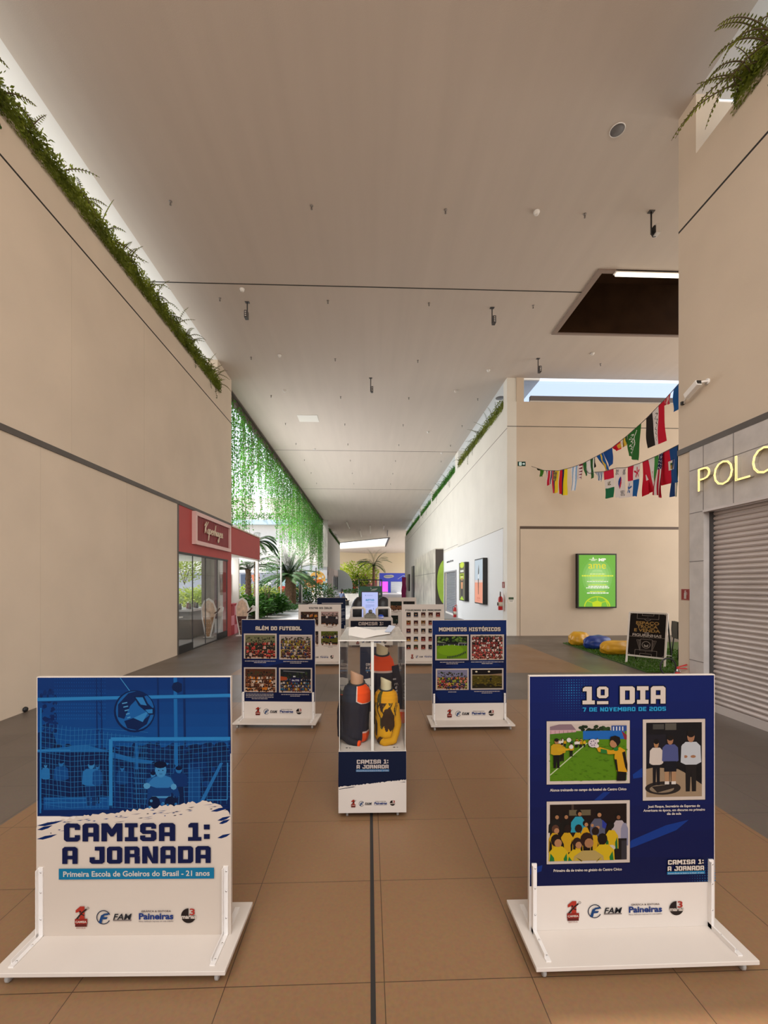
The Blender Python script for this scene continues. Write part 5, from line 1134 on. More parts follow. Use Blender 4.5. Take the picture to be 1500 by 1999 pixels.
# wall camera on the right wall
pc = onX(1366, 762, XR); t = thing('security_camera', 'white bullet camera on the right wall above the flags', 'camera', (XR, pc.y, pc.z))
b = MB(); b.tube([(0,-.14,.05),(-.05,-.14,.05),(-.10,-.10,.045)], .016, 8); b.lathe([(.04,0),(.04,-.012)], 14, (0,-.14,.05), 0, True, 'x'); b.build('bracket', WHM, t)
b = MB(); b.obox((-.11,-.02,.0), (0,.11,-.045), (.035,0,0), (0,.015,.036)); bd = b.build('housing', WHM, t, .008)
b = MB(); b.obox((-.11,-.125,.035), (0,.012,-.005), (.028,0,0), (0,.004,.028)); b.build('rear_cap', BLK, bd)
b = MB(); b.tube([(-.10,.10,-.06),(-.07,.16,-.05),(-.05,.20,-.075),(-.02,.24,-.07),(.0,.28,-.05)], .010, 6); b.build('cable', WHM, t)
b = MB(); b.box(-.035,.27,-.075,0,.30,-.03); b.build('junction_box', BLK, t)
# POLO letters
def letter_edges(vs, fs):
    cnt = {}
    for f in fs:
        for a, c_ in zip(f, f[1:]+f[:1]): cnt[frozenset((a,c_))] = cnt.get(frozenset((a,c_)), 0)+1
    return [tuple(k) for k, v in cnt.items() if v == 1 and len(k) == 2]
NEON = bpy.data.materials.new('warm_neon'); NEON.use_nodes = True; pb = NEON.node_tree.nodes['Principled BSDF']; pb.inputs['Base Color'].default_value = (.9,.75,.35,1); pb.inputs['Emission Color'].default_value = (1,.72,.22,1); pb.inputs['Emission Strength'].default_value = 1.0
CHAN = mat('channel_grey', (.40,.36,.30), .5)
zb_, zt_ = 2.865, 3.15
for ch, ya, yb in (('P',5.425,5.235),('O',5.17,4.90),('L',4.86,4.67),('O',4.635,4.36)):
    t = thing('sign_letter', {'P':'lit yellow letter P, first of the sign over the shutter','L':'lit yellow letter L of the sign over the shutter'}.get(ch, 'lit yellow letter O between P and L over the shutter' if ya > 5 else 'lit yellow letter O cut by the right frame edge'), 'sign letter', (XR-.016, ya, zb_), 0, 'lit sign letters over the shutter')
    vs, fs, w = text_tris(ch, -.03); yy = [v[1] for v in vs]; k = (ya-yb)/w; kz = (zt_-zb_)/(max(yy)-min(yy)); vs = [(a*k, (c_-min(yy))*kz) for a, c_ in vs]
    b = MB(); P_ = lambda a, c_, d: (-d, -a, c_)
    for f in fs: b.add([P_(*vs[i], .05) for i in f], [tuple(range(len(f)))])
    ed = letter_edges(vs, [tuple(f) for f in fs])
    for i, j in ed: b.quad(P_(*vs[i],.0),P_(*vs[j],.0),P_(*vs[j],.05),P_(*vs[i],.05))
    b.build('channel', CHAN, t)
    b = MB()
    for i, j in ed: b.tube([P_(*vs[i],.052),P_(*vs[j],.052)], .0048, 5)
    b.build('lit_edge', NEON, t)
# ------------------------------------------------------------------ far right shops: metal panels, green disc
pA = onX(850,1078,XF); X_ = onY(850, 1100, 25.0).x
w = MB(); w.box(X_, 25.0, 0, XF-.006, 36.2, 3.76, 0)
struct(w.build('wall_metal_front', [mat('brushed_steel', (.66,.63,.55), .32, .45, noise=.25, scale=1.2)]), 'brushed metal shop front on the far right', 'shop front')
w = MB(); w.box(X_+.02, 24.97, 0, XF-.007, 24.995, 3.7); struct(w.build('trim_15', mat('umber_panel', (.07,.055,.045), .6)), 'dark brown end panel of the metal shop front', 'panel')
w = MB(); w.box(X_-.006, 25.0, 2.3, X_-.001, 36, 2.32); w.box(X_-.006, 30.2, 0, X_-.001, 30.22, 3.7); struct(w.build('trim_16', DKG), 'seams in the metal shop front', 'seam')
b = MB(); cc = onY(872,1136,24.9); N = 40; rr = 1.36
pts = [(cc.x+.40*rr*math.cos(math.pi*.5+math.pi*i/N)*1.0, cc.z+rr*math.sin(math.pi*.5+math.pi*i/N)) for i in range(N+1)]
pts = [(x, z) for x, z in pts if x < XF-.02]; pts = [(XF-.012, pts[0][1])]+pts+[(XF-.012, pts[-1][1])]
b.prism(pts, .06, 0, 'y', 24.90)
tag(b.build('green_disc', mat('lime_paint', (.34,.52,.05), .45, noise=.1, scale=2)), 'large lime green disc panel at the end of the metal front', 'panel')
A = Art((0,0,100,20), (XF-.007, 22.2, 2.86), (0,-1,0), (0,0,1), (-1,0,0), (.01,.01), .0004)
A = Art((0,0,100,20), (XF-.006, 23.9, 2.80), (0,-1,0), (0,0,1), (-1,0,0), (1.9,.16), .0008); A.text('estacione',0,100,16,15,'2a2a2e',.04)
tag(A.build('shop_lettering', INK), 'small dark lettering above the grey shutter door', 'lettering')
for k, (ya, yb, za, zb2, c_, lab) in enumerate(((38.2,40.0,.9,2.7,'1a1a1c','black wall panel just beyond the metal front'),(41,42.6,.0,3.4,'3a3c40','dark framed shop doorway beyond the metal front'),(45.5,47.2,.9,2.7,'141416','black wall panel near the far corner of the right wall'))):
    b = MB(); b.box(XF-.14, ya, za, XF-.001, yb, zb2)
    tag(b.build('wall_panel', mat('panel_'+c_, c_, .35)), lab, 'panel')
b = MB(); b.prism([(0,0),(.5,0),(.47,.5),(.55,1.0),(.48,1.6),(.5,2.4),(.02,2.4),(.05,1.5),(-.04,.8)], .12, 0, 'y'); o = b.build('banner', mat('magenta_cloth', (.30,.01,.10), .7, noise=.2, scale=3), None, 0, (XF-.55, 50.0, .05)); tag(o, 'magenta banner at the far end of the right wall', 'banner')

# ------------------------------------------------------------------ ceiling fittings
SPK = mat('sprinkler_metal', (.22,.19,.17), .4, .6); SPW = mat('fitting_white', (.72,.68,.64), .5)
b0 = MB(); b0.lathe([(.028,0),(.028,-.006),(.009,-.009),(.008,-.035),(.015,-.04),(.003,-.062),(.018,-.064),(.018,-.067)], 12); me0 = None
spr = []
for y, xs in ((7.42,(-3.41,-1.0,1.34,3.83)),(9.9,(-3.43,-.955,1.4,3.87)),(12.45,(-3.42,-.99,1.43,6.9)),(14.95,(-3.42,-1,1.4,3.85)),(17.5,(-3.42,-1,1.4,3.85)),(20,(-3.42,-1,1.4,3.85)),(22.6,(-3.42,-1,1.4,3.85)),(25.2,(-3.42,-1,1.4)),(27.8,(-3.42,-1,1.4))):
    for x in xs:
        if me0 is None: o = b0.build('sprinkler', SPK); me0 = o.data
        else: o = bpy.data.objects.new('sprinkler', me0); COL.objects.link(o)
        o.location = (x, y, ZC); tag(o, 'tiny dark sprinkler head on the painted ceiling', 'sprinkler', 'ceiling sprinklers')
me0 = None
DET = [((2.953,7.402),'white smoke detector nearest, right of the middle on the ceiling'),((-2.827,9.572),'white smoke detector above the left rod fitting'),((-2.571,12.297),'white smoke detector on the left, beyond the left rod fitting'),((3.66,12.926),'white round detector near the right wall pier'),((6.348,11.877),'white detector on the alcove ceiling right of the recess')]
for px, py, lb in ((555.7,761.6,'white detector left of the ceiling hatch'),(889.8,762.7,'white detector opposite the hatch on the right'),(614.7,876,'white detector past the hatch on the left'),(862.5,884,'white detector far down by the right edge'),(836,842.6,'white detector ahead of the second ceiling joint')):
    p = onZ(px, py, ZC); DET.append(((p.x, p.y), lb))
for (x, y), lb in DET:
    if me0 is None: b = MB(); b.lathe([(.055,0),(.055,-.02),(.04,-.025),(.04,-.05),(.02,-.062),(.001,-.064)], 16); o = b.build('smoke_detector', SPW); me0 = o.data
    else: o = bpy.data.objects.new('smoke_detector', me0); COL.objects.link(o)
    o.location = (x, y, ZC); tag(o, lb, 'smoke detector', 'ceiling smoke detectors')
t = thing('ceiling_speaker', 'round grey speaker grille on the ceiling near the right wall', 'speaker', (3.59,6.03,ZC)); b = MB(); b.lathe([(.10,0),(.10,-.006),(.001,-.008)], 24); b.build('grille', mat('grille_grey', (.16,.15,.15), .7), t); b = MB(); b.tube([(.10*math.cos(k*.2617),.10*math.sin(k*.2617),-.004) for k in range(24)], .007, 6, 0, True); b.build('rim', SPW, t)
o = MB(); o.lathe([(.16,0),(.16,-.006),(.001,-.008)], 24); tag(o.build('round_cover', mat('grille_grey', (.16,.15,.15), .7), None, 0, tuple(onZ(977,777,ZC))), 'grey round cover on the lightened soffit above the right planter', 'cover')
b = MB(); b.box(-2.81,16.62,ZC-.012,-2.02,17.3,ZC-.001); tag(b.build('access_hatch', mat('hatch_white', (.74,.70,.64), .8)), 'pale square access hatch in the ceiling', 'hatch')
def rod(label, x, y, L, side, white=False):
    t = thing('rod_projector', label, 'projector', (x, y, ZC), 0, 'rod fittings under the ceiling')
    b = MB(); b.box(-.05,-.035,-.01,.05,.035,0); b.build('ceiling_plate', DKG, t)
    b = MB(); b.tube([(0,0,0),(0,0,-L),(side*.04,0,-L-.015)], .014, 8); b.build('rod', DKG if not white else BLK, t)
    b = MB(); b.box(side*.03-.028 if not white else .05, -.07, -L-.02, side*.03+.05 if not white else .125, .05, -L+.15); hd = b.build('head', SPW if white else DKG, t, .006)
    if white: b = MB(); b.box(.02,-.05,-L+.0,.05,.03,-L+.12); b.build('knuckle', BLK, hd); b = MB(); b.tube([(.0,0,-L),(.03,0,-L-.05),(.08,0,-L-.04)], .008, 6); b.build('cable', BLK, t)
    else:
        for k in range(3): b = MB(); b.lathe([(.018,0),(.018,-.01)], 10, (side*.03+.008,-.07,-L+.02+k*.045), 0, True, 'y'); b.build('lens', CHR, hd)
rod('rod fitting with a white box by the right wall, nearest', 4.976, 7.332, .40, 1, True)
rod('rod fitting with dark head on the left side of the ceiling', -2.841, 10.02, .37, -1)
rod('rod fitting with dark head right of the middle, beside the recess', 2.924, 10.02, .37, 1)
rod('rod fitting with dark head on the right beyond the recess', 4.924, 12.229, .39, 1)
rod('farthest rod fitting, in the middle of the ceiling', .049, 13.571, .44, 1)
t = thing('tube_light', 'long white fluorescent tube fitting on the recess edge', 'lamp', (5.15, 8.755, ZC-.05)); TUBE = bpy.data.materials.new('tube_glow'); TUBE.use_nodes = True; pb = TUBE.node_tree.nodes['Principled BSDF']; pb.inputs['Base Color'].default_value = (.9,.88,.8,1); pb.inputs['Emission Color'].default_value = (1,.90,.72,1); pb.inputs['Emission Strength'].default_value = 1.6
b = MB(); b.box(0,-.055,0,2.4,.055,.05); b.build('body', SPW, t, .008)
b = MB(); b.box(.03,-.05,-.035,2.4,.05,0); b.build('diffuser', TUBE, t, .015)
for k, (px, py, px2, py2, ln) in enumerate(((677,1020,683,1032,2),(703,1036,706,1048,2),(723,1027,723.5,1041,2),(750,1027,749,1033,1.2),(757,1036,756.5,1046,.6))):
    a = onZ(px, py, ZC-.25); c_ = onZ(px2, py2, ZC-.25); c_.y = min(c_.y, 82)
    t = thing('hanging_lamp', ['slim white hanging bar lamp, first from the left at the far end','slim white hanging bar lamp, nearer to the skylight on the left','slim white hanging bar lamp in the middle at the far end','slim white hanging bar lamp on the right at the far end','dark short hanging lamp above the skylight corner'][k], 'lamp', a, 0, 'hanging lamps at the far end')
    b = MB(); b.obox((c_-a)/2, (c_-a)/2, (.05,0,0), (0,0,.03)); b.build('tube', WHM if k < 4 else BLK, t)
    for q in (.1, .9): b = MB(); v = (c_-a)*q; b.tube([v, v+Vector((0,0,.25))], .012, 5); b.build('suspension', BLK, t)
# dark outlet at the foot of the left wall
b = MB(); p = onX(52, 1387, XL+.03); b.lathe([(.03,0),(.035,.01),(.03,.03)], 12, (XL, p.y, .035), 0, True, 'x'); tag(b.build('wall_outlet', BLK), 'small black outlet at the foot of the left wall', 'outlet')
# ------------------------------------------------------------------ flags on two cords
CORD = mat('cord_grey', (.10,.09,.08), .8)
def fp(cx, cy, Y): return onY(1020+cx/4.6875, 720+cy/4.6875, Y)
def dY1(cx): return 13.1-(cx-100)*(13.1-8.0)/1340
def dY2(cx): return 11.42-(cx-550)*(11.42-7.7)/890
def cord(label, pts, dY):
    b = MB(); xs = [pts[0][0]+k*15 for k in range(int((pts[-1][0]-pts[0][0])/15)+1)]; b.tube([fp(x, cy(pts, x), dY(x)) for x in xs], .008, 6); return tag(b.build('rope', CORD), label, 'cord')
C1 = [(85,893),(200,930),(330,932),(450,903),(550,868),(680,800),(820,723),(960,612),(1100,488),(1140,450),(1310,275),(1440,130),(1520,40)]
C2 = [(550,868),(604,958),(660,946),(744,940),(860,908),(950,905),(1080,862),(1250,788),(1430,695),(1520,655)]
def cy(pts, x):
    for (a, b_), (c_, d) in zip(pts, pts[1:]):
        if a <= x <= c_: return b_+(d-b_)*(x-a)/(c_-a)
    return pts[0][1]
cord('upper cord of small flags climbing to the right wall corner', C1, dY1)
cord('lower cord of flags from the upper cord to the right wall corner', C2, dY2)
def stripes(cols, cuts=None, axis='u'):
    n = len(cols); cuts = cuts or [(i+1)/n for i in range(n)]
    def f(u, v):
        k = u if axis == 'u' else v
        for c_, q in zip(cols, cuts):
            if k <= q: return c_
        return cols[-1]
    return f
def script(base, ink, u0, u1):
    def f(u, v):
        if u0 < u < u1 and .12 < v < .88:
            w = (u-u0)/(u1-u0); s_ = math.sin(v*44)*.32+math.sin(v*19)*.2
            if abs(w-.5-s_) < .13: return ink
        return base(u, v)
    return f
def korea(u, v):
    d = math.hypot((u-.48)*.85, v-.5)
    if d < .2:
        k = (u-.48)+(.06*math.sin((v-.5)*16)); return 'c01c34' if k > 0 else '1c3c8c'
    for a, c_ in ((.12,.14),(.85,.14),(.8,.84)):
        if abs(u-a) < .13 and abs(v-c_) < .09 and int((u+v*.6)*26) % 2: return '16161c'
    return 'e6dcd8'
def star(base, cx, cy, r, col):
    def f(u, v):
        dx, dy = (u-cx), (v-cy); d = math.hypot(dx, dy*1.1); a = math.atan2(dx, -dy)
        return col if d < r*(.55+.45*math.cos(5*a)) else base(u, v)
    return f
def quarters(u, v): return ('c8163c' if v < .47 else 'e4dcdc') if u < .5 else ('e4dcdc' if v < .47 else '1c5a9c')
def blob(base, u0, u1, v0, v1, col, seed, ink2=None):
    def f(u, v):
        if u0 < u < u1 and v0 < v < v1: return col if math.sin(u*70+seed)*math.sin(v*60+seed) > -.2 else (ink2 or base(u, v))
        return base(u, v)
    return f
def serr(u, v): return '7a1c38' if (u+.16*math.sin(v*30) > .45 and int(v*9) % 2 == 0) or u > .85 else 'e8dcdc'
def usa(u, v):
    if v < .36: return 'e0dce0' if (int(u*9)+int(v*34)) % 2 == 0 and math.sin(u*40)*math.sin(v*100) > .3 else '1c2450'
    return 'b41c34' if int(u*7) % 2 == 0 else 'e4dcdc'
def haiti(u, v):
    if .40 < u < .72 and .34 < v < .62: return ('e4dcd0' if abs(u-.56) > .09 or abs(v-.5) > .09 else ('3c5a28' if v < .48 else 'a08038'))
    return 'c81230' if u < .5 else '1c4a86'
def drc(u, v): return 'e8c43c' if abs(u-.62+v*.1-.05*math.sin(v*14)) < .1 else '1c5aa4'
def costa(u, v): return stripes(['1c2c6c','e4dcdc','c02038','e4dcdc','1c2c6c'], [.16,.34,.66,.84,1])((u+v*.3) % 1, v)
def lines_(a, b_, n): return lambda u, v: a if int((u+v*.2)*n) % 2 else b_
def kuw(u, v): return '14100f' if v < .12+.3*u else 'e4dcd8'
FL_ = [
 ('small green flag at the far left end of the cord', (160,925),(200,925),(190,985),(165,985), lambda u, v: '3f7a24', 1),
 ('dark folded flag at the very end of the cord', (132,903),(160,908),(162,928),(150,930), lambda u, v: '2c3018', 1),
 ('red white and blue striped flag near the left end', (220,933),(275,936),(272,1050),(230,1070), costa, 1),
 ('yellow blue and red flag with a dark emblem, partly furled', (276,936),(337,933),(316,1135),(276,1140), blob(stripes(['c02438','1c2c6c','e4c428'], [.2,.4,1]),.15,.75,.05,.45,'2a3850',2,'d8b830'), 1),
 ('yellow navy and red flag hanging in upright stripes', (346,930),(415,922),(405,1160),(334,1146), stripes(['c8142c','1c2454','ecd42c'], [.3,.55,1]), 1),
 ('pale blue and white striped flag', (445,906),(506,893),(495,1120),(450,1108), lines_('8cb4dc','e4e4e8',4), 1),
 ('white flag with maroon serrated edge', (507,890),(555,868),(552,1005),(512,1010), serr, 1),
 ('green and white furled flag left of the dark one', (556,868),(622,835),(622,960),(576,985), stripes(['2c6a34','e4e0dc'], [.45,1]), 1),
 ('black furled flag in the middle of the upper cord', (624,832),(664,812),(664,900),(642,920), lambda u, v: '241c1a', 1),
 ('blue flag with a yellow diagonal band', (680,803),(738,772),(800,960),(765,930), drc, 1),
 ('blue flag with thin white lines', (740,770),(822,725),(836,858),(792,910), lambda u, v: 'd8dce4' if abs((u*6) % 1-.5) < .08 else '1c4a90', 1),
 ('red flag with a yellow emblem, furled', (825,722),(895,668),(906,735),(850,755), lambda u, v: 'd8a83c' if u > .62 and .2 < v < .8 else 'd0122a', 1),
 ('white yellow and green furled flag', (896,664),(960,615),(955,700),(914,725), stripes(['e4dcd0','7a5a20','d8b43c','2c5a2c'], [.35,.55,.75,1]), 1),
 ('green flag with white script and a sword', (965,608),(1090,500),(1050,845),(970,800), script(lambda u, v: 'e0e4dc' if abs(u-.62-.08*math.sin(v*16)) < .03 and .1 < v < .7 else '2c6a2c','e4e8e0',.12,.5), 1),
 ('black white and red flag with dark script', (1135,452),(1302,285),(1305,665),(1150,725), script(stripes(['2a2220','e4dedc','cc1834'], [.34,.66,1]),'1c1c1c',.42,.62), 1),
 ('reddish furled flag next to the last blue one', (1300,285),(1365,220),(1352,318),(1312,330), lines_('c43448','d8a8a8',5), 1),
 ('plain blue flag nearest the right wall on the upper cord', (1388,200),(1438,135),(1432,372),(1372,400), lambda u, v: '1c5aa0', 1),
 ('red white and green flag in level bands with an emblem', (746,942),(835,932),(842,1175),(755,1190), blob(stripes(['cc1c3c','e4dcd8','1c6a44'], [.32,.64,1],'v'),.42,.66,.40,.54,'6a5a30',1), 2),
 ('white flag with a red and blue disc and black bars', (860,910),(950,905),(932,1182),(848,1180), korea, 2),
 ('quartered red white and blue flag with two stars', (965,897),(1080,863),(1066,1165),(950,1175), star(star(quarters,.75,.26,.2,'c8163c'),.25,.72,.2,'1c5a9c'), 2),
 ('red flag with a small white mark beside the green striped one', (1100,945),(1150,900),(1196,1125),(1108,1168), lambda u, v: 'e4dcdc' if .38 < u < .58 and .42 < v < .6 else 'c8142c', 2.02),
 ('red white and green flag in upright stripes with red script mark', (1112,852),(1250,788),(1238,1095),(1172,1132), blob(stripes(['cc1c34','e4e0dc','3c8a3c'], [.3,.72,1]),.44,.56,.42,.62,'a02c3c',3), 2),
 ('striped red and white flag with a starry blue top', (1252,930),(1288,930),(1276,1180),(1204,1150), usa, 1.98),
 ('red and blue flag with a white crested square, largest on the cord', (1270,778),(1425,698),(1430,1035),(1285,1065), haiti, 2),
 ('blue white and green flag at the right end below the red and blue one', (1366,1048),(1430,1020),(1430,1170),(1356,1170), stripes(['1c3c74','e4e0d8','2c5a2c'], [.5,.62,1]), 2.02),
 ('small green flag hanging under the middle of the upper cord', (608,962),(658,945),(650,1000),(626,1006), lambda u, v: '2c5a28' if u < .8 else 'd8dcd4', 1),
 ('white and blue striped furled flag left of the red white green one', (664,946),(744,940),(736,1030),(700,1016), lines_('e0e0e4','3c5a80',9), 2),
]
FMAT = printmat('flag_cloth', .8, spec=.1, gain=.95)
for k, (lb, tl, tr, br, bl, fn, lay) in enumerate(FL_):
    dY = dY1 if lay < 1.5 else dY2; off = 0 if lay in (1, 2) else (lay-2)*2; cp = C1 if lay < 1.5 else C2; tl = (tl[0], cy(cp, tl[0])); tr = (tr[0], cy(cp, tr[0]))
    n, m = 36, 44; b = MB(); R = random.Random(k); ph = R.uniform(0, 6); cx = (tl[0]+tr[0]+br[0]+bl[0])/4
    for i in range(m+1):
        v = i/m
        for j in range(n+1):
            u = j/n; x = (tl[0]*(1-u)+tr[0]*u)*(1-v)+(bl[0]*(1-u)+br[0]*u)*v; y = (tl[1]*(1-u)+tr[1]*u)*(1-v)+(bl[1]*(1-u)+br[1]*u)*v
            xt = tl[0]*(1-u)+tr[0]*u; y += (cy(cp, xt)-(tl[1]*(1-u)+tr[1]*u))*(1-v)
            p = fp(x, y, dY(xt)+off); wv = .045*math.sin(u*8+ph+v*2)*v**.6; p.y += wv; p.x += .012*v*math.sin(v*7+ph)
            b.v.append(tuple(p))
    for i in range(m):
        for j in range(n):
            b.f.append([i*(n+1)+j, (i+1)*(n+1)+j, (i+1)*(n+1)+j+1, i*(n+1)+j+1]); b.m.append(0); b.s.append(True); b.c.append(lin(fn((j+.5)/n, (i+.5)/m)))
    tag(b.build('flag', FMAT), lb, 'flag', 'flags on the cords')

# ------------------------------------------------------------------ plants
LF = leafmat('fern_green', '525c16', '94a038', 2.5); LFD = leafmat('deep_green', '1c3a12', '41701f', 3); LFV = leafmat('vine_green', '1a5812', '58a02a', 1.2)
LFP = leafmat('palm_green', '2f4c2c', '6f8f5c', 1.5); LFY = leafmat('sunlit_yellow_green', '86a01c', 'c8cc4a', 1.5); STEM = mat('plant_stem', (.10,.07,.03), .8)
def leaf(b, p, d, L, w, up=Vector((0,0,1)), mi=0):
    d = d.normalized(); s_ = d.cross(up)
    s_ = s_.normalized() if s_.length > 1e-4 else Vector((1,0,0))
    b.add([p, p+d*L*.5+s_*w, p+d*L, p+d*L*.5-s_*w], [(0,1,2,3)], mi)
def frond(b, p, d, L, droop, n=12, lw=.09, mi=0, w=.018):
    d = Vector(d).normalized(); pts = []; q = Vector(p); dd = d.copy()
    for i in range(n+1):
        pts.append(q.copy()); dd = (dd+Vector((0,0,-droop/n))).normalized(); q = q+dd*(L/n)
    b.tube(pts, [.008*(1-i/(n+1))+.002 for i in range(n+1)], 4, 1)
    for i in range(1, n+1):
        t_ = i/n; e = pts[i]-pts[i-1]; s_ = e.normalized().cross(Vector((0,0,1)))
        s_ = s_.normalized() if s_.length > .01 else Vector((1,0,0)); ll = lw*math.sin(math.pi*min(1, .15+.85*t_))**.7
        for sg in (-1, 1): leaf(b, pts[i], s_*sg+e.normalized()*.5+Vector((0,0,-.25)), ll, w, mi=mi)
def planting(label, x, y0, y1, z, side, seed, dens=1., bright=LF, drop=.0):
    """ferns and trailers crowding a wall-top trough; side +1 leans towards +x"""
    t = thing('wall_top_planting', label, 'planting', (x, (y0+y1)/2, z), 0, 'plantings on the wall tops')
    R = random.Random(seed); b = MB(); L = y1-y0; yy = lambda: R.uniform(-L/2, L/2)
    for i in range(0, int(L*26)):
        y = -L/2+L*i/int(L*26); q = .10+.04*math.sin(y*5+seed)+R.uniform(-.02,.02); b.ball((side*(-.06), y, .02), (.12+R.uniform(0,.03), .07, q), 7)
    for i in range(int(L*1500*dens)):
        y = yy(); h = R.betavariate(2, 2.4)*.36-.03; p = Vector((R.uniform(-.16,.06)*side*1.0, y, h)); p.x += side*(.05+max(0, .05-h)*.6)*R.random()
        d = Vector((side*R.uniform(-.2,1), R.uniform(-1,1), R.uniform(-.8,.9))); leaf(b, p, d, R.uniform(.03,.075), R.uniform(.008,.018), Vector((R.uniform(-1,1),R.uniform(-1,1),1)))
    for i in range(int(L*1100*dens)):
        y = yy(); p = Vector((side*R.uniform(.02,.09), y, R.uniform(-.13,.10))); leaf(b, p, Vector((side*.5,R.uniform(-.8,.8),-1)), R.uniform(.02,.05), R.uniform(.006,.014), mi=0)
    for i in range(int(L*7*dens)):
        y = yy(); frond(b, (side*R.uniform(-.05,.03), y, R.uniform(.05,.22)), (side*R.uniform(.1,1), R.uniform(-1,1), R.uniform(.3,1.3)), R.uniform(.25,.6), R.uniform(.5,2.2), 11, .055, w=.010)
    b.build('foliage', [bright, STEM], t)
    for i in range(max(1, int(L*.55*dens))+(1 if drop else 0)):
        b = MB(); y = yy(); pts = [Vector((side*.04, y, .0))]; n = R.randint(5, 11)+int(drop*10)
        for k in range(n): pts.append(pts[-1]+Vector((side*R.uniform(-.004,.010), R.uniform(-.012,.012), -.045)))
        b.tube(pts, .004, 4, 1)
        for q in pts[1:]:
            for s_ in range(3): leaf(b, q, Vector((R.uniform(-.6,1)*side, R.uniform(-1,1), R.uniform(-.8,.2))), R.uniform(.03,.05), .012)
        b.build('trailing_stem', [LFD, STEM], t)
    return t
planting('fern planting along the left wall top, nearest and longest', XL-.02, 3.6, 12.75, 7.44, 1, 11, 1.15)
t = planting('fern clump on the right wall top at the upper right corner', XR+.05, 3.2, 4.95, 7.42, -1, 12, 1.3)
R = random.Random(77)
for i in range(9): b = MB(); frond(b, (-.05, R.uniform(.3,.85), .1), (-R.uniform(.5,1), R.uniform(-.2,1.2), R.uniform(.2,.9)), R.uniform(.6,1.0), R.uniform(1.6,2.6), 18, .06, w=.011); b.build('long_frond', [LF, STEM], t)

for (ya, yb, lb, sd) in ((13.8,20.7,'fern planting on the far right wall top, nearest stretch',13),(21.6,29.2,'fern planting on the far right wall top, second stretch',14),(30.1,35.9,'fern planting on the far right wall top, third stretch',15),(36.8,50,'fern planting on the far right wall top, farthest stretch',16)):
    planting(lb, XF+.02, ya, yb, 7.46, -1, sd, .5 if ya < 25 else .28, LFV if ya > 20 else LF, .3)
planting('dark fern planting on the far left wall top', -4.25, 45, 61, 7.3, 1, 17, .3, LFD, .2)
# hanging vine curtain
b = MB(); R = random.Random(21); y = 14.05; bare = MB()
while y < 43.4:
    base = 4.2+.5*math.sin(y*1.1)+.45*math.sin(y*2.7+1)
    if 17.4 < y < 21.6: base = 2.9+.5*math.sin(y*3)
    if y < 17: base = 4.7+.5*math.sin(y*5)
    if y > 40.5: base = 5.0
    L = max(.8, base*R.choice([R.uniform(.35,.8), R.uniform(.8,1.12)])); x = -4.80+R.uniform(-.12,.12); z = ZC-.1; q = Vector((x, y, z)); pts = [q.copy()]; n = int(L/.11)
    for k in range(n): q = q+Vector((R.uniform(-.02,.02), R.uniform(-.02,.02), -.11)); pts.append(q.copy())
    b.tube(pts, .006, 3, 1)
    thick = .75 if 16.5 < y < 18.5 else 1.
    for k, p in enumerate(pts[1:]):
        t_ = k/n
        for s_ in range(3):
            if R.random() < thick*(1-.3*t_): leaf(b, p+Vector((R.uniform(-.05,.05),R.uniform(-.06,.06),R.uniform(-.07,.07))), Vector((R.uniform(-1,1),R.uniform(-1,1),R.uniform(-1,.1))), R.uniform(.06,.11), R.uniform(.022,.036), Vector((R.uniform(-1,1),R.uniform(-1,1),R.uniform(-1,1))))
    y += R.uniform(.035,.085)+.10*max(0, math.sin(y*3.3)+math.sin(y*7.1)-.6)
tag(b.build('vine_curtain', [LFV, STEM]), 'curtain of bright green vines hanging from the ceiling edge', 'vines', kind='stuff')

# palms, shrubs, hedge
TRK = mat('palm_trunk', (.20,.115,.07), .9, noise=.35, scale=14)
def palm(label, loc, H, r, nf, L, seed, m=LFP, el=(.0,1.3), droop=1.5, lw=.34):
    t = thing('palm_tree', label, 'palm', loc, 0, 'courtyard palms'); R = random.Random(seed)
    b = MB(); prof = []
    for i in range(22):
        z = H*i/21; prof += [(r*(1.12-.25*i/21)*(1.0 if i % 2 else .9), z)]
    b.lathe(prof, 14)
    for i in range(70):
        a = i*2.399; z = H*(.12+.88*i/70); p = Vector((math.cos(a)*r*.85, math.sin(a)*r*.85, z)); b.obox(p+Vector((math.cos(a)*r*.1, math.sin(a)*r*.1, .03)), (math.cos(a)*r*.14, math.sin(a)*r*.14, .05), (-math.sin(a)*r*.22, math.cos(a)*r*.22, 0), (0,0,.02))
    b.build('trunk', TRK, t)
    for i in range(nf):
        a = i*2.399+R.uniform(-.2,.2); e_ = R.uniform(*el); b = MB()
        frond(b, (math.cos(a)*.05, math.sin(a)*.05, H), (math.cos(a)*math.cos(e_), math.sin(a)*math.cos(e_), math.sin(e_)), L*R.uniform(.8,1.1), droop*R.uniform(.7,1.3), 36, lw, w=.04)
        b.build('frond', [m, STEM], t)
    return t
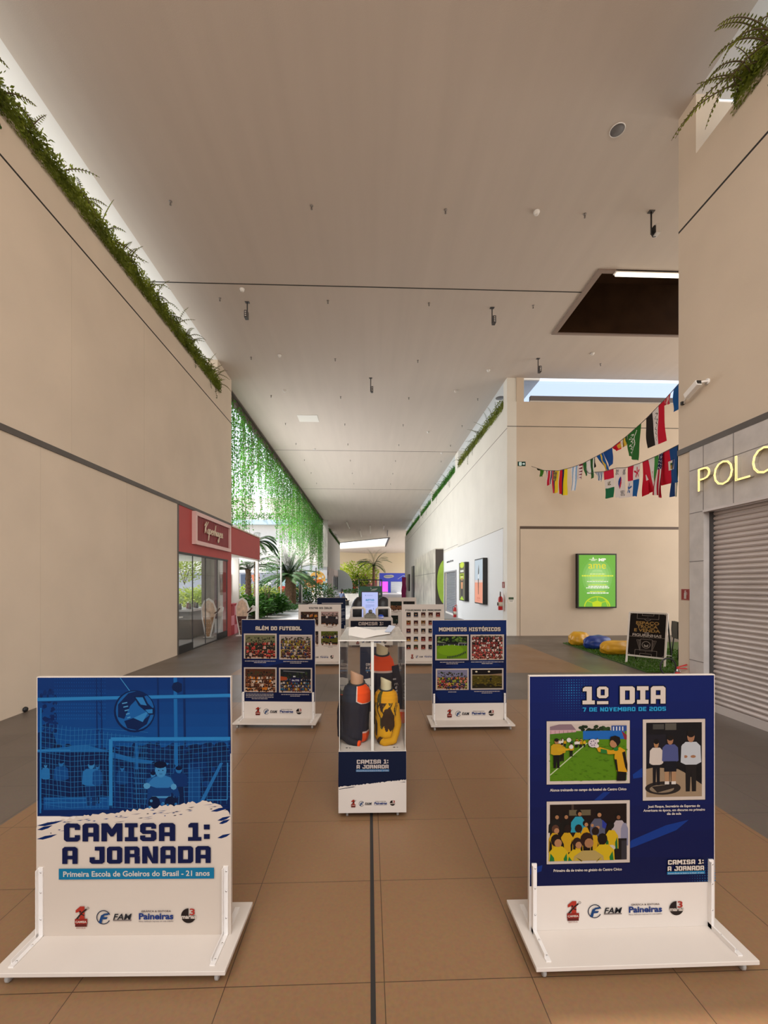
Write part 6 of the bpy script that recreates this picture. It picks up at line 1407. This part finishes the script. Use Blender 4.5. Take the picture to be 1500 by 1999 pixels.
def bush(label, loc, s, n, m, seed, group='courtyard shrubs', big=.12):
    R = random.Random(seed); b = MB()
    for i in range(n):
        a, c_ = R.uniform(0, 6.28), R.uniform(-1, 1); rr = R.random()**.4
        p = Vector((s[0]*rr*math.cos(a)*math.sqrt(1-c_*c_), s[1]*rr*math.sin(a)*math.sqrt(1-c_*c_), s[2]*(1+rr*c_)*.98+.02))
        leaf(b, p, Vector((math.cos(a)+R.uniform(-.6,.6), math.sin(a)+R.uniform(-.6,.6), R.uniform(-.3,1.))), big*R.uniform(.6,1.3), big*.22*R.uniform(.7,1.4), Vector((R.uniform(-1,1),R.uniform(-1,1),1)))
    t = thing('shrub', label, 'shrub', loc, 0, group); b.build('foliage', m, t)
    b = MB()
    for k in range(6): a = k*1.05; b.tube([(0,0,0),(s[0]*.3*math.cos(a), s[1]*.3*math.sin(a), s[2]*.9)], .015, 5)
    b.build('stems', STEM, t); return t
palm('tall date palm in the courtyard with wide grey green crown', (onY(563,1140,30).x, 30, 0), 2.2, .22, 60, 2.4, 31, LFP, (.05,1.45), 1.0, .5)
palm('slimmer date palm just behind the widest one', (onY(573,1140,32.5).x, 32.5, 0), 2.5, .2, 30, 2.3, 32, LFP, (-.1,1.2), 1.1, .45)
palm('palm with brown trunk seen under the red canopy', (onY(485,1140,22).x, 22, 0), 2.4, .15, 20, 1.9, 33, LFP, (.2,1.2), 1.3)
palm('dark fronded palm above the red canopy', (onY(500,1140,24.5).x, 24.5, 0), 4.0, .12, 26, 1.5, 34, LFD, (.0,1.1), 1.9, .26)
bush('broad leafy shrub bed beside the white canopy post', (onY(530,1190,23).x, 23, 0), (.95,1.0,.55), 1300, LFD, 41, big=.26)
bush('shrub bed left of the white post under the canopy', (onY(497,1190,20.5).x, 20.5, 0), (.9,.8,.55), 1000, LFD, 42, big=.24)
bush('low dark shrubs by the pale path', (onY(556,1190,26).x, 26, 0), (1.1,1.2,.22), 900, LFD, 43, big=.16)
bush('green shrub mass in front of the orange mural', (onY(608,1165,36).x, 36, 0), (2.2,1.2,.95), 2200, LFD, 44, big=.2)
bush('green shrubs behind the palm trunks', (onY(556,1165,37).x, 37, 0), (2.4,1.2,.6), 1600, LFP, 45, big=.2)
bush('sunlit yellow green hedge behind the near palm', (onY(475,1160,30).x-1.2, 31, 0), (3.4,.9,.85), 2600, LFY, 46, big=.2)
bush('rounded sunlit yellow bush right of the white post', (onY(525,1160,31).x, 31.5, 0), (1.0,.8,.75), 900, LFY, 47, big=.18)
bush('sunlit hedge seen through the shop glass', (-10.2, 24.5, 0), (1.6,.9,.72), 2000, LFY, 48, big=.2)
bush('slender leafy tree at the right end of the red canopy', (onY(522,1075,21).x, 21, 0), (.55,.45,1.75), 420, LFD, 49, big=.14)
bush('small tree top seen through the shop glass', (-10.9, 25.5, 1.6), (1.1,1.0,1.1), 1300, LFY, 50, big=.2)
bush('pale green tree left of the far palm', (onY(697,1120,66).x, 66, 1.2), (3.4,2.2,2.0), 1500, LFY, 51, 'far plaza trees', big=.5)
bush('darker green tree at the left of the far plaza', (onY(675,1130,66).x+1.4, 66, .0), (2.2,1.6,1.6), 900, LFD, 52, 'far plaza trees', big=.45)
palm('palm standing in the far plaza before the cream wall', (onY(730,1140,60).x, 60, 0), 4.3, .2, 24, 3.0, 53, LFD, (.2,1.4), 1.5, .6)
bush('low plants in a white planter box far ahead', (onY(685,1155,40).x, 40, .7), (.75,.4,.22), 260, LFD, 54, 'far plaza trees', big=.2)
b = MB(); c = onY(685,1160,40); b.box(c.x-.9,39.5,0,c.x+.9,40.5,.75); tag(b.build('planter_box', WHM), 'white planter box far ahead left of the green kiosk', 'planter')
bed = MB(); bed.prism([(-5.5,19),(-5.3,26),(-4.95,30),(-5.2,40),(-9.6,40),(-9.0,19)], .12, 0, 'z', -.02); tag(bed.build('planting_bed', mat('soil_dark', (.05,.04,.03), .95, noise=.3, scale=6)), 'dark soil bed under the courtyard shrubs', 'planting bed')

# ------------------------------------------------------------------ courtyard buildings
PALEW = mat('pale_render', (.80,.74,.68), .85, noise=.03); PINKR = mat('pinkish_render', (.78,.66,.60), .85)
t = thing('building', 'pale building beyond the courtyard with a planted ledge', 'building', (-14, 47, 0)); 
b = MB(); b.box(-14, 0, 0, 9.3, 6, 8.1); b.build('wall', PALEW, t)
b = MB(); b.box(-14, -.6, 8.1, 9.3, 6, 8.6); b.build('ledge', mat('pale_blue_ledge', (.55,.66,.70), .6), t)
b = MB(); b.box(-14, 2, 8.9, 9.3, 8, 11.5); b.build('upper_wall', PINKR, t)
R = random.Random(5); b = MB()
for i in range(2600): leaf(b, Vector((R.uniform(-8,9.2), R.uniform(-.7,.2), 8.6+R.random()*.75)), Vector((R.uniform(-1,1),R.uniform(-1,.2),R.uniform(-.6,1))), R.uniform(.12,.26), .06)
b.build('ledge_plants', LFV, t)
# mural wall
MUR = printmat('mural_paint', .8, gain=.9)
t = thing('mural_wall', 'low courtyard wall painted grey with white lettering and orange shapes', 'wall', (0, 41.5, 0))
b = MB(); b.box(-26, 0, 0, -5.6, .3, 2.75); mw = b.build('wall', mat('mural_grey', (.30,.30,.34), .85, noise=.15, scale=.5), t)
A = Art((420,1118,640,1186), (onY(420,1140,41.5).x, -.002, 0), (1,0,0), (0,0,1), (0,-1,0), (onY(640,1140,41.5).x-onY(420,1140,41.5).x, 2.75), .002); A.l = 6e-4
A.text('dy', 512,532,1148,14,'ece8ec',.02,.2); A.rect(470,1122,480,1150,'5a6478'); A.poly([(490,1124),(506,1120),(506,1136),(494,1140)],'e08a6a')
A.ell(600,1138,20,24,'d8dcd4',16); A.ell(620,1134,16,20,'e0b060',16); A.ell(596,1136,9,12,'d86a40',12); A.ell(608,1146,10,9,'e8a070',12); A.ell(630,1150,11,12,'a8c4cc',12); A.ell(624,1140,7,6,'c86030',10); A.ell(612,1130,5,5,'4a3a34',10)
A.ell(556,1140,14,18,'a8c8d0',14); A.ell(552,1158,12,8,'c04a40',12); A.ell(574,1152,8,10,'e08a60',12); A.ell(588,1144,7,8,'6a9aa8',12); A.ell(580,1132,6,7,'3a4a50',10); A.ell(566,1128,5,6,'d8d8d0',10)
for i in range(40): A.ell(R.uniform(545,638),R.uniform(1126,1176),R.uniform(1.5,4),R.uniform(1.5,4),R.choice(['e08a60','c86030','d8dcd4','6a9aa8','e0b060','3a4a50']),8)
A.build('mural', MUR, mw)
# poles and sign post in the courtyard
for px, Y, h, w_, lb in ((549,27,4.1,.05,'thin white lamp pole left of the wide palm'),(541.5,33,3.1,.07,'short pale post behind the wide palm'),(586,35,2.9,.10,'dark grey post beside the blue sign post'),(617,38,3.1,.06,'dark thin post before the mural')):
    p = onY(px, 1150, Y); b = MB(); b.tube([(p.x,Y,0),(p.x,Y,h)], w_, 8); tag(b.build('pole', DKG if 'dark' in lb else WHM), lb, 'pole')
p = onY(589.5, 1150, 33); t = thing('sign_post', 'white forked post with a pale blue sign board', 'sign', (p.x, 33, 0))
b = MB(); b.tube([(0,0,0),(0,0,3.6)], .06, 8); b.build('post', WHM, t); b = MB(); b.tube([(-.15,0,4.0),(0,0,3.55),(.18,0,4.0)], .04, 6); b.build('fork', WHM, t)
b = MB(); b.box(-.42,-.08,2.28,.42,-.03,2.62); bd = b.build('board', mat('sign_blue', (.45,.58,.74), .5), t); A = Art((0,0,100,30), (-.42,-.081,2.28), (1,0,0), (0,0,1), (0,-1,0), (.84,.34), .001); A.rect(22,13,78,17,'4a6a8c'); A.build('printed_face', INK, bd)

# ------------------------------------------------------------------ chocolate shop
RED = mat('shop_red', (.42,.055,.05), .6, noise=.05, scale=2); PNK = mat('frame_pink', (.72,.47,.44), .5); DRED = mat('sign_dark_red', (.24,.02,.025), .5)
t = thing('shop_fascia', 'red fascia of the chocolate shop running on as a canopy', 'fascia', (XL, 10.06, 0))
b = MB(); b.box(-.25, 0, 2.40, .004, 3.80, 3.5); b.build('front', RED, t)
b = MB(); b.box(-.35, 3.82, 2.62, 0, 7.4, 3.50); cn = b.build('canopy', RED, t, .03); b = MB(); b.box(-.38, 3.82, 3.50, .02, 7.42, 3.54); b.build('coping', mat('cream_coping', (.62,.52,.40), .6), cn)
b = MB(); b.box(-3.2, 3.82, 2.56, -.02, 7.3, 2.62); b.build('soffit', WHM, cn)
b = MB(); b.box(-.12, 7.15, 0, -.02, 7.30, 2.6); b.build('post', WHM, t)
b = MB(); b.box(-.15, 3.46, 0, .0, 3.80, 2.4); b.build('pier', RED, t)
t = thing('shop_sign', 'framed dark red shop sign with script lettering Kopenhagen', 'sign', (XL+.005, 10.80, 2.65))
w_, h_ = 2.72, .83
b = MB(); b.box(0, 0, 0, .10, w_, .10); b.box(0, 0, h_-.10, .10, w_, h_); b.box(0, 0, .1, .10, .10, h_-.1); b.box(0, w_-.10, .1, .10, w_, h_-.1); b.build('frame', PNK, t)
b = MB(); b.box(0, .1, .1, .045, w_-.1, h_-.1)
pn = b.build('panel', DRED, t)
b = MB()
for k in range(28): y = .14+k*.088; b.box(.045, y, .11, .05, y+.05, h_-.11)
b.build('ribbing', DRED, pn)
GOLD = mat('letter_cream', (.78,.66,.50), .35, .2)
K = {'K':[[(0,0),(.25,1.25)],[(.75,1.3),(.12,.55),(.55,.0)],[(-.1,.75),(.0,1.0),(.2,.95)]],'o':[[(.3,.55),(.08,.4),(.1,.08),(.3,0),(.45,.2),(.42,.48),(.3,.55),(.6,.45)]],'p':[[(0,.5),(-.12,-.7)],[(0,.45),(.25,.55),(.38,.35),(.3,.05),(.05,.05)]],'e':[[(0,.25),(.35,.35),(.3,.55),(.1,.45),(.05,.12),(.25,0),(.5,.15)]],'n':[[(.05,.5),(0,0)],[(.03,.35),(.25,.55),(.35,.4),(.32,0),(.5,.1)]],'h':[[(.2,1.2),(0,0)],[(.05,.3),(.3,.5),(.38,.35),(.34,0),(.52,.1)]],'a':[[(.38,.5),(.12,.5),(.02,.2),(.15,0),(.35,.2),(.42,.5),(.38,.05),(.55,.08)]],'g':[[(.38,.5),(.12,.5),(.02,.2),(.15,.03),(.35,.2),(.4,.5),(.3,-.55),(.1,-.65),(.05,-.45),(.5,.1)]]}
yy = .62
for ch in 'Kopenhagen':
    b = MB()
    for st in K[ch]: b.tube([(.085, yy+(x+.12*y)*.26, .35+y*.25) for x, y in st], .0145, 6)
    b.build('letter', GOLD, pn); yy += .24*(.72 if ch == 'K' else .56)
# glazed front
ye = [10.08]+[onX(px, 1150, XL).y for px in (378,403,426)]+[13.50]
w1 = MB(); w1.box(XL-.05, 10.06, 2.36, XL+.01, 13.52, 2.41); w1.box(XL-.06, 10.06, -.0, XL+.0, 13.52, .02)
d = w1.build('window_1', BLK); struct(d, 'frameless glass front of the chocolate shop', 'window')
for k, (a, c_) in enumerate(zip(ye, ye[1:])):
    b = MB(); b.box(XL-.03, a+.008, .03, XL-.018, c_-.008, 2.36); b.build('glass_pane', GLW, d)
    if k in (0, 3): b = MB(); b.box(XL-.045, a+.008, .02, XL-.003, c_-.008, .19); b.build('door_rail', BLK, d)
    b = MB(); b.box(XL-.035, c_-.007, .03, XL-.013, c_+.007, 2.36); b.build('glass_edge', DKG, d)
# inside
w = MB(); w.box(-10.2, 10.0, 0, XL-.3, 10.06, 3.5, 0); w.box(-8.2, 9.9, 3.0, XL-.26, 15.7, 3.1, 1); w.box(-5.75, 15.6, 0, XL-.3, 15.7, 3.0, 0); w.box(-5.56, 14.3, 0, -5.24, 14.6, 3.0, 2)
struct(w.build('wall_shop_inside', [PLF, WHM, mat('taupe_column', (.22,.19,.155), .7)]), 'inside walls, column and ceiling of the chocolate shop', 'wall')
b = MB(); b.box(-5.7,15.55,.4,-5.5,15.59,2.6); tag(b.build('wall_mirror', mat('plum_panel', (.16,.09,.10), .4)), 'plum coloured panel on the inside wall of the shop', 'panel')
b = MB(); b.box(-5.38,15.55,1.25,-5.0,15.595,2.0); tag(b.build('wall_picture', mat('brown_picture', (.30,.19,.13), .6, noise=.6, scale=6)), 'brown picture on the inside wall of the shop', 'picture')
t = thing('shop_counter', 'dark shop counter with a white top behind the glass', 'counter', (-5.75, 13.9, 0)); b = MB(); b.box(-.35,-.9,0,.35,.9,.82); b.build('body', mat('counter_brown', (.12,.095,.075), .5), t); b = MB(); b.box(-.42,-1,.82,.42,1,.87); b.build('top', WHM, t)
for k, (x, y) in enumerate(((-5.5,11.6),(-6.4,12.4))):
    t = thing('cafe_table', ['small white topped table just inside the glass','small white topped table farther inside the shop'][k], 'table', (x, y, 0)); b = MB(); b.box(-.35,-.35,.72,.35,.35,.75); b.build('top', WHM, t); b = MB(); b.tube([(0,0,0),(0,0,.72)], .03, 8); b.build('leg', CHR, t); b = MB(); b.lathe([(.2,0),(.2,.02),(.03,.03)], 16); b.build('base', CHR, t)
VIO = mat('violet_seat', (.10,.06,.17), .5)
for k, (x, y, rz) in enumerate(((-5.2,11.05,.3),(-5.9,12.0,2.6),(-6.9,12.0,1.4))):
    t = thing('cafe_chair', ['violet chair by the near table behind the glass','violet chair on the far side of the near table','violet chair by the inner shop table'][k], 'chair', (x, y, 0), rz, 'shop chairs'); b = MB(); b.box(-.2,-.2,.42,.2,.2,.46); b.build('seat', VIO, t, .01); b = MB(); b.box(-.2,.17,.5,.2,.2,.85); b.build('backrest', VIO, t, .01)
    for sx in (-1, 1):
        for sy in (-1, 1): b = MB(); b.tube([(sx*.17,sy*.17,.43),(sx*.19,sy*.19,0)], .012, 6); b.build('leg', CHR, t)
for k in range(6):
    b = MB(); b.lathe([(.035,0),(.045,.02),(.045,.12),(.03,.15),(.03,.18),(.001,.185)], 12); tag(b.build('jar', mat(['jar_dark','jar_brown','jar_red'][k % 3], [(.03,.03,.03),(.12,.06,.03),(.25,.03,.03)][k % 3], .3), None, 0, (-5.75+.18*(k % 2), 13.15+k*.27, .871)), ['dark','brown','red'][k % 3]+' jar on the white shop counter, '+('front' if k < 3 else 'back')+' end', 'jar', 'jars on the shop counter')
# checkered low wall and ice cream cutouts
t = thing('checkered_wall', 'low pink and red checkered wall beside the shop', 'wall', (XL, 13.88, 0)); b = MB()
CHK = [mat('check_pink', (.66,.24,.30), .6), mat('check_red', (.36,.015,.03), .6)]
for j in range(3):
    for i in range(3): b.box(-.2, i*.31, j*.31, 0, (i+1)*.31, (j+1)*.31, (i+j+1) % 2)
b.build('tiles', CHK, t); b = MB(); b.box(-.22,0,.93,.02,.95,1.0); b.build('cap', CHK[1], t)
WAF = mat('waffle_brown', (.40,.20,.08), .7, noise=.3, scale=30); CRM = mat('ice_cream', (.72,.52,.38), .7, noise=.25, scale=10); CHO = mat('chocolate', (.07,.02,.015), .6)
def icecream(label, loc, rz, cone):
    t = thing('ice_cream_cutout', label, 'cutout figure', loc, rz, 'ice cream cutouts')
    out = [(-.10,0),(.06,0),(.16,.45),(.20,.72),(.42,.80),(.44,.92),(.34,.98),(.24,.86),(.20,.94),(.14,1.12),(.0,1.22),(-.14,1.14),(-.22,.92),(-.20,.6)]
    b = MB(); b.prism(out, .03, 0, 'y', 0); b.build('board', WHM, t)
    b = MB(); b.prism([(-.06,.03),(.02,.03),(.15,.62),(-.17,.62)], .006, 0, 'y', -.0062); b.build('cone', cone, t)
    b = MB(); b.prism([(-.18,.62),(.17,.62),(.19,.80),(.13,1.04),(.0,1.16),(-.12,1.08),(-.19,.88)], .008, 0, 'y', -.0082); b.build('scoop', CRM, t)
    b = MB(); b.tube([(.17,-.01,.74),(.26,-.01,.80),(.32,-.01,.90)], .022, 6); b.build('arm', CHO, t)
    b = MB(); b.box(-.16,-.12,0,.14,.14,.015); b.build('foot', WHM, t)
    for k in range(9): b = MB(); b.box(-.08+.06*(k % 3)-.0, -.0085, .15+.14*(k//3), -.06+.06*(k % 3), -.0063, .17+.14*(k//3)); b.build('sprinkle', CRM, t)
p = onZ(468, 1244, 0); icecream('ice cream cone cutout with chocolate cone outside the checkered wall', (-4.05, 13.72, 0), -.1, CHO)
icecream('waffle cone cutout standing inside the shop glass', (-4.95, 13.3, 0), .3, WAF)

# ------------------------------------------------------------------ far plaza shops and visitor
t = thing('storefront', 'blue shop front with white zigzag lines at the far end', 'shop front', (onY(768,1150,80).x, 80, 0))
BLU2 = mat('shop_blue', (.03,.05,.42), .5)
b = MB(); b.box(-2.6,0,2.1,4.6,.3,3.7); b.box(-2.6,0,0,-2.4,.3,2.1); b.box(-1.0,0,0,-.45,.3,2.1); b.box(2.6,0,0,4.6,.3,2.1); fr = b.build('fascia', BLU2, t)
z = 0; b = MB()
while z < 2.1: b.prism([(.10,z),(.06,z+.1),(.10,z+.21)], 3.05, 0, 'x', -.45); z += .21
b.build('roller_shutter', mat('pale_shutter', (.55,.57,.62), .5), t)
A = Art((0,0,100,40), (-2.6,-.0,2.2), (1,0,0), (0,0,1), (0,-1,0), (7.2,1.4), .01); A.l = .004; A.line([(48,30),(62,10),(78,30)],1.6,'dce0f0'); A.line([(62,10),(80,8)],1.2,'dce0f0'); A.ell(22,16,11,9,'e4dcd4',14); A.ell(30,14,8,8,'e4dcd4',14); A.rect(14,13,34,16,'5a9a8a'); A.build('fascia_print', INK, fr)
b = MB(); b.box(-2.4,.05,.2,-1.0,.1,2.1); MAG = bpy.data.materials.new('magenta_glow'); MAG.use_nodes = True; pb = MAG.node_tree.nodes['Principled BSDF']; pb.inputs['Base Color'].default_value = (.7,.05,.6,1); pb.inputs['Emission Color'].default_value = (.75,.08,.7,1); pb.inputs['Emission Strength'].default_value = .7; b.build('lit_panel', MAG, t)
t = thing('storefront', 'brown and red shop front with pale dots at the far end', 'shop front', (onY(712,1150,78).x, 78, 0))
b = MB(); b.box(-1.9,0,0,2.3,.3,3.5); fr = b.build('fascia', mat('shop_brown', (.13,.03,.03), .6), t)
A = Art((0,0,100,80), (-1.9,0,0), (1,0,0), (0,0,1), (0,-1,0), (4.2,3.5), .01); A.l = .004; R = random.Random(9)
for i in range(26): A.ell(R.uniform(6,94),R.uniform(8,50),R.uniform(2.5,6),R.uniform(2.5,5),R.choice(['e8b8a0','d89080','c84038','f0d8c8']),10)
A.poly([(20,80),(34,44),(60,52),(70,80)],'c02c30'); A.build('fascia_print', INK, fr)
t = thing('storefront', 'orange and white shop front far on the left of the plaza', 'shop front', (onY(690,1150,76).x, 76, 0))
b = MB(); b.box(-2.6,0,0,1.2,.3,2.4); fr = b.build('fascia', mat('shop_orange', (.70,.32,.16), .6), t)
A = Art((0,0,100,60), (-2.6,0,0), (1,0,0), (0,0,1), (0,-1,0), (3.8,2.4), .01); A.l = .004; A.poly([(40,60),(44,10),(56,10),(52,60)],'ece4dc'); A.poly([(60,40),(64,10),(92,8),(84,30),(70,46)],'d02c2c'); A.poly([(80,60),(96,24),(100,24),(100,60)],'ece4dc'); A.build('fascia_print', INK, fr)
c = onY(660,1150,58); b = MB(); b.prism([(c.x+2.0*math.cos(a)*1.0, 1.3+2.3*math.sin(a)) for a in [(-.5+math.pi*1.2*i/24) for i in range(25)]], .2, 0, 'y', 58.0)
tag(b.build('round_sign', mat('pale_disc', (.62,.68,.70), .5)), 'large pale rounded sign at the end of the left shops', 'sign')
# seated visitor
def person(label, loc, rz):
    t = thing('person', label, 'person', loc, rz)
    def skin(name, pts, edges, rad, m, root=0):
        me = bpy.data.meshes.new(name); me.from_pydata(pts, edges, []); me.materials.append(m); o = bpy.data.objects.new(name, me); COL.objects.link(o); o.parent = t
        sk = o.modifiers.new('skin', 'SKIN'); sk.use_smooth_shade = True; sv = me.skin_vertices[0].data
        for v, r in zip(sv, rad): v.radius = r if isinstance(r, tuple) else (r, r)
        sv[root].use_root = True; ss = o.modifiers.new('smooth', 'SUBSURF'); ss.levels = ss.render_levels = 1; return o
    P = [(0,0,.5),(0,.02,.72),(0,.03,.93),(0,.02,1.02),(0,-.01,1.10),(0,-.02,1.20), (.17,.03,.93),(.22,-.02,.68),(.14,-.22,.60),(.10,-.30,.60), (-.17,.03,.93),(-.22,-.02,.68),(-.14,-.22,.60),(-.10,-.30,.60), (.10,-.05,.50),(.12,-.45,.50),(.12,-.46,.08),(.12,-.58,.04), (-.10,-.05,.50),(-.12,-.45,.50),(-.12,-.46,.08),(-.12,-.58,.04)]
    E = [(0,1),(1,2),(2,3),(3,4),(4,5),(2,6),(6,7),(7,8),(8,9),(2,10),(10,11),(11,12),(12,13),(0,14),(14,15),(15,16),(16,17),(0,18),(18,19),(19,20),(20,21)]
    rad = [.13,(.15,.11),(.14,.10),.05,.085,.07,.06,.045,.036,.032,.06,.045,.036,.032,.085,.06,.045,.035,.085,.06,.045,.035]
    skin('body', P, E, rad, mat('skin_tone', (.42,.24,.15), .6))
    JK = mat('blue_jacket', (.10,.13,.24), .85)
    skin('jacket', P[0:3]+P[6:9]+P[10:13], [(0,1),(1,2),(2,3),(3,4),(4,5),(2,6),(6,7),(7,8)], [.15,(.17,.125),(.15,.11),.072,.056,.045,.072,.056,.045], JK)
    skin('trousers', [P[0],P[14],P[15],P[16],P[18],P[19],P[20]], [(0,1),(1,2),(2,3),(0,4),(4,5),(5,6)], [.145,.095,.07,.055,.095,.07,.055], mat('dark_trousers', (.02,.02,.03), .8))
    b = MB(); b.ball((0,.02,1.17), (.10,.115,.125), 14); b.ball((0,.09,1.02), (.07,.05,.12), 10); b.build('hair', mat('dark_hair', (.015,.01,.008), .6), t)
    return t
p = onY(668,1160,33.0); person('person with dark hair and blue jacket seated far ahead on the left', (p.x,33.0,.0), 2.6)
t = thing('bench', 'brown bench under the seated visitor far ahead', 'bench', (p.x-.1,33.0,0), 2.6); b = MB(); b.box(-.7,-.2,.36,.7,.22,.395); b.build('seat', mat('bench_wood', (.16,.10,.06), .6), t)
for sx in (-.6, .6): b = MB(); b.box(sx-.04,-.18,0,sx+.04,.2,.36); b.build('leg', BLK, t)
